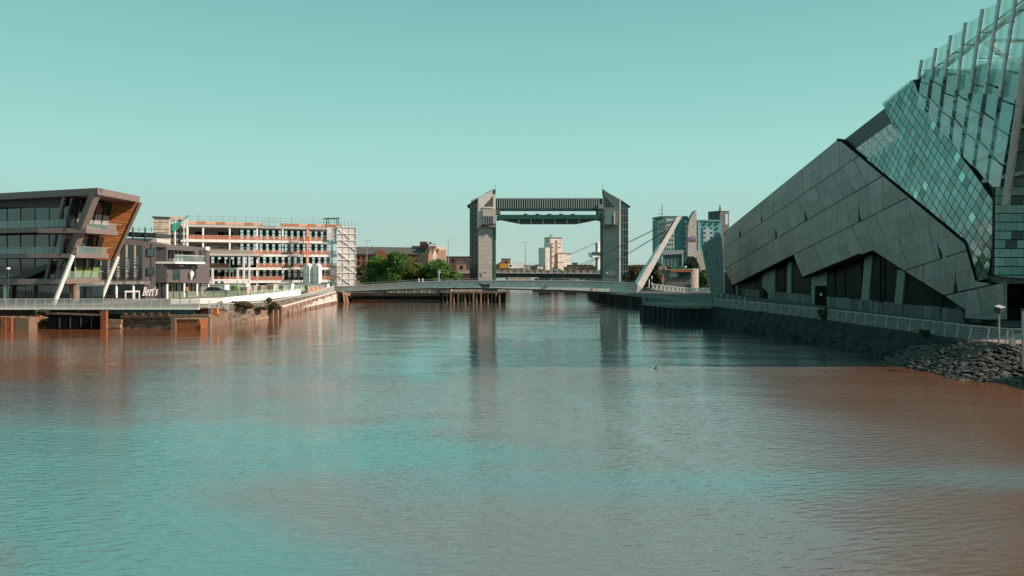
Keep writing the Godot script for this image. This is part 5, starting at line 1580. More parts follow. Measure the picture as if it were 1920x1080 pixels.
	# hoist mast and stair tower in front
	var hm := thing("orange_hoist_mast", "tall orange hoist mast in front of the unfinished frame building", "hoist", C.p(C.px(577, 500, 0.9).x, 2.5, 0.9))
	var hx := C.px(576.5, 470, 0.9).x
	for a in [hx - 0.35, hx + 0.35]:
		obj("leg", B.new().bar(C.p(a, 2.5, 0.9), C.p(a, 19.4, 0.9), 0.16), M.orange, hm)
	for k in 16:
		obj("rung", B.new().bar(C.p(hx - 0.35, 3.0 + k, 0.9), C.p(hx + 0.35, 3.8 + k, 0.9), 0.14), M.orange, hm)
	var stt := thing("scaffold_stair", "grey scaffold stair tower in front of the middle floors of the frame building", "scaffold", C.p(C.px(551, 500, 1.2).x, 2.5, 1.2))
	var sx := C.px(551, 470, 1.2).x
	for a in [sx - 1.3, sx, sx + 1.3]:
		obj("pole", B.new().bar(C.p(a, 2.5, 1.2), C.p(a, 16.0, 1.2), 0.09), M.rail_grey, stt)
	for k in 7:
		obj("landing", B.new().box(C.p(sx, 3.5 + k * 1.9, 0.8), Vector3(2.7, 0.14, 1.2), Basis(C.u, C.v, C.n)), M.steel_dark, stt)
		obj("flight", B.new().bar(C.p(sx - 1.2, 3.5 + k * 1.9, 1.0), C.p(sx + 1.2, 5.3 + k * 1.9, 1.0), 0.5, 0.1), M.steel_dark, stt)
	# lower deck and white frames on the left, in front
	var an := thing("unfinished_annex", "white steel frame annex with a pale deck in front of the frame building's left half", "building", C.p(12, 2.5, 4))
	var l0 := C.px(392, 472, 4.0).x
	var l1 := C.px(472, 472, 4.0).x
	obj("deck", B.new().prism(C, P2([l0, 10.9, l1 + 3.0, 10.9, l1 + 3.0, 11.35, l0, 11.35]), 0.1, 5.0), M.concrete_pale, an)
	obj("deck_edge", B.new().prism(C, P2([l0, 11.4, l1, 11.4, l1, 12.3, l0, 12.3]), 4.4, 4.6), mat("deck_grey", 0.33, 0.36, 0.32, 0.7, "grain", 2.0), an)
	for y in [12.7, 13.2]:
		obj("guard_rail", B.new().bar(C.p(l0, y, 4.5), C.p(l1 + 2.0, y, 4.5), 0.08), M.rail_grey, an)
	for x in [398.0, 445.0, 456.5, 467.0]:
		var a := C.px(x, 520, 4.6).x
		obj("column", B.new().bar(C.p(a, 2.5, 4.6), C.p(a, 7.6 if x < 450.0 else 10.9, 4.6), 0.42), M.white, an)
	var f0 := C.px(398, 520, 4.6).x
	var f1 := C.px(467, 520, 4.6).x
	obj("beam", B.new().bar(C.p(f0, 4.5, 4.6), C.p(f1, 4.5, 4.6), 0.4), M.white, an)
	obj("beam", B.new().bar(C.p(C.px(445, 520, 4.6).x, 7.5, 4.6), C.p(f1, 7.5, 4.6), 0.4), M.white, an)
	# stair and lift core on the far left
	var co := thing("lift_core", "cream stair core with steel stair frame and green net left of the frame building", "tower", V(318, 455, 186))
	var J := Face.new(V(288, 500, 186), Vector3(0.95, 0, -0.31), Vector3.UP)
	obj("core", B.new().prism(J, J.poly([288, 408, 316, 409, 316, 470, 288, 470]), -5.0, 0.0), M.cream, co)
	for y in [417.0, 430.0, 436.0]:
		var q := J.px(302, y)
		obj("joint", B.new().box(J.p(q.x, q.y, 0.02), Vector3(3.7, 0.1, 0.08), Basis(J.u, J.v, J.n)), M.concrete_dark, co)
	obj("roof_edge", B.new().prism(J, J.poly([285.5, 405.5, 319, 407, 319, 409, 285.5, 408]), -5.2, 0.3), M.steel_dark, co)
	for x in [318.0, 328.0, 337.0, 344.5, 350.0]:
		var a := J.px(x, 430, -0.5)
		obj("column", B.new().bar(J.p(a.x, J.px(x, 470, -0.5).y, -0.5), J.p(a.x, J.px(x, 410, -0.5).y, -0.5), 0.22 if x < 320 or x > 340 else 0.34), M.white if int(x) % 2 == 0 else M.steel_dark, co)
	for y in [412.0, 424.0, 436.0, 447.0, 456.0]:
		obj("landing", B.new().prism(J, J.rect(318, y, 350, y + 2.5, -1.0), -4.0, -0.8), M.white, co)
	for k in 4:
		var a := J.px(321, 424 + k * 11.5, -0.9)
		var b := J.px(341, 414 + k * 11.5, -0.9)
		obj("flight", B.new().bar(J.p(a.x, a.y, -0.9), J.p(b.x, b.y, -0.9), 0.6, 0.25), M.steel_dark, co)
	obj("debris_net", B.new().prism(J, J.poly([322, 420, 339, 415, 336, 428, 328, 434, 322, 434], -0.3), -0.34, -0.3), M.green_net, co)
	obj("edge_barrier", B.new().prism(J, J.rect(318, 405.5, 344, 412, 0.0), -0.1, 0.0), M.orange_net, co)
	obj("jib", B.new().bar(J.p(J.px(344, 411).x, J.px(344, 411).y, 0), J.p(J.px(354, 404).x, J.px(354, 404).y, 0), 0.18), M.steel_dark, co)
	make_wrap()
	make_site_things()

func make_wrap() -> void:
	var t := thing("wrapped_scaffold", "tall scaffold wrapped in white sheeting at the right end of the unfinished building", "scaffold", V(640, 535, 206))
	var C := Face.new(Vector3(-85.9, 0, -193), Vector3(0.9015, 0, -0.4329), Vector3.UP)
	var x0 := C.px(632, 480, 1.4).x
	var x1 := C.px(667, 480, 1.4).x
	var n := 3
	for i in n:
		for k in 9:
			var a := lerpf(x0, x1, float(i) / n)
			var b := lerpf(x0, x1, (i + 1.0) / n)
			var y := 2.6 + k * 1.86
			var f := Face.new(C.o, C.u + C.n * rng.randf_range(-0.07, 0.07), C.v + C.n * rng.randf_range(-0.1, 0.1))
			var mid := Vector2((a + b) * 0.5, y + 0.93)
			f.o = C.p(mid.x, mid.y, 1.3) - f.u * mid.x - f.v * mid.y
			obj("sheet", B.new().prism(f, P2([a + 0.03, y + 0.06, b - 0.03, y + 0.06, b - 0.03, y + 1.82, a + 0.03, y + 1.82]), -0.02, 0.0), M.sheeting if rng.randf() < 0.6 else M.sheeting_b, t)
	# the return side, seen edge on, and the piece that laps over the building's top floor
	var S := Face.new(C.p(x1, 0, 1.4), C.n * -1.0, Vector3.UP)
	for k in 9:
		obj("sheet", B.new().prism(S, P2([0.0, 2.66 + k * 1.86, 6.0, 2.66 + k * 1.86, 6.0, 4.42 + k * 1.86, 0.0, 4.42 + k * 1.86]), -0.04, -0.02), M.sheeting_b, t)
	var w0 := C.px(613, 440, 0.8).x
	for i in 2:
		for k in 2:
			var a := lerpf(w0, x0, i / 2.0)
			obj("sheet", B.new().prism(C, P2([a + 0.04, 15.7 + k * 1.8, lerpf(w0, x0, (i + 1) / 2.0) - 0.04, 15.7 + k * 1.8, lerpf(w0, x0, (i + 1) / 2.0) - 0.04, 17.4 + k * 1.8, a + 0.04, 17.4 + k * 1.8]), 0.75, 0.8), M.sheeting_b if (i + k) % 2 else M.sheeting, t)
	for i in n + 1:
		var a := lerpf(x0, x1, float(i) / n)
		obj("pole", B.new().bar(C.p(a, 2.5, 1.5), C.p(a, 20.6, 1.5), 0.09), M.white, t)
	for i in 9:
		var a := lerpf(w0, x1, i / 8.0)
		obj("pole", B.new().bar(C.p(a, 19.3, 0.9), C.p(a, 20.9 + 0.4 * (i % 2), 0.9), 0.07), M.steel_dark, t)
	for k in 10:
		obj("ledger", B.new().bar(C.p(x0 - 0.2, 2.6 + k * 1.86, 1.5), C.p(x1 + 0.2, 2.6 + k * 1.86, 1.5), 0.15), M.white, t)
	for k in 5:
		obj("brace", B.new().bar(C.p(x0 + 0.4 + (k % 2) * 1.2, 5.6 + k * 3.3, 1.55), C.p(x0 + 3.9 + (k % 2) * 1.4, 2.8 + k * 3.3, 1.55), 0.2, 0.1), M.white, t)
	obj("roof_sheet", B.new().prism(C, P2([x0, 19.35, x1, 19.35, x1, 19.45, x0, 19.45]), -5.0, 1.3), M.sheeting, t)

func make_site_things() -> void:
	var g := "site cabins and containers"
	var cab := func(x0: float, y0: float, x1: float, y1: float, d: float, m: Material, label: String, cat: String) -> void:
		var t := thing("site_cabin", label, cat, V((x0 + x1) * 0.5, y1, d), g)
		var a := V(x0, y1, d)
		var b := V(x1, y0, d)
		var h := b.y - 2.5
		var L := b.x - a.x
		obj("body", B.new().span(Vector3(a.x, 2.5, -d - 2.5), Vector3(b.x, b.y, -d)), m, t)
		obj("roof_rim", B.new().span(Vector3(a.x - 0.06, b.y, -d - 2.56), Vector3(b.x + 0.06, b.y + 0.1, -d + 0.06)), M.concrete_pale, t)
		for k in 2:
			obj("corner_post", B.new().span(Vector3(a.x + (L - 0.14) * k - 0.03, 2.5, -d + 0.05), Vector3(a.x + (L - 0.14) * k + 0.17, b.y, -d - 0.1)), M.concrete_pale, t)
		obj("door", B.new().span(Vector3(a.x + L * 0.3, 2.55, -d + 0.04), Vector3(a.x + L * 0.3 + minf(0.9, L * 0.3), 2.5 + h * 0.8, -d - 0.05)), M.concrete_dark, t)
	cab.call(377, 534.5, 421, 551, 150.0, M.white, "long white site cabin furthest left behind the mesh fence", "cabin")
	cab.call(422, 532, 461, 548, 155.0, M.white, "tall white site container with an orange strip to its right", "container")
	cab.call(447.5, 539, 463.5, 550, 146.0, M.cream, "small cream site box in front of the white containers", "container")
	cab.call(464, 536, 477, 547.5, 158.0, M.concrete, "small grey skip cabin beside the white containers", "container")
	cab.call(479, 536.5, 490.5, 546, 160.0, M.pink_brick, "small pinkish site box in the middle of the row", "container")
	cab.call(499.5, 534, 513, 545, 164.0, M.concrete_pale, "grey slatted container left of the long white one", "container")
	cab.call(513.5, 532.5, 546, 546, 166.0, M.white, "long white container nearest the two silos", "container")
	obj_green()
	cab.call(553, 533, 613, 541, 172.0, M.white, "long white hoarding in front of the silos", "hoarding")
	# silos
	for k in 2:
		var d := 181.0
		var c := V(577.5 + 17.2 * k, 532, d)
		c.y = 2.5
		var t := thing("silo", ["left hand white round topped silo in front of the frame building", "right hand white round topped silo in front of the frame building"][k], "silo", c, "white silos")
		obj("tank", B.new().lathe(c + Vector3(0, 1.2, 0), [[0.5, 0.0], [1.12, 0.5], [1.14, 4.2], [0.95, 4.75], [0.5, 5.05], [0.0, 5.15]], 20), M.white, t)
		for i in 4:
			var a := TAU * (i + 0.5) / 4.0
			obj("leg", B.new().bar(c + Vector3(cos(a) * 0.85, 0, sin(a) * 0.85), c + Vector3(cos(a) * 0.85, 1.9, sin(a) * 0.85), 0.16), M.rail_grey, t)
		obj("ladder", B.new().bar(c + Vector3(0.6, 0.5, 1.12), c + Vector3(0.6, 6.0, 1.12), 0.2, 0.06), M.rail_grey, t)
		obj("hoop", B.new().tube(c + Vector3(0, 3.4, 0), c + Vector3(0, 3.5, 0), 1.17, 1.17, 20, false), M.rail_grey, t)
	# dark car parked behind the fence
	make_car("parked_car", "dark green estate car parked behind the mesh fence", V(407, 553.5, 138), 0.15, mat("car_green", 0.02, 0.05, 0.045, 0.25), 4.6)

func obj_green() -> void:
	var t := thing("green_cupboard", "bright green upright cupboard between the white containers", "cupboard", V(442, 548, 149))
	obj("body", B.new().span(Vector3(V(438.5, 548, 149).x, 2.5, -150), Vector3(V(446, 548, 149).x, V(442, 535.5, 149).y, -149)), mat("bright_green", 0.3, 0.5, 0.12, 0.6), t)
	obj("door", B.new().span(Vector3(V(439.3, 548, 149).x, 2.6, -149), Vector3(V(445.2, 548, 149).x, V(442, 537, 149).y, -148.96)), mat("leaf_green", 0.24, 0.43, 0.1, 0.6), t)

func make_car(called: String, label: String, at: Vector3, turn: float, m: Material, L: float, tall := 0.0) -> Node3D:
	var t := thing(called, label, "car", at)
	var f := Face.new(at, Vector3(cos(turn), 0, -sin(turn)), Vector3.UP)
	var h := L * 0.5
	obj("body", B.new().prism(f, P2([-h, 0.3, h, 0.3, h, 0.75, h * 0.9, 0.9 + tall * 0.3, h * 0.45, 1.0 + tall, -h * 0.95, 1.0 + tall, -h, 0.75]), -0.85, 0.85), m, t)
	obj("cabin", B.new().prism(f, P2([-h * 0.85, 1.0 + tall, h * 0.42, 1.0 + tall, h * 0.15, 1.48 + tall, -h * 0.68, 1.5 + tall]), -0.74, 0.74), M.dark_glass, t)
	obj("roof", B.new().prism(f, P2([-h * 0.68, 1.48 + tall, h * 0.15, 1.46 + tall, h * 0.1, 1.54 + tall, -h * 0.6, 1.56 + tall]), -0.72, 0.72), m, t)
	for s in [-0.62, 0.62]:
		for w in [-0.78, 0.78]:
			var wh := obj("wheel", B.new().tube(f.p(h * s, 0.33, w - 0.1), f.p(h * s, 0.33, w + 0.1), 0.33, 0.33, 12), M.tyre, t)
			obj("rim", B.new().tube(f.p(h * s, 0.33, w - 0.11), f.p(h * s, 0.33, w + 0.11), 0.18, 0.18, 8), M.rail_grey, wh)
	return t

# ---------------------------------------------------------------- tidal surge barrier

func make_barrier() -> void:
	var d := 208.0
	var K := Face.new(Vector3(0, 0, -d), Vector3(1, 0, 0), Vector3.UP)
	var t := thing("tidal_barrier", "tall concrete tidal surge barrier with two towers and a raised green gate between them", "barrier", Vector3(10, 2.5, -d))
	# the front of either tower is turned a little towards the river
	var KL := Face.new(V(897, 500, d), Vector3(0.966, 0, -0.26), Vector3.UP)
	var KR := Face.new(V(1162, 500, d), Vector3(0.966, 0, 0.26), Vector3.UP)
	KL.o.y = 0.0
	KR.o.y = 0.0
	var shade := [M.concrete, mat("concrete_mid", 0.39, 0.355, 0.325, 0.86, "fine", 4.0), mat("concrete_warm", 0.44, 0.4, 0.36, 0.86, "fine", 3.0)]
	# left tower: shaft of cast courses
	for s in 2:
		var x0: float = [897.0, 1129.5][s]
		var x1: float = [925.5, 1160.5][s]
		var Kt: Face = [KL, KR][s]
		var a := Kt.px(x0, 500).x
		var b := Kt.px(x1, 500).x
		obj(["tower_shaft", "tower_shaft"][s], B.new().prism(Kt, P2([a + 0.05, 2.5, b - 0.05, 2.5, b - 0.05, Kt.px(x0, 415).y, a + 0.05, Kt.px(x0, 415).y]), -9.0, -0.2), M.concrete_dark, t)
		for k in 14:
			var y := 2.5 + k * 1.26
			obj("concrete_course", B.new().prism(Kt, P2([a, y, b, y, b, minf(y + 1.22, 19.6), a, minf(y + 1.22, 19.6)]), -1.0, rng.randf_range(-0.02, 0.02)), shade[(k * 7 + s) % 3 if rng.randf() < 0.4 else 0], t)
	# head of the left tower: gable, recess with louvres, control room
	obj("tower_head", B.new().prism(KL, KL.poly([897, 370.5, 928, 355, 929.5, 357, 929.5, 392, 905, 392, 905, 420, 897, 426.5], 1.4), -9.0, 1.4), M.concrete_pale, t)
	obj("control_room", B.new().prism(KL, KL.poly([905, 392.2, 929.5, 392.2, 929.5, 419, 912, 420, 905, 420], 1.9), -4.0, 1.9), M.concrete, t)
	obj("corbel", B.new().prism(KL, KL.poly([905, 420, 929.5, 420, 929.5, 427, 920, 426], 1.0), -2.0, 1.6), M.concrete_dark, t)
	var w1 := obj("window", B.new().prism(KL, KL.rect(907, 405, 925, 419, 2.0), 1.8, 1.96), M.blue_glass, t)
	for k in 5:
		obj("glazing_bar", B.new().prism(KL, KL.rect(907 + k * 4.2, 405, 908 + k * 4.2, 419, 2.0), 1.96, 2.05), M.rail_grey, w1)
	var lv := obj("louvre_opening", B.new().prism(KL, KL.poly([906, 388, 925, 367, 925, 388], 1.5), 1.3, 1.46), M.green_dark, t)
	for k in 5:
		var x := 909.0 + k * 3.6
		obj("louvre_bar", B.new().prism(KL, KL.poly([x, 388, x + 1, 388, x + 1, 388 - (x - 906) * 1.05, x, 388 - (x - 906) * 1.05], 1.5), 1.46, 1.6), M.rail_grey, lv)
	obj("louvre_sill", B.new().prism(KL, KL.rect(904, 388, 926, 389.6, 1.6), 1.3, 1.75), M.white, t)
	obj("peak_cap", B.new().prism(KL, KL.rect(926, 355, 929, 363, 1.5), -9.2, 1.6), M.steel_dark, t)
	# head of the right tower
	obj("tower_head", B.new().prism(KR, KR.poly([1130, 356, 1162, 373.5, 1162, 423, 1129.5, 423, 1129.5, 392], 0.8), -9.0, 0.8), M.concrete, t)
	obj("control_room", B.new().prism(KR, KR.poly([1134, 396, 1152, 396, 1152, 420, 1134, 420.5], 1.8), -2.0, 1.8), M.concrete_pale, t)
	obj("corbel", B.new().prism(KR, KR.poly([1134, 420.5, 1152, 420, 1134, 427], 1.2), -1.0, 1.5), M.concrete_dark, t)
	obj("window", B.new().prism(KR, KR.rect(1146.5, 405.5, 1151.2, 419, 1.8), 1.7, 1.88), M.dark_glass, t)
	var lv2 := obj("louvre_opening", B.new().prism(KR, KR.poly([1133, 366, 1152, 388.5, 1133, 388.5], 0.9), 0.7, 0.86), M.green_dark, t)
	for k in 5:
		var x := 1135.0 + k * 3.4
		obj("louvre_bar", B.new().prism(KR, KR.poly([x, 388, x + 1, 388, x + 1, 388 - (1152 - x) * 1.05, x, 388 - (1152 - x) * 1.05], 0.9), 0.86, 1.0), M.rail_grey, lv2)
	obj("peak_cap", B.new().prism(KR, KR.rect(1129.3, 355, 1131.6, 366, 1.0), -9.2, 1.0), M.steel_dark, t)
	# glazed stair shafts on the outer sides with their sloping roofs
	for s in 2:
		var x0: float = [881.0, 1164.0][s]
		var x1: float = [896.5, 1177.5][s]
		obj("stair_glazing", B.new().prism(K, K.poly([x0, 527, x1, 527, x1, 372 if s == 0 else 386, x0, 384 if s == 0 else 376], -0.8), -7.5, -0.8), M.blue_glass if s else M.dark_glass, t)
		for k in 4:
			var x := lerpf(x0, x1, k / 3.0)
			obj("glazing_bar", B.new().prism(K, K.rect(x - 0.4, lerpf(384, 372, k / 3.0) if s == 0 else lerpf(376, 386, k / 3.0), x + 0.4, 527, -0.7), -0.8, -0.65), M.steel_dark if s == 0 else M.rail_grey, t)
		for k in 11:
			var y := 391.0 + k * 13.0
			obj("transom", B.new().prism(K, K.rect(x0, y, x1, y + 1.0, -0.7), -0.8, -0.6), M.green_dark if s == 0 else M.rail_grey, t)
			if s == 0:
				var p := K.px(x0, y + 12, -1.4)
				var q := K.px(x1, y + 1, -1.4)
				obj("stair_flight", B.new().bar(K.p(p.x, p.y, -0.7), K.p(q.x, q.y, -0.7), 0.3, 0.12), M.steel_dark, t)
		var e: Array = [[875.5, 385.5, 898, 371], [1161, 372.5, 1182, 387]][s]
		obj("stair_roof", B.new().prism(K, K.poly([e[0], e[1], e[2], e[3], e[2], e[3] + 1.6, e[0], e[1] + 1.6]), -8.2, 0.2), M.steel_dark, t)
	obj("corner_mast", B.new().prism(K, K.rect(1161, 374, 1163.8, 531, 0.6), -0.6, 0.6), M.white, t)
	obj("gate_guide", B.new().prism(KL, KL.rect(925.8, 392, 929.5, 528), -2.0, 0.25), M.green_steel, t)
	obj("gate_guide", B.new().prism(KR, KR.rect(1125.5, 396, 1129.3, 528), -2.0, 0.25), M.green_steel, t)
	# machinery bridge with upright fins
	obj("machinery_bridge", B.new().prism(K, K.rect(929.6, 372, 1129.5, 390.5, -0.6), -6.0, -0.6), M.green_dark, t)
	for k in 46:
		var x := 932.0 + k * 4.22
		obj("upright_fin", B.new().prism(K, K.rect(x, 370.6, x + 1.7, 390.2, 0.0), -0.55, 0.1), M.fin_pale, t)
	obj("bottom_chord", B.new().prism(K, K.rect(937, 390.4, 1128, 393, 0.1), -6.0, 0.2), M.green_steel, t)
	for e in [[929.6, 391, 937.5, 401.5], [1120.5, 391.5, 1129.5, 401]]:
		obj("bearing_block", B.new().prism(K, K.rect(e[0], e[1], e[2], e[3], -0.6), -5.0, -0.6), M.concrete, t)
	obj("access_gallery", B.new().prism(K, K.rect(1122, 383, 1132, 391, 1.0), -0.4, 1.0), M.rail_grey, t)
	# the gate itself: beam, belly, rollers
	obj("gate_beam", B.new().prism(K, K.poly([931, 405, 938, 402.8, 1121, 402.8, 1129, 405, 1129, 413, 1121, 411, 938, 411, 931, 412.6]), -5.5, 0.5), M.green_steel, t)
	obj("gate_belly", B.new().prism(K, K.poly([940, 411.2, 1120, 411.2, 1108, 414, 1083, 418.8, 978, 418.8, 950, 413.5]), -5.0, 0.0), M.steel_dark, t)
	for k in 8:
		var x := 950.0 + k * 22.4
		obj("gate_rib", B.new().prism(K, K.rect(x, 410, x + 1.6, 413.5 if k == 0 or k == 7 else 418.6, 0.1), -0.1, 0.35), M.rail_grey, t)
	for k in 5:
		var q := K.px(985.5 + k * 22.3, 401.8, 0.3)
		obj("roller_box", B.new().box(K.p(q.x, q.y, -0.6), Vector3(1.1, 0.4, 1.0)), M.steel_dark, t)
		obj("roller_arm", B.new().box(K.p(q.x, q.y - 0.15, -0.6), Vector3(1.9, 0.1, 0.5)), M.rail_grey, t)
	for e in [[904.5, 508, 914, 513], [1142.5, 509, 1153.5, 515]]:
		var sg := obj("notice_board", B.new().prism(K, K.rect(e[0], e[1], e[2], e[3], 0.1), 0.0, 0.08), M.white, t)
		for k in 2:
			obj("notice_panel", B.new().prism(K, K.rect(e[0] + 0.7, e[1] + 0.7 + k * 2.3, e[2] - 0.7, e[1] + 2.3 + k * 2.3, 0.12), 0.08, 0.12), M.concrete, sg)
	obj("lamp", B.new().tube(K.p(K.px(1138, 512).x, K.px(1138, 512).y, 0.1), K.p(K.px(1138, 512).x, K.px(1138, 512).y, 0.5), 0.25, 0.25, 10), M.white, t)
	for e in [928.4, 1130.0]:
		obj("lightning_rod", B.new().bar(K.p(K.px(e, 356).x, K.px(e, 356).y, -1), K.p(K.px(e, 344).x, K.px(e, 344).y, -1), 0.06), M.steel_dark, t)

# ---------------------------------------------------------------- road bridge, town behind

func make_vehicle(called: String, label: String, cat: String, x: float, y: float, d: float, L: float, parts: Array) -> void:
	# parts: [name, x0, y0, x1, y1, material] in metres from the rear wheel line
	var at := V(x, y, d)
	var t := thing(called, label, cat, at)
	for p in parts:
		obj(p[0], B.new().span(at + Vector3(p[1], p[2], -1.15), at + Vector3(p[3], p[4], 1.15)), p[5], t)
	for q in [0.8, L - 1.2]:
		var wh := obj("wheel", B.new().tube(at + Vector3(q, 0.45, 0.9), at + Vector3(q, 0.45, 1.25), 0.45, 0.45, 12), M.tyre, t)
		obj("rim", B.new().tube(at + Vector3(q, 0.45, 1.25), at + Vector3(q, 0.45, 1.27), 0.2, 0.2, 8), M.rail_grey, wh)

func make_town() -> void:
	var d := 262.0
	var K := Face.new(Vector3(0, 0, -d), Vector3(1, 0, 0), Vector3.UP)
	var t := thing("road_bridge", "low road bridge with a pale pink parapet behind the tidal barrier", "bridge", Vector3(10, 2.5, -d))
	obj("deck", B.new().prism(K, K.poly([760, 512, 905, 510.3, 1240, 512.5, 1240, 514.5, 905, 512.3, 760, 514]), -16.0, 0.0), M.concrete_pale, t)
	obj("girder", B.new().prism(K, K.poly([905, 512.4, 1128, 513.8, 1128, 521.5, 1090, 520.5, 945, 520, 905, 523]), -15.0, -0.8), M.green_dark, t)
	obj("parapet", B.new().prism(K, K.poly([760, 507.5, 905, 505.8, 1240, 507.8, 1240, 512.4, 905, 510.2, 760, 511.9]), -0.4, -0.1), mat("parapet_pink", 0.5, 0.36, 0.31, 0.7, "soft", 5.0), t)
	for k in 22:
		var x := 905.0 + k * 12.4
		obj("parapet_post", B.new().prism(K, K.rect(x, 505.0, x + 0.9, 511.2, 0.0), -0.1, 0.08), M.concrete_dark, t)
	for e in [[905, 512.3, 925, 528], [1090, 514, 1160, 532], [1012, 520, 1032, 529]]:
		obj("pier", B.new().prism(K, K.rect(e[0], e[1], e[2], e[3], -4.0), -14.0, -4.0), M.concrete_dark, t)
	obj("approach", B.new().prism(K, K.rect(640, 514.5, 900, 531, -1.5), -14.0, -1.5), M.pink_brick, t)
	obj("approach_parapet", B.new().prism(K, K.poly([640, 510, 900, 506.5, 900, 514.5, 640, 516], -1.0), -1.4, -1.0), M.pink_brick, t)
	make_vehicle("tanker_lorry", "orange tanker lorry with a white cab on the road bridge", "lorry", 937, 507.0, 266, 4.4, [["chassis", -0.2, 0.45, 4.2, 0.8, M.steel_dark], ["tank", 0.0, 0.8, 2.9, 2.35, M.yellow], ["tank_crown", 0.3, 2.35, 2.6, 2.55, M.yellow], ["cab", 3.15, 0.5, 4.3, 2.2, M.white], ["windscreen", 3.6, 1.3, 4.33, 1.95, M.dark_glass]])
	make_vehicle("box_lorry", "white box lorry on the road bridge behind the orange tanker", "lorry", 957.5, 507.2, 268, 5.0, [["chassis", -0.2, 0.45, 4.9, 0.8, M.steel_dark], ["box", 0.0, 0.8, 4.7, 2.75, M.white], ["roof_rim", -0.05, 2.75, 4.75, 2.85, M.concrete_pale]])
	make_vehicle("white_van", "white van on the road bridge in front of the mill's foot", "van", 1007.5, 507.6, 266, 3.6, [["body", 0.0, 0.4, 2.2, 1.5, M.white], ["bonnet", 2.2, 0.4, 3.4, 1.0, M.white], ["windscreen", 2.0, 1.0, 2.5, 1.4, M.dark_glass]])
	make_car("grey_car", "small grey car on the road bridge under the mill tower", V(1043, 508.3, 267) , 0.0, M.rail_grey, 3.4)
	make_car("white_car", "white car on the raised approach road left of the big trees", V(676, 514, 254), 0.0, M.white, 4.2)
	# suspension pylon with its cabin and stays
	var py := thing("white_pylon", "white bridge pylon with a glazed control cabin half hidden by the right barrier tower", "pylon", V(1124, 508, 280))
	var Y := Face.new(Vector3(0, 0, -280), Vector3(0.95, 0, -0.3), Vector3.UP)
	obj("shaft", B.new().prism(Y, Y.rect(1121, 453.5, 1130, 509), -1.0, 0.0), M.white, py)
	obj("side", B.new().prism(Y, Y.rect(1119, 454, 1120.9, 509), -1.4, -0.1), M.concrete_dark, py)
	obj("cabin", B.new().prism(Y, Y.poly([1110, 478, 1109, 473.5, 1128, 473.5, 1128, 483.5, 1112, 482.5], 1.5), -2.0, 1.5), M.white, py)
	obj("cabin_glazing", B.new().prism(Y, Y.poly([1109.5, 472.5, 1128, 472.5, 1128, 478.5, 1110.5, 478.5], 1.6), 1.5, 1.65), M.green_dark, py)
	obj("stay", B.new().tube(V(1120, 454.5, 280), V(1062, 480, 330), 0.16, 0.16, 5), M.white, py)
	obj("stay", B.new().tube(V(1121, 480, 280), V(1096, 506, 268), 0.09, 0.09, 5), M.steel_dark, py)
	# mill
	var ml := thing("white_mill", "tall cream grain mill with a stepped tower and low wings beyond the road bridge", "building", V(1040, 505, 450))
	var R := Face.new(V(1020, 500, 450), Vector3(0.93, 0, -0.36), Vector3.UP)
	R.o.y = 0.0
	var mill := mat("mill_cream", 0.85, 0.72, 0.64, 0.8, "soft", 12.0)
	obj("tower", B.new().prism(R, R.poly([1031.5, 445.5, 1054, 446.5, 1054, 508, 1031.5, 508]), -9.0, 0.0), mill, ml)
	obj("tower_rim", B.new().prism(R, R.poly([1031, 444.6, 1054.4, 445.6, 1054.4, 447, 1031, 446], 0.3), -9.3, 0.3), M.concrete_dark, ml)
	obj("left_wing", B.new().prism(R, R.poly([1022.5, 464, 1031.3, 464, 1031.3, 508, 1022.5, 508], 0.5), -10.0, 0.5), mill, ml)
	obj("right_wing", B.new().prism(R, R.poly([1046, 475, 1069, 475.5, 1069, 508, 1046, 508], 1.2), -9.0, 1.2), mill, ml)
	obj("wing_rim", B.new().prism(R, R.poly([1045.6, 474.2, 1069.4, 474.6, 1069.4, 475.8, 1045.6, 475.2], 1.5), -9.2, 1.5), M.rust, ml)
	for e in [[1044, 456], [1049, 456], [1044, 463], [1049, 463], [1035, 456], [1035, 463], [1035, 470], [1035, 481], [1035, 492]]:
		obj("window", B.new().prism(R, R.rect(e[0], e[1], e[0] + 2.2, e[1] + 1.8, 0.1), -0.2, 0.12), M.dark_glass, ml)
	for x in [1046.0, 1050.0, 1054.0]:
		obj("window", B.new().prism(R, R.rect(x, 491, x + 2.2, 492.4, 1.4), 1.0, 1.35), M.dark_glass, ml)
	for x in [1038.5, 1041.5]:
		obj("pipe", B.new().bar(R.p(R.px(x, 450).x, R.px(x, 450).y, 1.9), R.p(R.px(x, 450).x, 4.0, 1.9), 0.5), M.orange_board, ml)
	for k in 9:
		obj("ladder_cage", B.new().box(R.p(R.px(1040, 455).x, R.px(1040, 455 + k * 6).y, 2.0), Vector3(1.6, 0.25, 0.4)), M.rust, ml)
	for k in 3:
		obj("aerial", B.new().bar(R.p(R.px(1033 + k * 2.2, 445).x, 25.0, -2), R.p(R.px(1033 + k * 2.2, 445).x, 28.2, -2), 0.25), M.steel_dark, ml)
	# sheds by the mill and across the horizon
	house("grey_shed", "dark grey gabled shed at the left foot of the cream mill", "shed", 993, 1023, 496, 508, 430, M.slate, M.slate, 5.0)
	house("dark_gable", "dark gabled shed above the orange tanker", "shed", 929, 956, 490, 508, 330, M.brown_brick, M.slate, 8.0)
	house("brown_block", "small brown block right of the dark gabled shed", "building", 941, 957, 486, 500, 350, M.pink_brick, M.slate, 0.0)
	house("pale_store", "small pale store between the white lorry and the grey shed", "building", 979, 994, 500, 508, 420, M.cream, M.cream, 0.0)
	house("pink_wall", "long pinkish brick wall right of the cream mill", "wall", 1066, 1132, 502, 509, 300, M.pink_brick, M.pink_brick, 0.0)
	house("low_works", "low dark works building behind the pinkish wall", "building", 1069, 1112, 497.5, 505, 420, M.brown_brick, M.slate, 0.0)
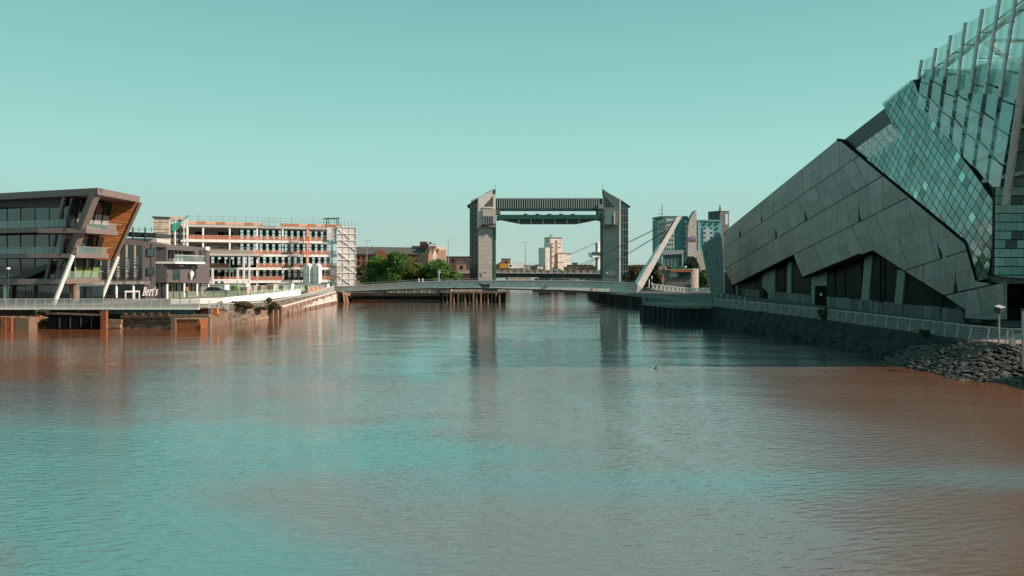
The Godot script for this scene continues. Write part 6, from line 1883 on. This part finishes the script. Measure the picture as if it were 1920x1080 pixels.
	house("works_tank", "dark box on top of the low works building", "building", 1075, 1083, 493.5, 498.5, 422, M.slate, M.slate, 0.0)
	house("white_store", "white low store right of the right barrier tower", "building", 1176, 1216, 501.5, 511, 300, M.white, M.concrete_pale, 0.0)
	# boats and quay seen below the road bridge
	house("far_quay_shed", "small shed on the far quay below the road bridge", "shed", 952, 995, 521, 528, 330, M.cream, M.cream, 0.0)
	house("far_quay_store", "brown store on the far quay below the road bridge", "shed", 1003, 1012, 521, 529, 320, M.brown_brick, M.slate, 3.0)
	var bt := thing("moored_barge", "dark low barge moored behind the footbridge", "barge", V(1022, 544, 250))
	obj("hull", slab([7.0, 249, 10, 247.5, 27, 248, 27, 253, 9, 253], -0.3, 1.3), M.black, bt)
	obj("deck", slab([9.0, 249.5, 26.5, 248.6, 26.5, 252.4, 10, 252.4], 1.3, 1.45), M.rust_dark, bt)
	obj("wheelhouse", B.new().span(Vector3(22, 1.45, -252), Vector3(25.5, 3.4, -249)), M.concrete_pale, bt)
	# long brick terrace with a slate roof behind the trees
	var b := thing("brick_offices", "long red brick building with a grey slate roof behind the large trees", "building", V(750, 512, 300))
	var Q := Face.new(V(668, 500, 300), Vector3(0.995, 0, -0.1), Vector3.UP)
	Q.o.y = 0.0
	obj("wall", B.new().prism(Q, Q.poly([640, 476, 801, 476, 801, 513, 640, 513]), -10.0, 0.0), M.red_brick, b)
	var e0 := Q.px(640, 476.5, 0.5)
	var e1 := Q.px(801, 476.5, 0.5)
	var rt := Q.px(700, 463.5).y
	obj("roof", B.new().hexa1([Q.p(e0.x, e0.y, 0.5), Q.p(e1.x, e1.y, 0.5), Q.p(e1.x, e1.y, -10.5), Q.p(e0.x, e0.y, -10.5), Q.p(e0.x, rt + 0.4, -4.8), Q.p(e1.x, rt, -4.8), Q.p(e1.x, rt, -5.2), Q.p(e0.x, rt + 0.4, -5.2)]), M.slate, b)
	obj("gable", B.new().prism(Q, Q.poly([703, 476, 714, 465.5, 725, 476, 725, 490, 703, 490], 0.6), -4.0, 0.7), M.red_brick, b)
	for k in 14:
		var x := 671.0 + k * 9.3
		for y in [480.0, 490.0]:
			obj("window", B.new().prism(Q, Q.rect(x, y, x + 3.4, y + 6.5, 0.1), -0.2, 0.06), M.dark_glass, b)
	obj("glazed_bay", B.new().prism(Q, Q.rect(790, 477, 797, 505, 0.5), 0.0, 0.5), M.teal_dark, b)
	obj("stair_tower", B.new().prism(Q, Q.poly([787, 453, 802, 453, 802, 513, 787, 513], -3.0), -8.0, -3.0), M.brown_brick, b)
	obj("stair_flank", B.new().prism(Q, Q.poly([800, 453.5, 802.4, 453, 802.4, 505, 800, 505], 1.0), -2.9, 1.0), M.cream, b)
	obj("link_roof", B.new().prism(Q, Q.poly([772, 461, 802, 461, 802, 464, 772, 464], -9.0), -14.0, -9.0), M.slate, b)
	obj("chimney", B.new().prism(Q, Q.rect(697, 459, 699.5, 466, -5.0), -6.0, -5.0), M.concrete_pale, b)
	var b2 := thing("pink_offices", "pinkish brick block with steep gables right of the long slate roof", "building", V(822, 512, 290))
	var Q2 := Face.new(V(802, 500, 290), Vector3(0.8, 0, -0.6), Vector3.UP)
	Q2.o.y = 0.0
	obj("wall", B.new().prism(Q2, Q2.poly([803, 476, 836, 468, 836, 513, 803, 513]), -9.0, 0.0), M.pink_brick, b2)
	for k in 3:
		var x := 803.0 + k * 8.0
		obj("gable", B.new().prism(Q2, Q2.poly([x, 478, x + 4, 466, x + 8, 478, x + 8, 500, x, 500], 0.4), -3.0, 0.5), M.cream if k % 2 else M.pink_brick, b2)
	obj("upper_block", B.new().prism(Q2, Q2.poly([818, 462, 836.5, 463.5, 836.5, 480, 818, 480], -1.0), -8.0, -1.0), M.cream, b2)
	obj("roof_lantern", B.new().prism(Q2, Q2.poly([803, 457, 817, 457, 817, 466, 803, 466], -3.0), -7.0, -3.0), M.brown_brick, b2)
	obj("lantern_glass", B.new().prism(Q2, Q2.poly([804, 458.5, 816, 458.5, 816, 461, 804, 461], -2.9), -3.0, -2.9), M.pale_blue, b2)
	obj("vent", B.new().prism(Q2, Q2.rect(807, 453.5, 809, 457, -4.0), -5.0, -4.0), M.steel_dark, b2)
	house("low_brown_block", "low brown building between the pinkish block and the left barrier tower", "building", 838, 884, 482, 513, 310, M.brown_brick, M.slate, 0.0)
	house("gabled_house", "pink gabled house beside the left barrier tower", "house", 856, 874, 488, 512, 280, M.pink_brick, M.slate, 6.0)
	# street lamps along the road: tall double headed
	var lamps := [[688, 452, 512, 262.5, "double headed street lamp left of the long slate roof"], [840.5, 451, 510, 262.5, "double headed street lamp between the pinkish block and the left barrier tower"], [985, 455, 508, 262.5, "double headed street lamp seen between the barrier towers"]]
	for e in lamps:
		var at := V(e[0], e[2], e[3])
		var top := V(e[0], e[1], e[3])
		var l := thing("street_lamp", e[4], "street lamp", at, "double headed street lamps")
		obj("post", B.new().tube(at, top, 0.16, 0.09, 8), M.rail_grey, l)
		for s in [-1.0, 1.0]:
			obj("arm", B.new().bar(top, top + Vector3(s * 0.9, 0.25, 0), 0.09), M.rail_grey, l)
			obj("lamp_head", B.new().box(top + Vector3(s * 1.05, 0.25, 0), Vector3(0.5, 0.16, 0.3)), M.steel_dark if s > 0 else M.white, l)
	make_hotel()
	make_control()

func house(called: String, label: String, cat: String, x0: float, x1: float, y0: float, y1: float, d: float, wall: Material, roof: Material, rise: float) -> void:
	var t := thing(called, label, cat, V((x0 + x1) * 0.5, y1, d))
	var f := Face.new(V(x0, 500, d), Vector3(0.99, 0, -0.12), Vector3.UP)
	f.o.y = 0.0
	var a := f.px(x0, y0)
	var b := f.px(x1, y0)
	var lo := minf(f.px(x0, y1).y, 3.0)
	var depth := clampf((b.x - a.x) * 0.7, 3.0, 14.0)
	var eave := a.y - (rise * d / F)
	obj("wall", B.new().prism(f, P2([a.x, lo, b.x, lo, b.x, eave, a.x, eave]), -depth, 0.0), wall, t)
	if rise > 0.0:
		obj("roof", B.new().prism(f, P2([a.x - 0.2, eave, b.x + 0.2, eave, (a.x + b.x) * 0.5, a.y]), -depth - 0.2, 0.2), roof, t)
	else:
		obj("roof", B.new().prism(f, P2([a.x - 0.15, eave, b.x + 0.15, eave, b.x + 0.15, eave + 0.35, a.x - 0.15, eave + 0.35]), -depth - 0.15, 0.15), roof, t)
	var n := maxi(1, int((b.x - a.x) / 4.0))
	if eave - lo > 3.0 and cat != "wall":
		for k in n:
			var x := lerpf(a.x, b.x, (k + 0.5) / n)
			obj("window", B.new().prism(f, P2([x - 0.6, eave - 2.2, x + 0.6, eave - 2.2, x + 0.6, eave - 0.8, x - 0.6, eave - 0.8]), -0.1, 0.04), M.dark_glass, t)

func make_hotel() -> void:
	var d := 290.0
	var t := thing("teal_hotel", "tall teal and pale blue hotel with a white sail shaped fin beyond the footbridge mast", "building", V(1290, 505, d))
	var H := Face.new(V(1247, 500, d), Vector3(0.985, 0, -0.17), Vector3.UP)
	H.o.y = 0.0
	var L := Face.new(H.p(0, 0), Vector3(0.45, 0, 0.89), Vector3.UP)
	# flank on the left, seen at a slant
	obj("flank", B.new().prism(L, L.poly([1233, 414, 1247, 409.5, 1247, 506, 1233, 506]), -9.0, 0.0), M.pale_blue, t)
	for y in range(7):
		for x in range(3):
			obj("window", B.new().prism(L, L.rect(1235 + x * 3.6, 418 + y * 8.7, 1236.9 + x * 3.6, 423 + y * 8.7, 0.05), -0.05, 0.06), M.dark_glass, t)
	obj("front", B.new().prism(H, H.poly([1247.2, 409, 1292, 409, 1292, 506, 1247.2, 506]), -14.0, 0.0), M.teal_clad, t)
	obj("pale_cladding", B.new().prism(H, H.poly([1249, 410, 1264, 410, 1264, 470, 1249, 470], 0.3), 0.0, 0.3), M.pale_blue, t)
	obj("corner_strip", B.new().prism(H, H.rect(1247, 410, 1248.6, 506, 0.35), 0.0, 0.3), M.teal_dark, t)
	for y in range(7):
		for x in range(3):
			obj("window", B.new().prism(H, H.rect(1251 + x * 4.4, 415 + y * 8.2, 1253.4 + x * 4.4, 420 + y * 8.2, 0.4), 0.2, 0.36), M.dark_glass, t)
	obj("window_column", B.new().prism(H, H.rect(1283, 407, 1290, 500, 0.2), 0.0, 0.2), M.teal_dark, t)
	for y in range(10):
		obj("window", B.new().prism(H, H.rect(1283.6, 412 + y * 9.2, 1288.4, 418.5 + y * 9.2, 0.3), 0.15, 0.28), M.pale_blue, t)
	obj("roof_storey", B.new().prism(H, H.poly([1240, 405, 1290, 405, 1290, 409, 1240, 409], -2.0), -12.0, -2.0), M.teal_dark, t)
	obj("entrance_block", B.new().prism(H, H.poly([1242, 470, 1282, 468.5, 1282, 476, 1242, 478], 2.5), -2.0, 2.5), M.slate_blue, t)
	obj("entrance_glass", B.new().prism(H, H.rect(1243, 476, 1281, 506, 1.5), 0.3, 1.5), M.teal_dark, t)
	for k in 6:
		obj("mullion", B.new().prism(H, H.rect(1245 + k * 6.5, 476, 1245.7 + k * 6.5, 506, 1.7), 1.5, 1.65), M.slate_blue, t)
	for x in [1241.2, 1279.2]:
		obj("ladder_strip", B.new().prism(H, H.rect(x, 477, x + 1.9, 506, 2.2), 1.6, 2.2), M.pale_blue, t)
	# the white fin
	var fin := H.poly([1290, 428, 1291.5, 420, 1294.5, 411, 1299, 402.5, 1303, 396.5, 1305, 394.5, 1306, 395, 1306, 484, 1289.5, 480], 2.0)
	obj("sail_fin", B.new().prism(H, fin, -1.0, 2.0), mat("fin_white", 0.5, 0.45, 0.42, 0.7, "soft", 6.0), t)
	var sign := obj("sign", B.new().prism(H, H.poly([1291, 446, 1294, 443.5, 1298.5, 442.8, 1302, 443.8, 1304.5, 446, 1304.5, 450.5, 1291, 450.5], 2.1), 2.0, 2.15), M.mauve, t)
	var mc := H.px(1298.3, 446.3, 2.2)
	var moon := B.new()
	var mp := PackedVector2Array()
	for k in 9:
		mp.append(mc + Vector2(cos(-1.9 + k * 0.47), sin(-1.9 + k * 0.47)) * 0.5)
	for k in 9:
		mp.append(mc + Vector2(-0.2, 0.12) + Vector2(cos(1.7 - k * 0.43), sin(1.7 - k * 0.43)) * 0.38)
	if Geometry2D.triangulate_polygon(mp).size() == 0:
		mp = P2([mc.x, mc.y - 0.5, mc.x + 0.5, mc.y, mc.x, mc.y + 0.5, mc.x + 0.2, mc.y])
	moon.prism(H, mp, 2.15, 2.22)
	obj("moon", moon, M.white, sign)
	var q := H.px(1298, 452.2, 2.1)
	text("lettering", "Premier Inn", 0.62, H.p(q.x, q.y, 2.05), Basis(H.u, H.v, H.n).scaled_local(Vector3(0.72, 1, 1)), M.mauve, t, "Droid Sans", 0.06)
	# right wing
	obj("wing", B.new().prism(H, H.poly([1306.3, 413, 1353, 414, 1353, 506, 1306.3, 506]), -12.0, 0.0), mat("teal_bright", 0.12, 0.36, 0.36, 0.55, "fine", 5.0), t)
	obj("wing_roof", B.new().prism(H, H.poly([1306.3, 411.5, 1353.6, 412.5, 1353.6, 415, 1306.3, 414], 0.4), -12.0, 0.4), mat("teal_pale", 0.14, 0.36, 0.36, 0.5), t)
	obj("pale_cladding", B.new().prism(H, H.rect(1318.5, 427, 1336, 458, 0.3), 0.0, 0.3), M.pale_blue, t)
	for y in range(5):
		for x in [1319.5, 1331.5, 1343.5]:
			obj("window", B.new().prism(H, H.rect(x, 418 + y * 8.5, x + 3.4, 421.6 + y * 8.5, 0.4), 0.1, 0.36), M.dark_glass, t)
	obj("pale_strip", B.new().prism(H, H.rect(1309.5, 414, 1311, 470, 0.3), 0.0, 0.3), M.pale_blue, t)
	obj("podium", B.new().prism(H, H.rect(1306.5, 470, 1353, 506, 1.0), -8.0, 1.0), M.concrete, t)
	obj("mast", B.new().bar(H.p(H.px(1248.5, 408).x, 27, -4), H.p(H.px(1248.5, 386).x, 33, -4), 0.22), M.steel_dark, t)
	obj("aerial_arm", B.new().bar(H.p(H.px(1242, 391).x, 31, -4), H.p(H.px(1249, 391).x, 31, -4), 0.16), M.steel_dark, t)
	obj("aerial_arm", B.new().bar(H.p(H.px(1238, 400).x, 29.2, -4), H.p(H.px(1249, 400).x, 29.2, -4), 0.16), M.steel_dark, t)
	var w := thing("brick_tower", "dark square tower with a tall glazed slot and a pointed flue behind the teal hotel", "tower", V(1355, 500, 330))
	var T2 := Face.new(V(1343, 500, 330), Vector3(0.9, 0, -0.43), Vector3.UP)
	T2.o.y = 0.0
	obj("shaft", B.new().prism(T2, T2.rect(1350, 395.5, 1367, 506), -8.0, 0.0), mat("tower_grey", 0.1, 0.12, 0.11, 0.8, "soft", 6.0), w)
	obj("slot_window", B.new().prism(T2, T2.rect(1359.8, 401, 1365.2, 421, 0.1), -0.2, 0.08), M.pale_blue, w)
	obj("roof_edge", B.new().prism(T2, T2.rect(1349.6, 394.8, 1367.4, 396.2, 0.2), -8.2, 0.2), M.slate_blue, w)
	obj("flue", B.new().tube(T2.p(T2.px(1358.5, 395).x, T2.px(1358.5, 395.5).y, -3), T2.p(T2.px(1358.5, 383).x, T2.px(1358.5, 383).y, -3), 0.55, 0.12, 8), M.steel_dark, w)

func make_control() -> void:
	# round ended concrete control building by the ramp
	var d := 176.0
	var at := V(1282, 535, d)
	at.y = 2.2
	var t := thing("control_building", "low round ended concrete building with an orange fascia behind the white ramp", "building", at)
	var K := Face.new(Vector3(0, 0, -d), Vector3(1, 0, 0), Vector3.UP)
	var a := K.px(1250, 506.5)
	var b := K.px(1304, 505)
	obj("wall", B.new().span(Vector3(a.x, 2.2, -d - 6.0), Vector3(b.x - 0.8, a.y, -d)), M.concrete_dark, t)
	obj("round_end", B.new().tube(Vector3(b.x - 1.0, 2.2, -d - 2.2), Vector3(b.x - 1.0, b.y + 0.15, -d - 2.2), 2.25, 2.25, 24), M.concrete, t)
	obj("roof", B.new().span(Vector3(a.x - 0.3, a.y, -d - 6.2), Vector3(b.x - 0.4, a.y + 0.12, -d + 0.3)), M.concrete, t)
	obj("fascia", B.new().prism(K, K.rect(1258, 507.2, 1296.5, 510.2, 0.4), 0.1, 0.4), M.orange, t)
	obj("canopy", B.new().prism(K, K.rect(1252, 509.6, 1297, 510.6, 0.5), 0.0, 0.55), M.steel_dark, t)
	for e in [[1256, 1268.5], [1273.5, 1284], [1285, 1296]]:
		obj("window", B.new().prism(K, K.rect(e[0], 511, e[1], 519.5, 0.1), -0.3, 0.08), M.pale_blue if e[0] < 1270 else M.blue_glass, t)
	obj("sill", B.new().prism(K, K.rect(1255, 519.5, 1297, 521, 0.2), 0.0, 0.25), M.steel_dark, t)
	obj("door", B.new().prism(K, K.rect(1287, 533, 1296, 541, 0.1), -0.2, 0.1), M.green_dark, t)
	obj("slit_window", B.new().tube(Vector3(b.x + 0.95, 3.6, -d - 1.6), Vector3(b.x + 0.95, 4.4, -d - 1.6), 0.22, 0.22, 6), M.black, t)
	var dm := thing("roof_beacon", "small pale beacon on the roof of the round ended building", "beacon", K.p(K.px(1288, 505).x, a.y + 0.12, -1.5))
	var c := dm.position
	obj("stand", B.new().tube(c, c + Vector3(0, 0.5, 0), 0.1), M.rail_grey, dm)
	obj("dome", B.new().lathe(c + Vector3(0, 0.5, 0), [[0.1, 0.0], [0.28, 0.1], [0.28, 0.3], [0.15, 0.42], [0.0, 0.46]], 12), M.white, dm)
	for e in [[1222, 517, 541, 174.0, "white and dark banded post between the mast foot and the ramp"], [1217, 524, 541, 176.0, "plain pale post close behind the foot of the leaning mast"]]:
		var p := thing("marker_post", e[4], "post", V(e[0], e[2], e[3]))
		for k in 4:
			obj("band", B.new().tube(V(e[0], lerpf(e[2], e[1], k / 4.0), e[3]), V(e[0], lerpf(e[2], e[1], (k + 1) / 4.0), e[3]), 0.12, 0.12, 8), M.white if k % 2 or e[0] < 1220 else M.steel_dark, p)
	var sg := thing("orange_sign", "orange warning sign on a pale post beside the round ended building", "sign", V(1243, 536, 174))
	obj("post", B.new().bar(V(1243, 540, 174), V(1243, 513, 174), 0.16), M.cream, sg)
	obj("panel", B.new().prism(K, K.rect(1240, 521.5, 1245.5, 527, 2.3), 2.2, 2.3), M.orange, sg)
	var cr := thing("concrete_funnel", "grey tube shaped ventilation cowl standing on the bank in front of the right hand tree", "vent", V(822.5, 529, 172))
	obj("stem", B.new().tube(V(822.5, 531, 172), V(822.5, 511, 172), 0.28, 0.22, 12), M.rail_grey, cr)
	obj("cowl", B.new().lathe(V(822.8, 513, 172), [[0.2, 0.0], [0.42, 0.2], [0.46, 0.5], [0.3, 0.78], [0.0, 0.85]], 14), M.rail_grey, cr)

# ---------------------------------------------------------------- trees, plants, birds

func leaves(b: B, clumps: Array, n: int, size: float, r: RandomNumberGenerator) -> void:
	# leaf sized faces scattered through every clump, denser towards its outside
	for c in clumps:
		var at: Vector3 = c[0]
		var s: Vector3 = c[1]
		var tone := r.randf_range(0.65, 1.25)
		for k in int(n * c[2]):
			var d := Vector3(r.randfn(), r.randfn(), r.randfn()).normalized()
			var p := at + d * s * pow(r.randf(), 0.4) * r.randf_range(0.85, 1.12)
			var u := Vector3(r.randfn(), r.randfn() * 0.6, r.randfn()).normalized() * size * r.randf_range(0.6, 1.4)
			var w := u.cross((d + Vector3(r.randfn(), r.randfn(), r.randfn()) * 0.5)).normalized() * size * r.randf_range(0.5, 1.0)
			var t := tone * r.randf_range(0.75, 1.3)
			b.tri(p - u, p + w, p + u)
			b.tri(p - u, p + u, p - w * 0.8)
			for i in 6:
				b.c.append(Color(t * r.randf_range(0.95, 1.1), t, t))

func tree(called: String, label: String, cat: String, base: Vector3, h: float, rad: float, m: Material, r: RandomNumberGenerator, count := 9, low := 0.25, size := 0.3, n := 420, group := "") -> void:
	var t := thing(called, label, cat, base, group)
	var trunk := B.new()
	trunk.tube(base, base + Vector3(0.1, h * 0.45, 0), h * 0.035, h * 0.022, 8)
	var clumps := []
	for k in count:
		var a := TAU * k / count + r.randf() * 0.8
		var y := lerpf(low, 0.86, (k * 0.618 - floor(k * 0.618)))
		var rr := rad * (0.62 if y < 0.7 else 0.36) * r.randf_range(0.7, 1.25)
		var p := base + Vector3(cos(a) * rr, h * y, sin(a) * rr * 0.8)
		clumps.append([p, Vector3(rad * 0.46, h * 0.17, rad * 0.43) * r.randf_range(0.55, 1.3), 1.0])
		trunk.tube(base + Vector3(0.05, h * 0.3, 0), p, h * 0.014, h * 0.005, 5)
	clumps.append([base + Vector3(0, h * 0.55, 0), Vector3(rad * 0.6, h * 0.3, rad * 0.55), 2.2])
	clumps.append([base + Vector3(r.randf_range(-0.2, 0.2) * rad, h * 0.86, 0), Vector3(rad * 0.4, h * 0.13, rad * 0.4), 0.9])
	obj("trunk", trunk, M.bark, t)
	var b := B.new()
	leaves(b, clumps, n, size, r)
	obj("crown", b, m, t)

func shrub(label: String, base: Vector3, h: float, w: float, m: Material, r: RandomNumberGenerator, n := 260, size := 0.13) -> void:
	var t := thing("shrub", label, "shrub", base)
	var st := B.new()
	var clumps := []
	for k in 7:
		var p := base + Vector3(r.randf_range(-0.75, 0.75) * w, h * r.randf_range(0.3, 0.85), r.randf_range(-0.4, 0.4) * w)
		st.tube(base, p, 0.04, 0.015, 4)
		clumps.append([p, Vector3(w * 0.34, h * 0.24, w * 0.3) * r.randf_range(0.7, 1.2), 1.0])
	obj("stem", st, M.bark, t)
	var b := B.new()
	leaves(b, clumps, n, size, r)
	obj("foliage", b, m, t)

func make_green() -> void:
	var r := RandomNumberGenerator.new()
	r.seed = 31
	var at := func(x: float, d: float) -> Vector3: return Vector3((x - 960.0) / F * d, 2.5, -d)
	tree("broad_tree", "broad green tree nearest the wrapped scaffold, left of the pair of crowns", "tree", at.call(712, 190), 8.6, 4.6, M.leaf, r, 12, 0.12, 0.27, 560)
	tree("broad_tree", "tallest broad green tree in the middle of the clump below the slate roof", "tree", at.call(745, 186), 9.6, 5.0, M.leaf, r, 14, 0.1, 0.27, 600)
	tree("broad_tree", "yellowish broad tree at the right of the clump, before the gap", "tree", at.call(776, 188), 6.8, 3.8, M.leaf_warm, r, 11, 0.1, 0.25, 480)
	tree("broad_tree", "lower round tree right of the gap, in front of the pinkish block", "tree", at.call(822, 186), 7.4, 4.4, M.leaf, r, 12, 0.1, 0.26, 560)
	tree("broad_tree", "small dark tree in the gap between the two tree clumps", "tree", at.call(798, 192), 5.4, 3.0, M.leaf_dark, r, 8, 0.1, 0.25, 420)
	tree("broad_tree", "small round tree furthest right, beside the grey cowl", "tree", at.call(848, 190), 4.8, 3.0, M.leaf, r, 8, 0.1, 0.25, 420)
	tree("small_tree", "dry brownish tree beside the white car left of the clump", "tree", at.call(676, 240), 6.0, 4.0, M.leaf_dry, r, 7, 0.2, 0.3, 260)
	tree("conifer", "dark pointed conifer in front of the hotel's white fin", "tree", at.call(1297, 196), 8.4, 2.6, M.leaf_dark, r, 12, 0.1, 0.24, 460)
	tree("bank_tree", "dark bushy tree between the right barrier tower and the mast", "tree", at.call(1192, 196), 6.0, 3.6, M.leaf_dry, r, 9, 0.08, 0.24, 420)
	tree("bank_tree", "dark bushy tree close behind the right barrier tower's foot", "tree", at.call(1172, 220), 4.6, 3.4, M.leaf_dark, r, 8, 0.08, 0.24, 380)
	tree("bank_tree", "dark tree right behind the leaning mast's foot", "tree", at.call(1226, 192), 6.4, 2.9, M.leaf_dark, r, 9, 0.08, 0.23, 420)
	tree("bank_tree", "yellow green tree beside the orange sign", "tree", at.call(1238, 190), 5.0, 2.2, M.leaf_warm, r, 8, 0.08, 0.22, 340)
	tree("bank_tree", "dark tree touching the left end of the round ended building", "tree", at.call(1252, 188), 5.6, 2.4, M.leaf_dark, r, 8, 0.08, 0.22, 380)
	tree("bank_tree", "low bushy tree behind the roof of the round ended building", "tree", at.call(1274, 192), 5.6, 2.9, M.leaf, r, 8, 0.1, 0.22, 380)
	tree("bank_tree", "green tree between the round ended building and the leaning blue-grey slab", "tree", at.call(1321, 190), 4.8, 1.9, M.leaf, r, 8, 0.08, 0.22, 380)
	for k in 5:
		tree("distant_tree", ["far small tree furthest left on the horizon right of the barrier", "far small tree second from left on the horizon right of the barrier", "far small tree in the middle of the row on the horizon right of the barrier", "far small tree fourth from left on the horizon right of the barrier", "far small tree furthest right of the row on the horizon"][k], "tree", at.call(1184 + k * 9, 470.0), 5.5 + 1.2 * (k % 2), 4.2, M.leaf_dark, r, 6, 0.1, 0.5, 110, "far trees on the horizon")
	var cb := at.call(1258, 170)
	tree("blossom_tree", "pink blossoming small tree beside the orange sign", "tree", at.call(1244, 184), 5.6, 1.7, mat("blossom", 0.5, 0.3, 0.26, 0.8), r, 6, 0.55, 0.2, 200)
	M.blossom.vertex_color_use_as_albedo = true
	# scrub on the left quay and on the slope of the right bank
	shrub("thin bush on the quay beside the orange box", Vector3(-39.6, 1.9, -99.4), 1.5, 0.6, M.leaf_dry, r, 120, 0.1)
	shrub("widest low bush on the stone quay, left of the two", Vector3(-38.6, 1.35, -105.0), 1.7, 2.1, M.leaf_dry, r, 300, 0.14)
	shrub("bush on the stone quay beside the broken steps", Vector3(-36.9, 1.3, -111.0), 1.9, 1.4, M.leaf_dry, r, 300, 0.13)
	shrub("low dry bush between the widest bush and the broken steps", Vector3(-37.6, 1.3, -108.6), 0.8, 1.2, M.leaf_dry, r, 160, 0.12)
	shrub("dry grass tuft at the far left below the boardwalk", Vector3(-61.0, 1.5, -95.4), 0.9, 1.3, M.leaf_dry, r, 160, 0.1)
	shrub("dark bush in front of the railing below the tall door", Vector3(34.0, 1.9, -80.2), 1.7, 0.7, M.leaf_dark, r, 260, 0.12)
	shrub("small dark tuft in the railing left of the dark bush", Vector3(32.2, 1.6, -93.5), 0.8, 0.5, M.leaf_dark, r, 120, 0.1)
	shrub("small dark tuft in the railing above the stone slope", Vector3(35.3, 1.9, -62.6), 0.8, 0.5, M.leaf_dark, r, 120, 0.09)
	# a bird on the water
	var q := V(1229, 690.5, 57.5)
	q.y = 0.0
	var t := thing("water_bird", "small dark bird swimming on the water in mid river", "bird", q)
	var b := B.new()
	var s := B.new()
	obj("body", b.lathe(q + Vector3(0, -0.04, 0), [[0.0, 0.0], [0.09, 0.03], [0.1, 0.07], [0.05, 0.13], [0.0, 0.15]], 10), M.black, t)
	obj("neck", s.tube(q + Vector3(0.06, 0.06, 0), q + Vector3(0.09, 0.2, 0), 0.025, 0.02, 6).tube(q + Vector3(0.08, 0.2, 0), q + Vector3(0.14, 0.2, 0), 0.03, 0.012, 6), M.black, t)

func _ready() -> void:
	rng.seed = 77
	set_the_light()
	make_textures()
	make_materials()
	make_water()
	make_land()
	make_landmark()
	make_right_bank()
	make_footbridge()
	make_jetty()
	make_office()
	make_restaurant()
	make_left_quay()
	make_boardwalk()
	make_site()
	make_barrier()
	make_town()
	make_green()
